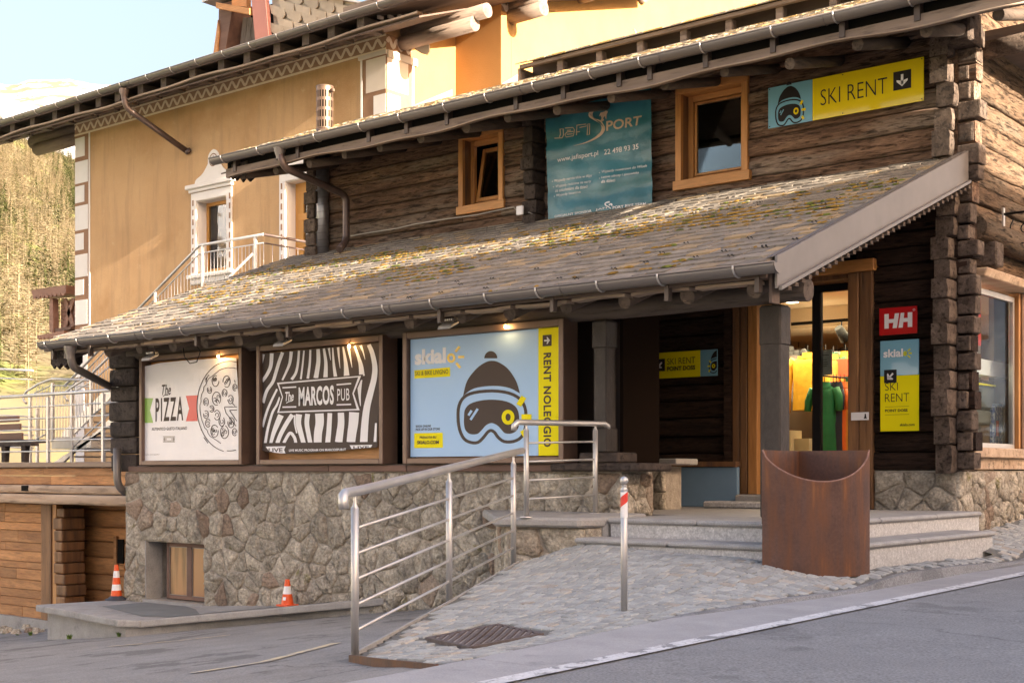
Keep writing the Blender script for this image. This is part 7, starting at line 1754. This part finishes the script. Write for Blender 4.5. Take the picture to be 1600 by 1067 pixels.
q = PY(1262,558,IY+.6); garment('jacket', 'bright yellow padded jacket hanging behind the shop door glass', (q.x,IY+.6,q.z), .46, .72, cloth('yellow_fabric', (.75,.40,.02)), 1.05)
q = PY(1288,604,IY-.2); garment('polo_shirt', 'green polo shirt at the front of the clothes rack', (q.x,IY-.2,q.z), .34, .82, cloth('green_fabric', (.02,.22,.075)), .38, 'shirt')
for k, (px, c, lb) in enumerate(((1305,(.02,.025,.05),'dark navy shirt second on the clothes rack'),(1311,(.80,.16,.02),'orange shirt third on the clothes rack'),(1317,(.70,.30,.04),'amber shirt fourth on the clothes rack'),(1300,(.05,.14,.40),'blue shirt behind the green polo shirt'))):
    q = PY(px+2,604,IY-.1+.10*k); garment('shirt', lb, (q.x,q.y,q.z), .15, .85, cloth('fabric', c), .35, 'shirt')
for px, py, c, lb in ((1321,556,(.75,.40,.02),'yellow jacket on the upper rail at the back'),(1232,548,(.015,.015,.018),'black jacket at the left behind the glass')):
    q = PY(px,py,IY+1.6); garment('jacket', lb, (q.x,q.y,q.z), .5, .6, cloth('fabric', c), .6)
rq = random.Random(9)
JK = [('yellow',(.70,.36,.02)),('black',(.03,.03,.04)),('dark red',(.45,.05,.03)),('blue',(.05,.12,.30)),('dark green',(.02,.12,.05)),('cream',(.6,.55,.5)),('brown',(.10,.08,.07)),('orange',(.75,.25,.03))]
k = 0
for side, xa_, xb_ in (('left',1236,1268), ('right',1284,1324)):
    for nm, c in JK:
        yy_ = (17.6,18.6,19.8)[k % 3]; k += 1; px = rq.uniform(xa_, xb_); q = PY(px, 560 if yy_ < 18 else 552, yy_)
        g_ = garment('jacket', nm+' ski jacket on a back rail seen '+side+' of the black door mullion', (q.x, yy_+rq.uniform(-.15,.15), q.z+rq.uniform(-.05,.05)), rq.uniform(.16,.30), rq.uniform(.65,.9), cloth('fabric', c), .6); g_['group'] = 'jackets on the back rails'
q = PY(1250,578,IY+.9); tag(MB().tube([PY(1284,587,IY+.3),PY(1340,592,IY+.6)], .012, 8).build('clothes_rail', m_black), 'black clothes rail carrying the shirts inside the shop', 'rail')
a = PY(1307,548,IY+1.4); b = PY(1330,587,IY+1.4); tag(boxo('red_poster', flat('vermilion', (.75,.06,.02), .5), None, a.x, b.x+.2, IY+1.4, IY+1.41, b.z, a.z-.12), 'plain red orange card behind the clothes rack', 'poster')
a = PY(1282,548,14.3); b = PY(1305,586,14.3); t = thing('paper_notice', 'white paper notice taped inside the door glass', 'notice', (a.x,14.3,b.z)); boxo('sheet', flat('paper', (.62,.56,.48), .8), t, a.x, b.x, 14.22, 14.224, b.z, a.z)
mb = MB()
for v, u0, u1 in ((.78,.2,.8),(.60,.35,.65),(.50,.3,.7),(.42,.28,.72),(.34,.35,.65)): zz_ = b.z+(a.z-b.z)*v; mb.add([(a.x+(b.x-a.x)*u0,14.217,zz_),(a.x+(b.x-a.x)*u1,14.217,zz_),(a.x+(b.x-a.x)*u1,14.217,zz_+.006),(a.x+(b.x-a.x)*u0,14.217,zz_+.006)], [(0,1,2,3)])
mb.build('print', m_inkb, t)
a = PY(1237,506.5,16.6); b = PY(1326,500,16.6); t = thing('track_light', 'black spotlight on a ceiling track inside the shop', 'spotlight', a)
boxo('track', m_black, t, a.x, b.x+.3, 16.58, 16.62, a.z-.02, a.z+.02); q = PY(1315,516,16.6); MB().tube([(q.x,16.6,a.z),(q.x,16.6,q.z+.06)], .01, 6).build('stem', m_black, t); MB().tube([(q.x-.01,16.52,q.z+.03),(q.x+.03,16.66,q.z-.12)], [.055,.075], 14).build('lamp_head', m_black, t)
q = PY(1250,685,15.0); tag(boxo('display_box', flat('cream_box', (.55,.47,.30), .8), None, q.x-.10, q.x+.12, 15.0, 15.3, -.3, q.z), 'cream display box on the floor behind the door', 'box')
q = PY(1235,672,14.9); tag(boxo('tall_display_box', flat('cream_box2', (.60,.50,.30), .8), None, q.x-.08, q.x+.0, 14.9, 15.2, -.3, q.z), 'taller cream display box beside the small one', 'box')
q = PY(1250,625,16.8); tag(boxo('dark_shelf', m_wall_i, None, q.x-1.2, q.x+.6, 16.8, 17.3, -.3, q.z-.02), 'dark low shelf below the yellow jacket', 'shelf')
# behind the gable window
Xi = XG-.30
a = PX(1532,483,Xi); tag(MB().add([(Xi,a.y-.9,1.45),(Xi,a.y+.02,1.45),(Xi,a.y+.02,2.0),(Xi,a.y-.9,2.0)], [(0,1,2,3)]).build('red_window_poster', m_red), 'red poster in the gable shop window half hidden by the log ends', 'poster')
P_ = lambda y, z: Vector((XG-.12, y, z)); a = PX(1531,536,XG-.12); b = PX(1531,524,XG-.12)
t = thing('window_lettering', 'red lettering stuck on the gable shop window glass', 'lettering', a); put_text('LIVE', t, m_red, P_, a.y-.26, a.y+.02, a.z, b.z, bold=.02)
a = PX(1536,640,Xi); t = thing('ski_bag', 'black ski boot bag with yellow trim in the gable shop window', 'bag', (Xi, a.y+.2, .3))
boxo('body', flat('charcoal_fabric', (.06,.065,.06), .8), t, Xi-.25, Xi, a.y-.3, a.y+.42, .72, 1.0, .03); boxo('trim', m_yel, t, Xi-.24, Xi+.004, a.y-.29, a.y+.41, 1.003, 1.02); boxo('pocket', flat('grey_fabric', (.12,.12,.11), .8), t, Xi-.2, Xi-.01, a.y-.2, a.y+.35, .55, .715, .02)
a = PX(1555,690,Xi); t = thing('patterned_board', 'small blue and white patterned board leaning in the gable shop window', 'board', (Xi, a.y, .3))
boxo('board', mat('splash_pattern', (.50,.55,.58), (.10,.16,.32), ns=22, rough=.4, contrast=(.42,.55)), t, Xi-.03, Xi+.02, a.y-.12, a.y+.22, .30, .80, .04); boxo('tag', m_cone, t, Xi+.022, Xi+.026, a.y-.03, a.y+.05, .42, .60)
tag(boxo('white_shelf_board', m_white, None, Xi-.3, Xi, a.y-.7, a.y+.7, 1.12, 1.30), 'white shelf edge crossing the gable shop window', 'shelf')
# ---------------------------------------------------------------- house across the road (throws the evening shadow)
nb_ = thing('house_across_road', 'pale plastered house with a stepped roof across the road', 'building', (16, 5, -1))
m_nb = mat('pale_render', (.50,.45,.38), (.56,.50,.43), ns=2, rough=.95)
OX = 12.0
prof = [(1,-1),(17.5,-1),(17.5,8.35),(15.5,8.42),(12.6,8.54),(11.45,8.66),(11.15,8.78),(11.05,9.10),(10.95,9.42),(10.0,9.37),(8.9,9.24),(7.4,9.3),(1,9.6)]
mb = MB(); mb.prism([(OX, y, z) for y, z in prof], (8,0,0)); mb.build('wall', m_nb, nb_)
for k in range(7):
    for z in (1.0, 4.2):
        y = 2+k*2.1; f_ = boxo('window', m_brown_w, nb_, OX-.06, OX-.002, y, y+1.1, z, z+1.5, .01); boxo('pane', m_glass_s, nb_, OX-.075, OX-.062, y+.08, y+1.02, z+.08, z+1.42)
# ---------------------------------------------------------------- valley floor, forested slope, snowy mountain
fwd = Vector((-ST, CT, 0)); rgt = Vector((CT, ST, 0))
def W_(px, d, z): a = (px-800)/FPX; return fwd*d + rgt*(a*d) + Vector((0,0,z))
m_mead = mat('spring_meadow', (.20,.24,.05), (.30,.33,.08), ns=.05, rough=1, spots=((.36,.30,.14), .03, .5, .1))
mb = MB(); n_ = 48; mb.add([(1600*cos(2*pi*i/n_)-200, 1600*sin(2*pi*i/n_), -9) for i in range(n_)], [tuple(range(n_))]); vf = mb.build('valley_ground', m_mead, kind='structure'); tag(vf, 'meadow valley floor behind the buildings', 'meadow')
mb = MB(); mb.add([(-46,-60,-9),(30,-60,-1.6),(30,80,-1.6),(-46,80,-9)], [(0,1,2,3)]); vg_ = mb.build('village_ground', m_conc, kind='structure'); tag(vg_, 'grey ground under the village buildings', 'ground')
def interp(pts, x):
    if x <= pts[0][0]: return pts[0][1]
    for (a, b), (c, d) in zip(pts, pts[1:]):
        if x <= c: return b+(d-b)*(x-a)/(c-a)
    return pts[-1][1]
RF = [(-900,110),(-300,150),(-60,182),(0,192),(12,198),(30,212),(50,224),(120,250),(260,280),(600,330),(1200,420),(2200,560)]
DN, DF = 170.0, 900.0
def hill(px, t):
    d = DN+(DF-DN)*t; zf_ = (HY-interp(RF, px))/FPX*DF; zn = (HY-668)/FPX*DN-1
    z = zn+(zf_-zn)*(t**1.12) + (6*noise.noise(Vector((px*.006, t*5, 2))) + 2.5*noise.noise(Vector((px*.03, t*16, 5))))*min(1, t*4)*(1-.75*t)
    return W_(px, d, z)
m_hill = mat('dry_forest_floor', (.15,.12,.06), (.21,.17,.09), ns=.05, rough=1, spots=((.20,.22,.05), .02, .55, .1))
NXh, NTh = 110, 60; V = []
for j in range(NTh+1):
    for i in range(NXh+1): V.append(hill(-900+3100*i/NXh, j/NTh))
fr = [W_(-900+3100*i/NXh, DN-40, -9.5) for i in range(NXh+1)]; b0 = len(V); V += fr
mb = MB(); mb.add(V, [(j*(NXh+1)+i, j*(NXh+1)+i+1, (j+1)*(NXh+1)+i+1, (j+1)*(NXh+1)+i) for j in range(NTh) for i in range(NXh)]+[(b0+i, b0+i+1, i+1, i) for i in range(NXh)], smooth=True)
hl = mb.build('forest_slope', m_hill, kind='structure'); tag(hl, 'steep sunlit hillside covered in larches behind the village', 'hillside')
# larch and spruce prototypes as arrays, joined into one wood
def proto_tree(seed, spruce):
    rg = random.Random(seed); V = []; F_ = []; R_ = []
    def tri(a, b, c, r_): i = len(V); V.extend([a, b, c]); F_.append((i, i+1, i+2)); R_.append(r_)
    H_ = 1.0
    for k in range(3):
        a, b = 2*pi*k/3, 2*pi*(k+1)/3; tri((.007*cos(a),.007*sin(a),0),(.007*cos(b),.007*sin(b),0),(0,0,.97), .4)
    n_ = 72 if spruce else 66
    for k in range(n_):
        h = (.10 if spruce else .18) + (.88 if spruce else .80)*(k+rg.random())/n_; rad = (1-h)**.75*(.25 if spruce else .27)*rg.uniform(.55,1.15)+.012; a = rg.uniform(0, 2*pi); ca, sa = cos(a), sin(a)
        wd_ = rg.uniform(.014,.030) if spruce else rg.uniform(.008,.020); dr = rad*(.35 if spruce else .05)
        tri((ca*.01,sa*.01,h+.012),(ca*rad*.62-sa*wd_,sa*rad*.62+ca*wd_,h-dr*.4),(ca*rad,sa*rad,h-dr), rg.uniform(.1,1)); tri((ca*.01,sa*.01,h-.010),(ca*rad*.62+sa*wd_,sa*rad*.62-ca*wd_,h-dr*.4-.012),(ca*rad,sa*rad,h-dr), rg.uniform(.1,1))
    return np.array(V), np.array(F_), np.array(R_)
protos = {0:[proto_tree(i, False) for i in range(5)], 1:[proto_tree(20+i, True) for i in range(4)]}
def forest(kind, spots, name, m, label, cat):
    VV = []; FF = []; RR = []; b = 0
    for (p, h, w_, rot, tint, k) in spots:
        V, F_, R_ = protos[kind][k % len(protos[kind])]; c_, s_ = cos(rot), sin(rot)
        X = np.c_[(V[:,0]*c_-V[:,1]*s_)*h*w_+p.x, (V[:,0]*s_+V[:,1]*c_)*h*w_+p.y, V[:,2]*h+p.z-.3]
        VV.append(X); FF.append(F_+b); RR.append(np.clip(R_*.35+tint*.65, 0, 1)); b += len(V)
    VV = np.concatenate(VV); FF = np.concatenate(FF); RR = np.concatenate(RR)
    me = bpy.data.meshes.new(name); me.vertices.add(len(VV)); me.vertices.foreach_set('co', VV.ravel()); me.loops.add(len(FF)*3); me.loops.foreach_set('vertex_index', FF.ravel().astype(np.int32))
    me.polygons.add(len(FF)); me.polygons.foreach_set('loop_start', np.arange(0, len(FF)*3, 3, dtype=np.int32)); me.update(calc_edges=True)
    at = me.attributes.new('rnd', 'FLOAT', 'FACE'); at.data.foreach_set('value', RR.astype(np.float32)); me.materials.append(m)
    o = bpy.data.objects.new(name, me); COL.objects.link(o); tag(o, label, cat); o['kind'] = 'stuff'; ORG[o.name] = Vector((0,0,0)); return o
m_larch = mat('bare_larch_twigs', (.215,.17,.105), (.31,.255,.17), ns=.6, rough=1, rnd=.35, rnd_c=((.16,.17,.06), .25), spec=.1)
m_spruce = mat('spruce_needles', (.045,.055,.018), (.09,.10,.034), ns=.6, rough=1, rnd=.35, spec=.1)
rg = random.Random(11); sl_, ss_ = [], []
for k in range(5600):
    t = rg.random()**.62; px = rg.uniform(-260, 420)
    if t < .035 and rg.random() < .8: continue
    p = hill(px, t); g = noise.noise(Vector((px*.011, t*7, 1))); h = rg.uniform(9,16)*(1-.25*t)
    if 60 < px < 118 and .015 < t < .10: continue
    if g > .04 and rg.random() < .66: ss_.append((p, h*.9, rg.uniform(.8,1.2), rg.uniform(0,6.3), rg.random(), rg.randrange(9)))
    elif rg.random() < .07: ss_.append((p, h*.9, rg.uniform(.8,1.2), rg.uniform(0,6.3), rg.random(), rg.randrange(9)))
    else: sl_.append((p, h, rg.uniform(.8,1.2), rg.uniform(0,6.3), rg.random(), rg.randrange(9)))
forest(0, sl_, 'larch_forest', m_larch, 'bare pale larches massed over the sunlit slope', 'forest'); forest(1, ss_, 'spruce_forest', m_spruce, 'darker green spruces scattered among the larches', 'forest')
# snowy mountain
RM = [(-1200,210),(-500,150),(-120,128),(0,131),(9,132.5),(20,135.5),(30,131),(42,126),(60,125.5),(90,125),(111,124.5),(122,127),(135,130),(150,132.5),(180,133),(210,131),(300,138),(600,150),(1200,170),(2400,260)]
m_snow = mat('snow_and_rock', (.78,.77,.78), (.84,.83,.84), ns=.004, rough=.7, spots=((.26,.19,.12), .011, .53, .035), detail=10, bump=6, bs=.02)
DM0, DM1 = 1500.0, 3400.0; NXm, NTm = 220, 34; V = []
for j in range(NTm+1):
    t = j/NTm
    for i in range(NXm+1):
        px = -1200+3600*i/NXm; d = DM0+(DM1-DM0)*t; zf_ = (HY-interp(RM, px))/FPX*DM1; zn = (HY-330)/FPX*DM0*.55
        z = zn+(zf_-zn)*t + (28*noise.noise(Vector((px*.010, t*4, 7)))+12*noise.noise(Vector((px*.05, t*12, 9))))*sin(pi*t)
        V.append(W_(px, d, z))
mb = MB(); mb.add(V, [(j*(NXm+1)+i, j*(NXm+1)+i+1, (j+1)*(NXm+1)+i+1, (j+1)*(NXm+1)+i) for j in range(NTm) for i in range(NXm)], smooth=True)
mt = mb.build('snowy_mountain', m_snow, kind='structure'); tag(mt, 'snow covered mountain ridge above the forest', 'mountain')

# unseen ring of snowy mountains, added and shaped as sunlit fill for the front
NA, NR = 150, 12; V = []; a_sun = atan2(SUN_TO.y, SUN_TO.x)
a_view = atan2(CT, -ST)
for j in range(NR+1):
    t = j/NR; rad = 1300+1700*t
    for i in range(NA+1):
        ang = a_view+radians(62)+radians(360-62-50)*i/NA
        ds = abs((ang-a_sun+pi) % (2*pi)-pi)
        el = radians(18) if ds > radians(85) else radians(7+11*ds/radians(85))
        da = abs((ang+radians(107)+pi) % (2*pi)-pi)
        if da < radians(34): el = radians(8)+(el-radians(8))*max(0, (da-radians(18))/radians(16))  # ridge lowered so the upper window reflects sky instead of snow
        rz = rad*math.tan(el)*(1+.18*noise.noise(Vector((ang*4, 3, 1))))*t**.85 + (1-t)*(-12) + 60*sin(pi*t)*noise.noise(Vector((ang*9, t*4, 6)))
        V.append((rad*cos(ang), rad*sin(ang), rz))
mb = MB(); mb.add(V, [(j*(NA+1)+i, (j+1)*(NA+1)+i, (j+1)*(NA+1)+i+1, j*(NA+1)+i+1) for j in range(NR) for i in range(NA)], smooth=True)
rg_ = mb.build('bounce_mountain_ring', m_snow, kind='structure'); tag(rg_, 'unseen snowy mountains behind the camera, added to bounce sunlight on the shop front', 'mountain')
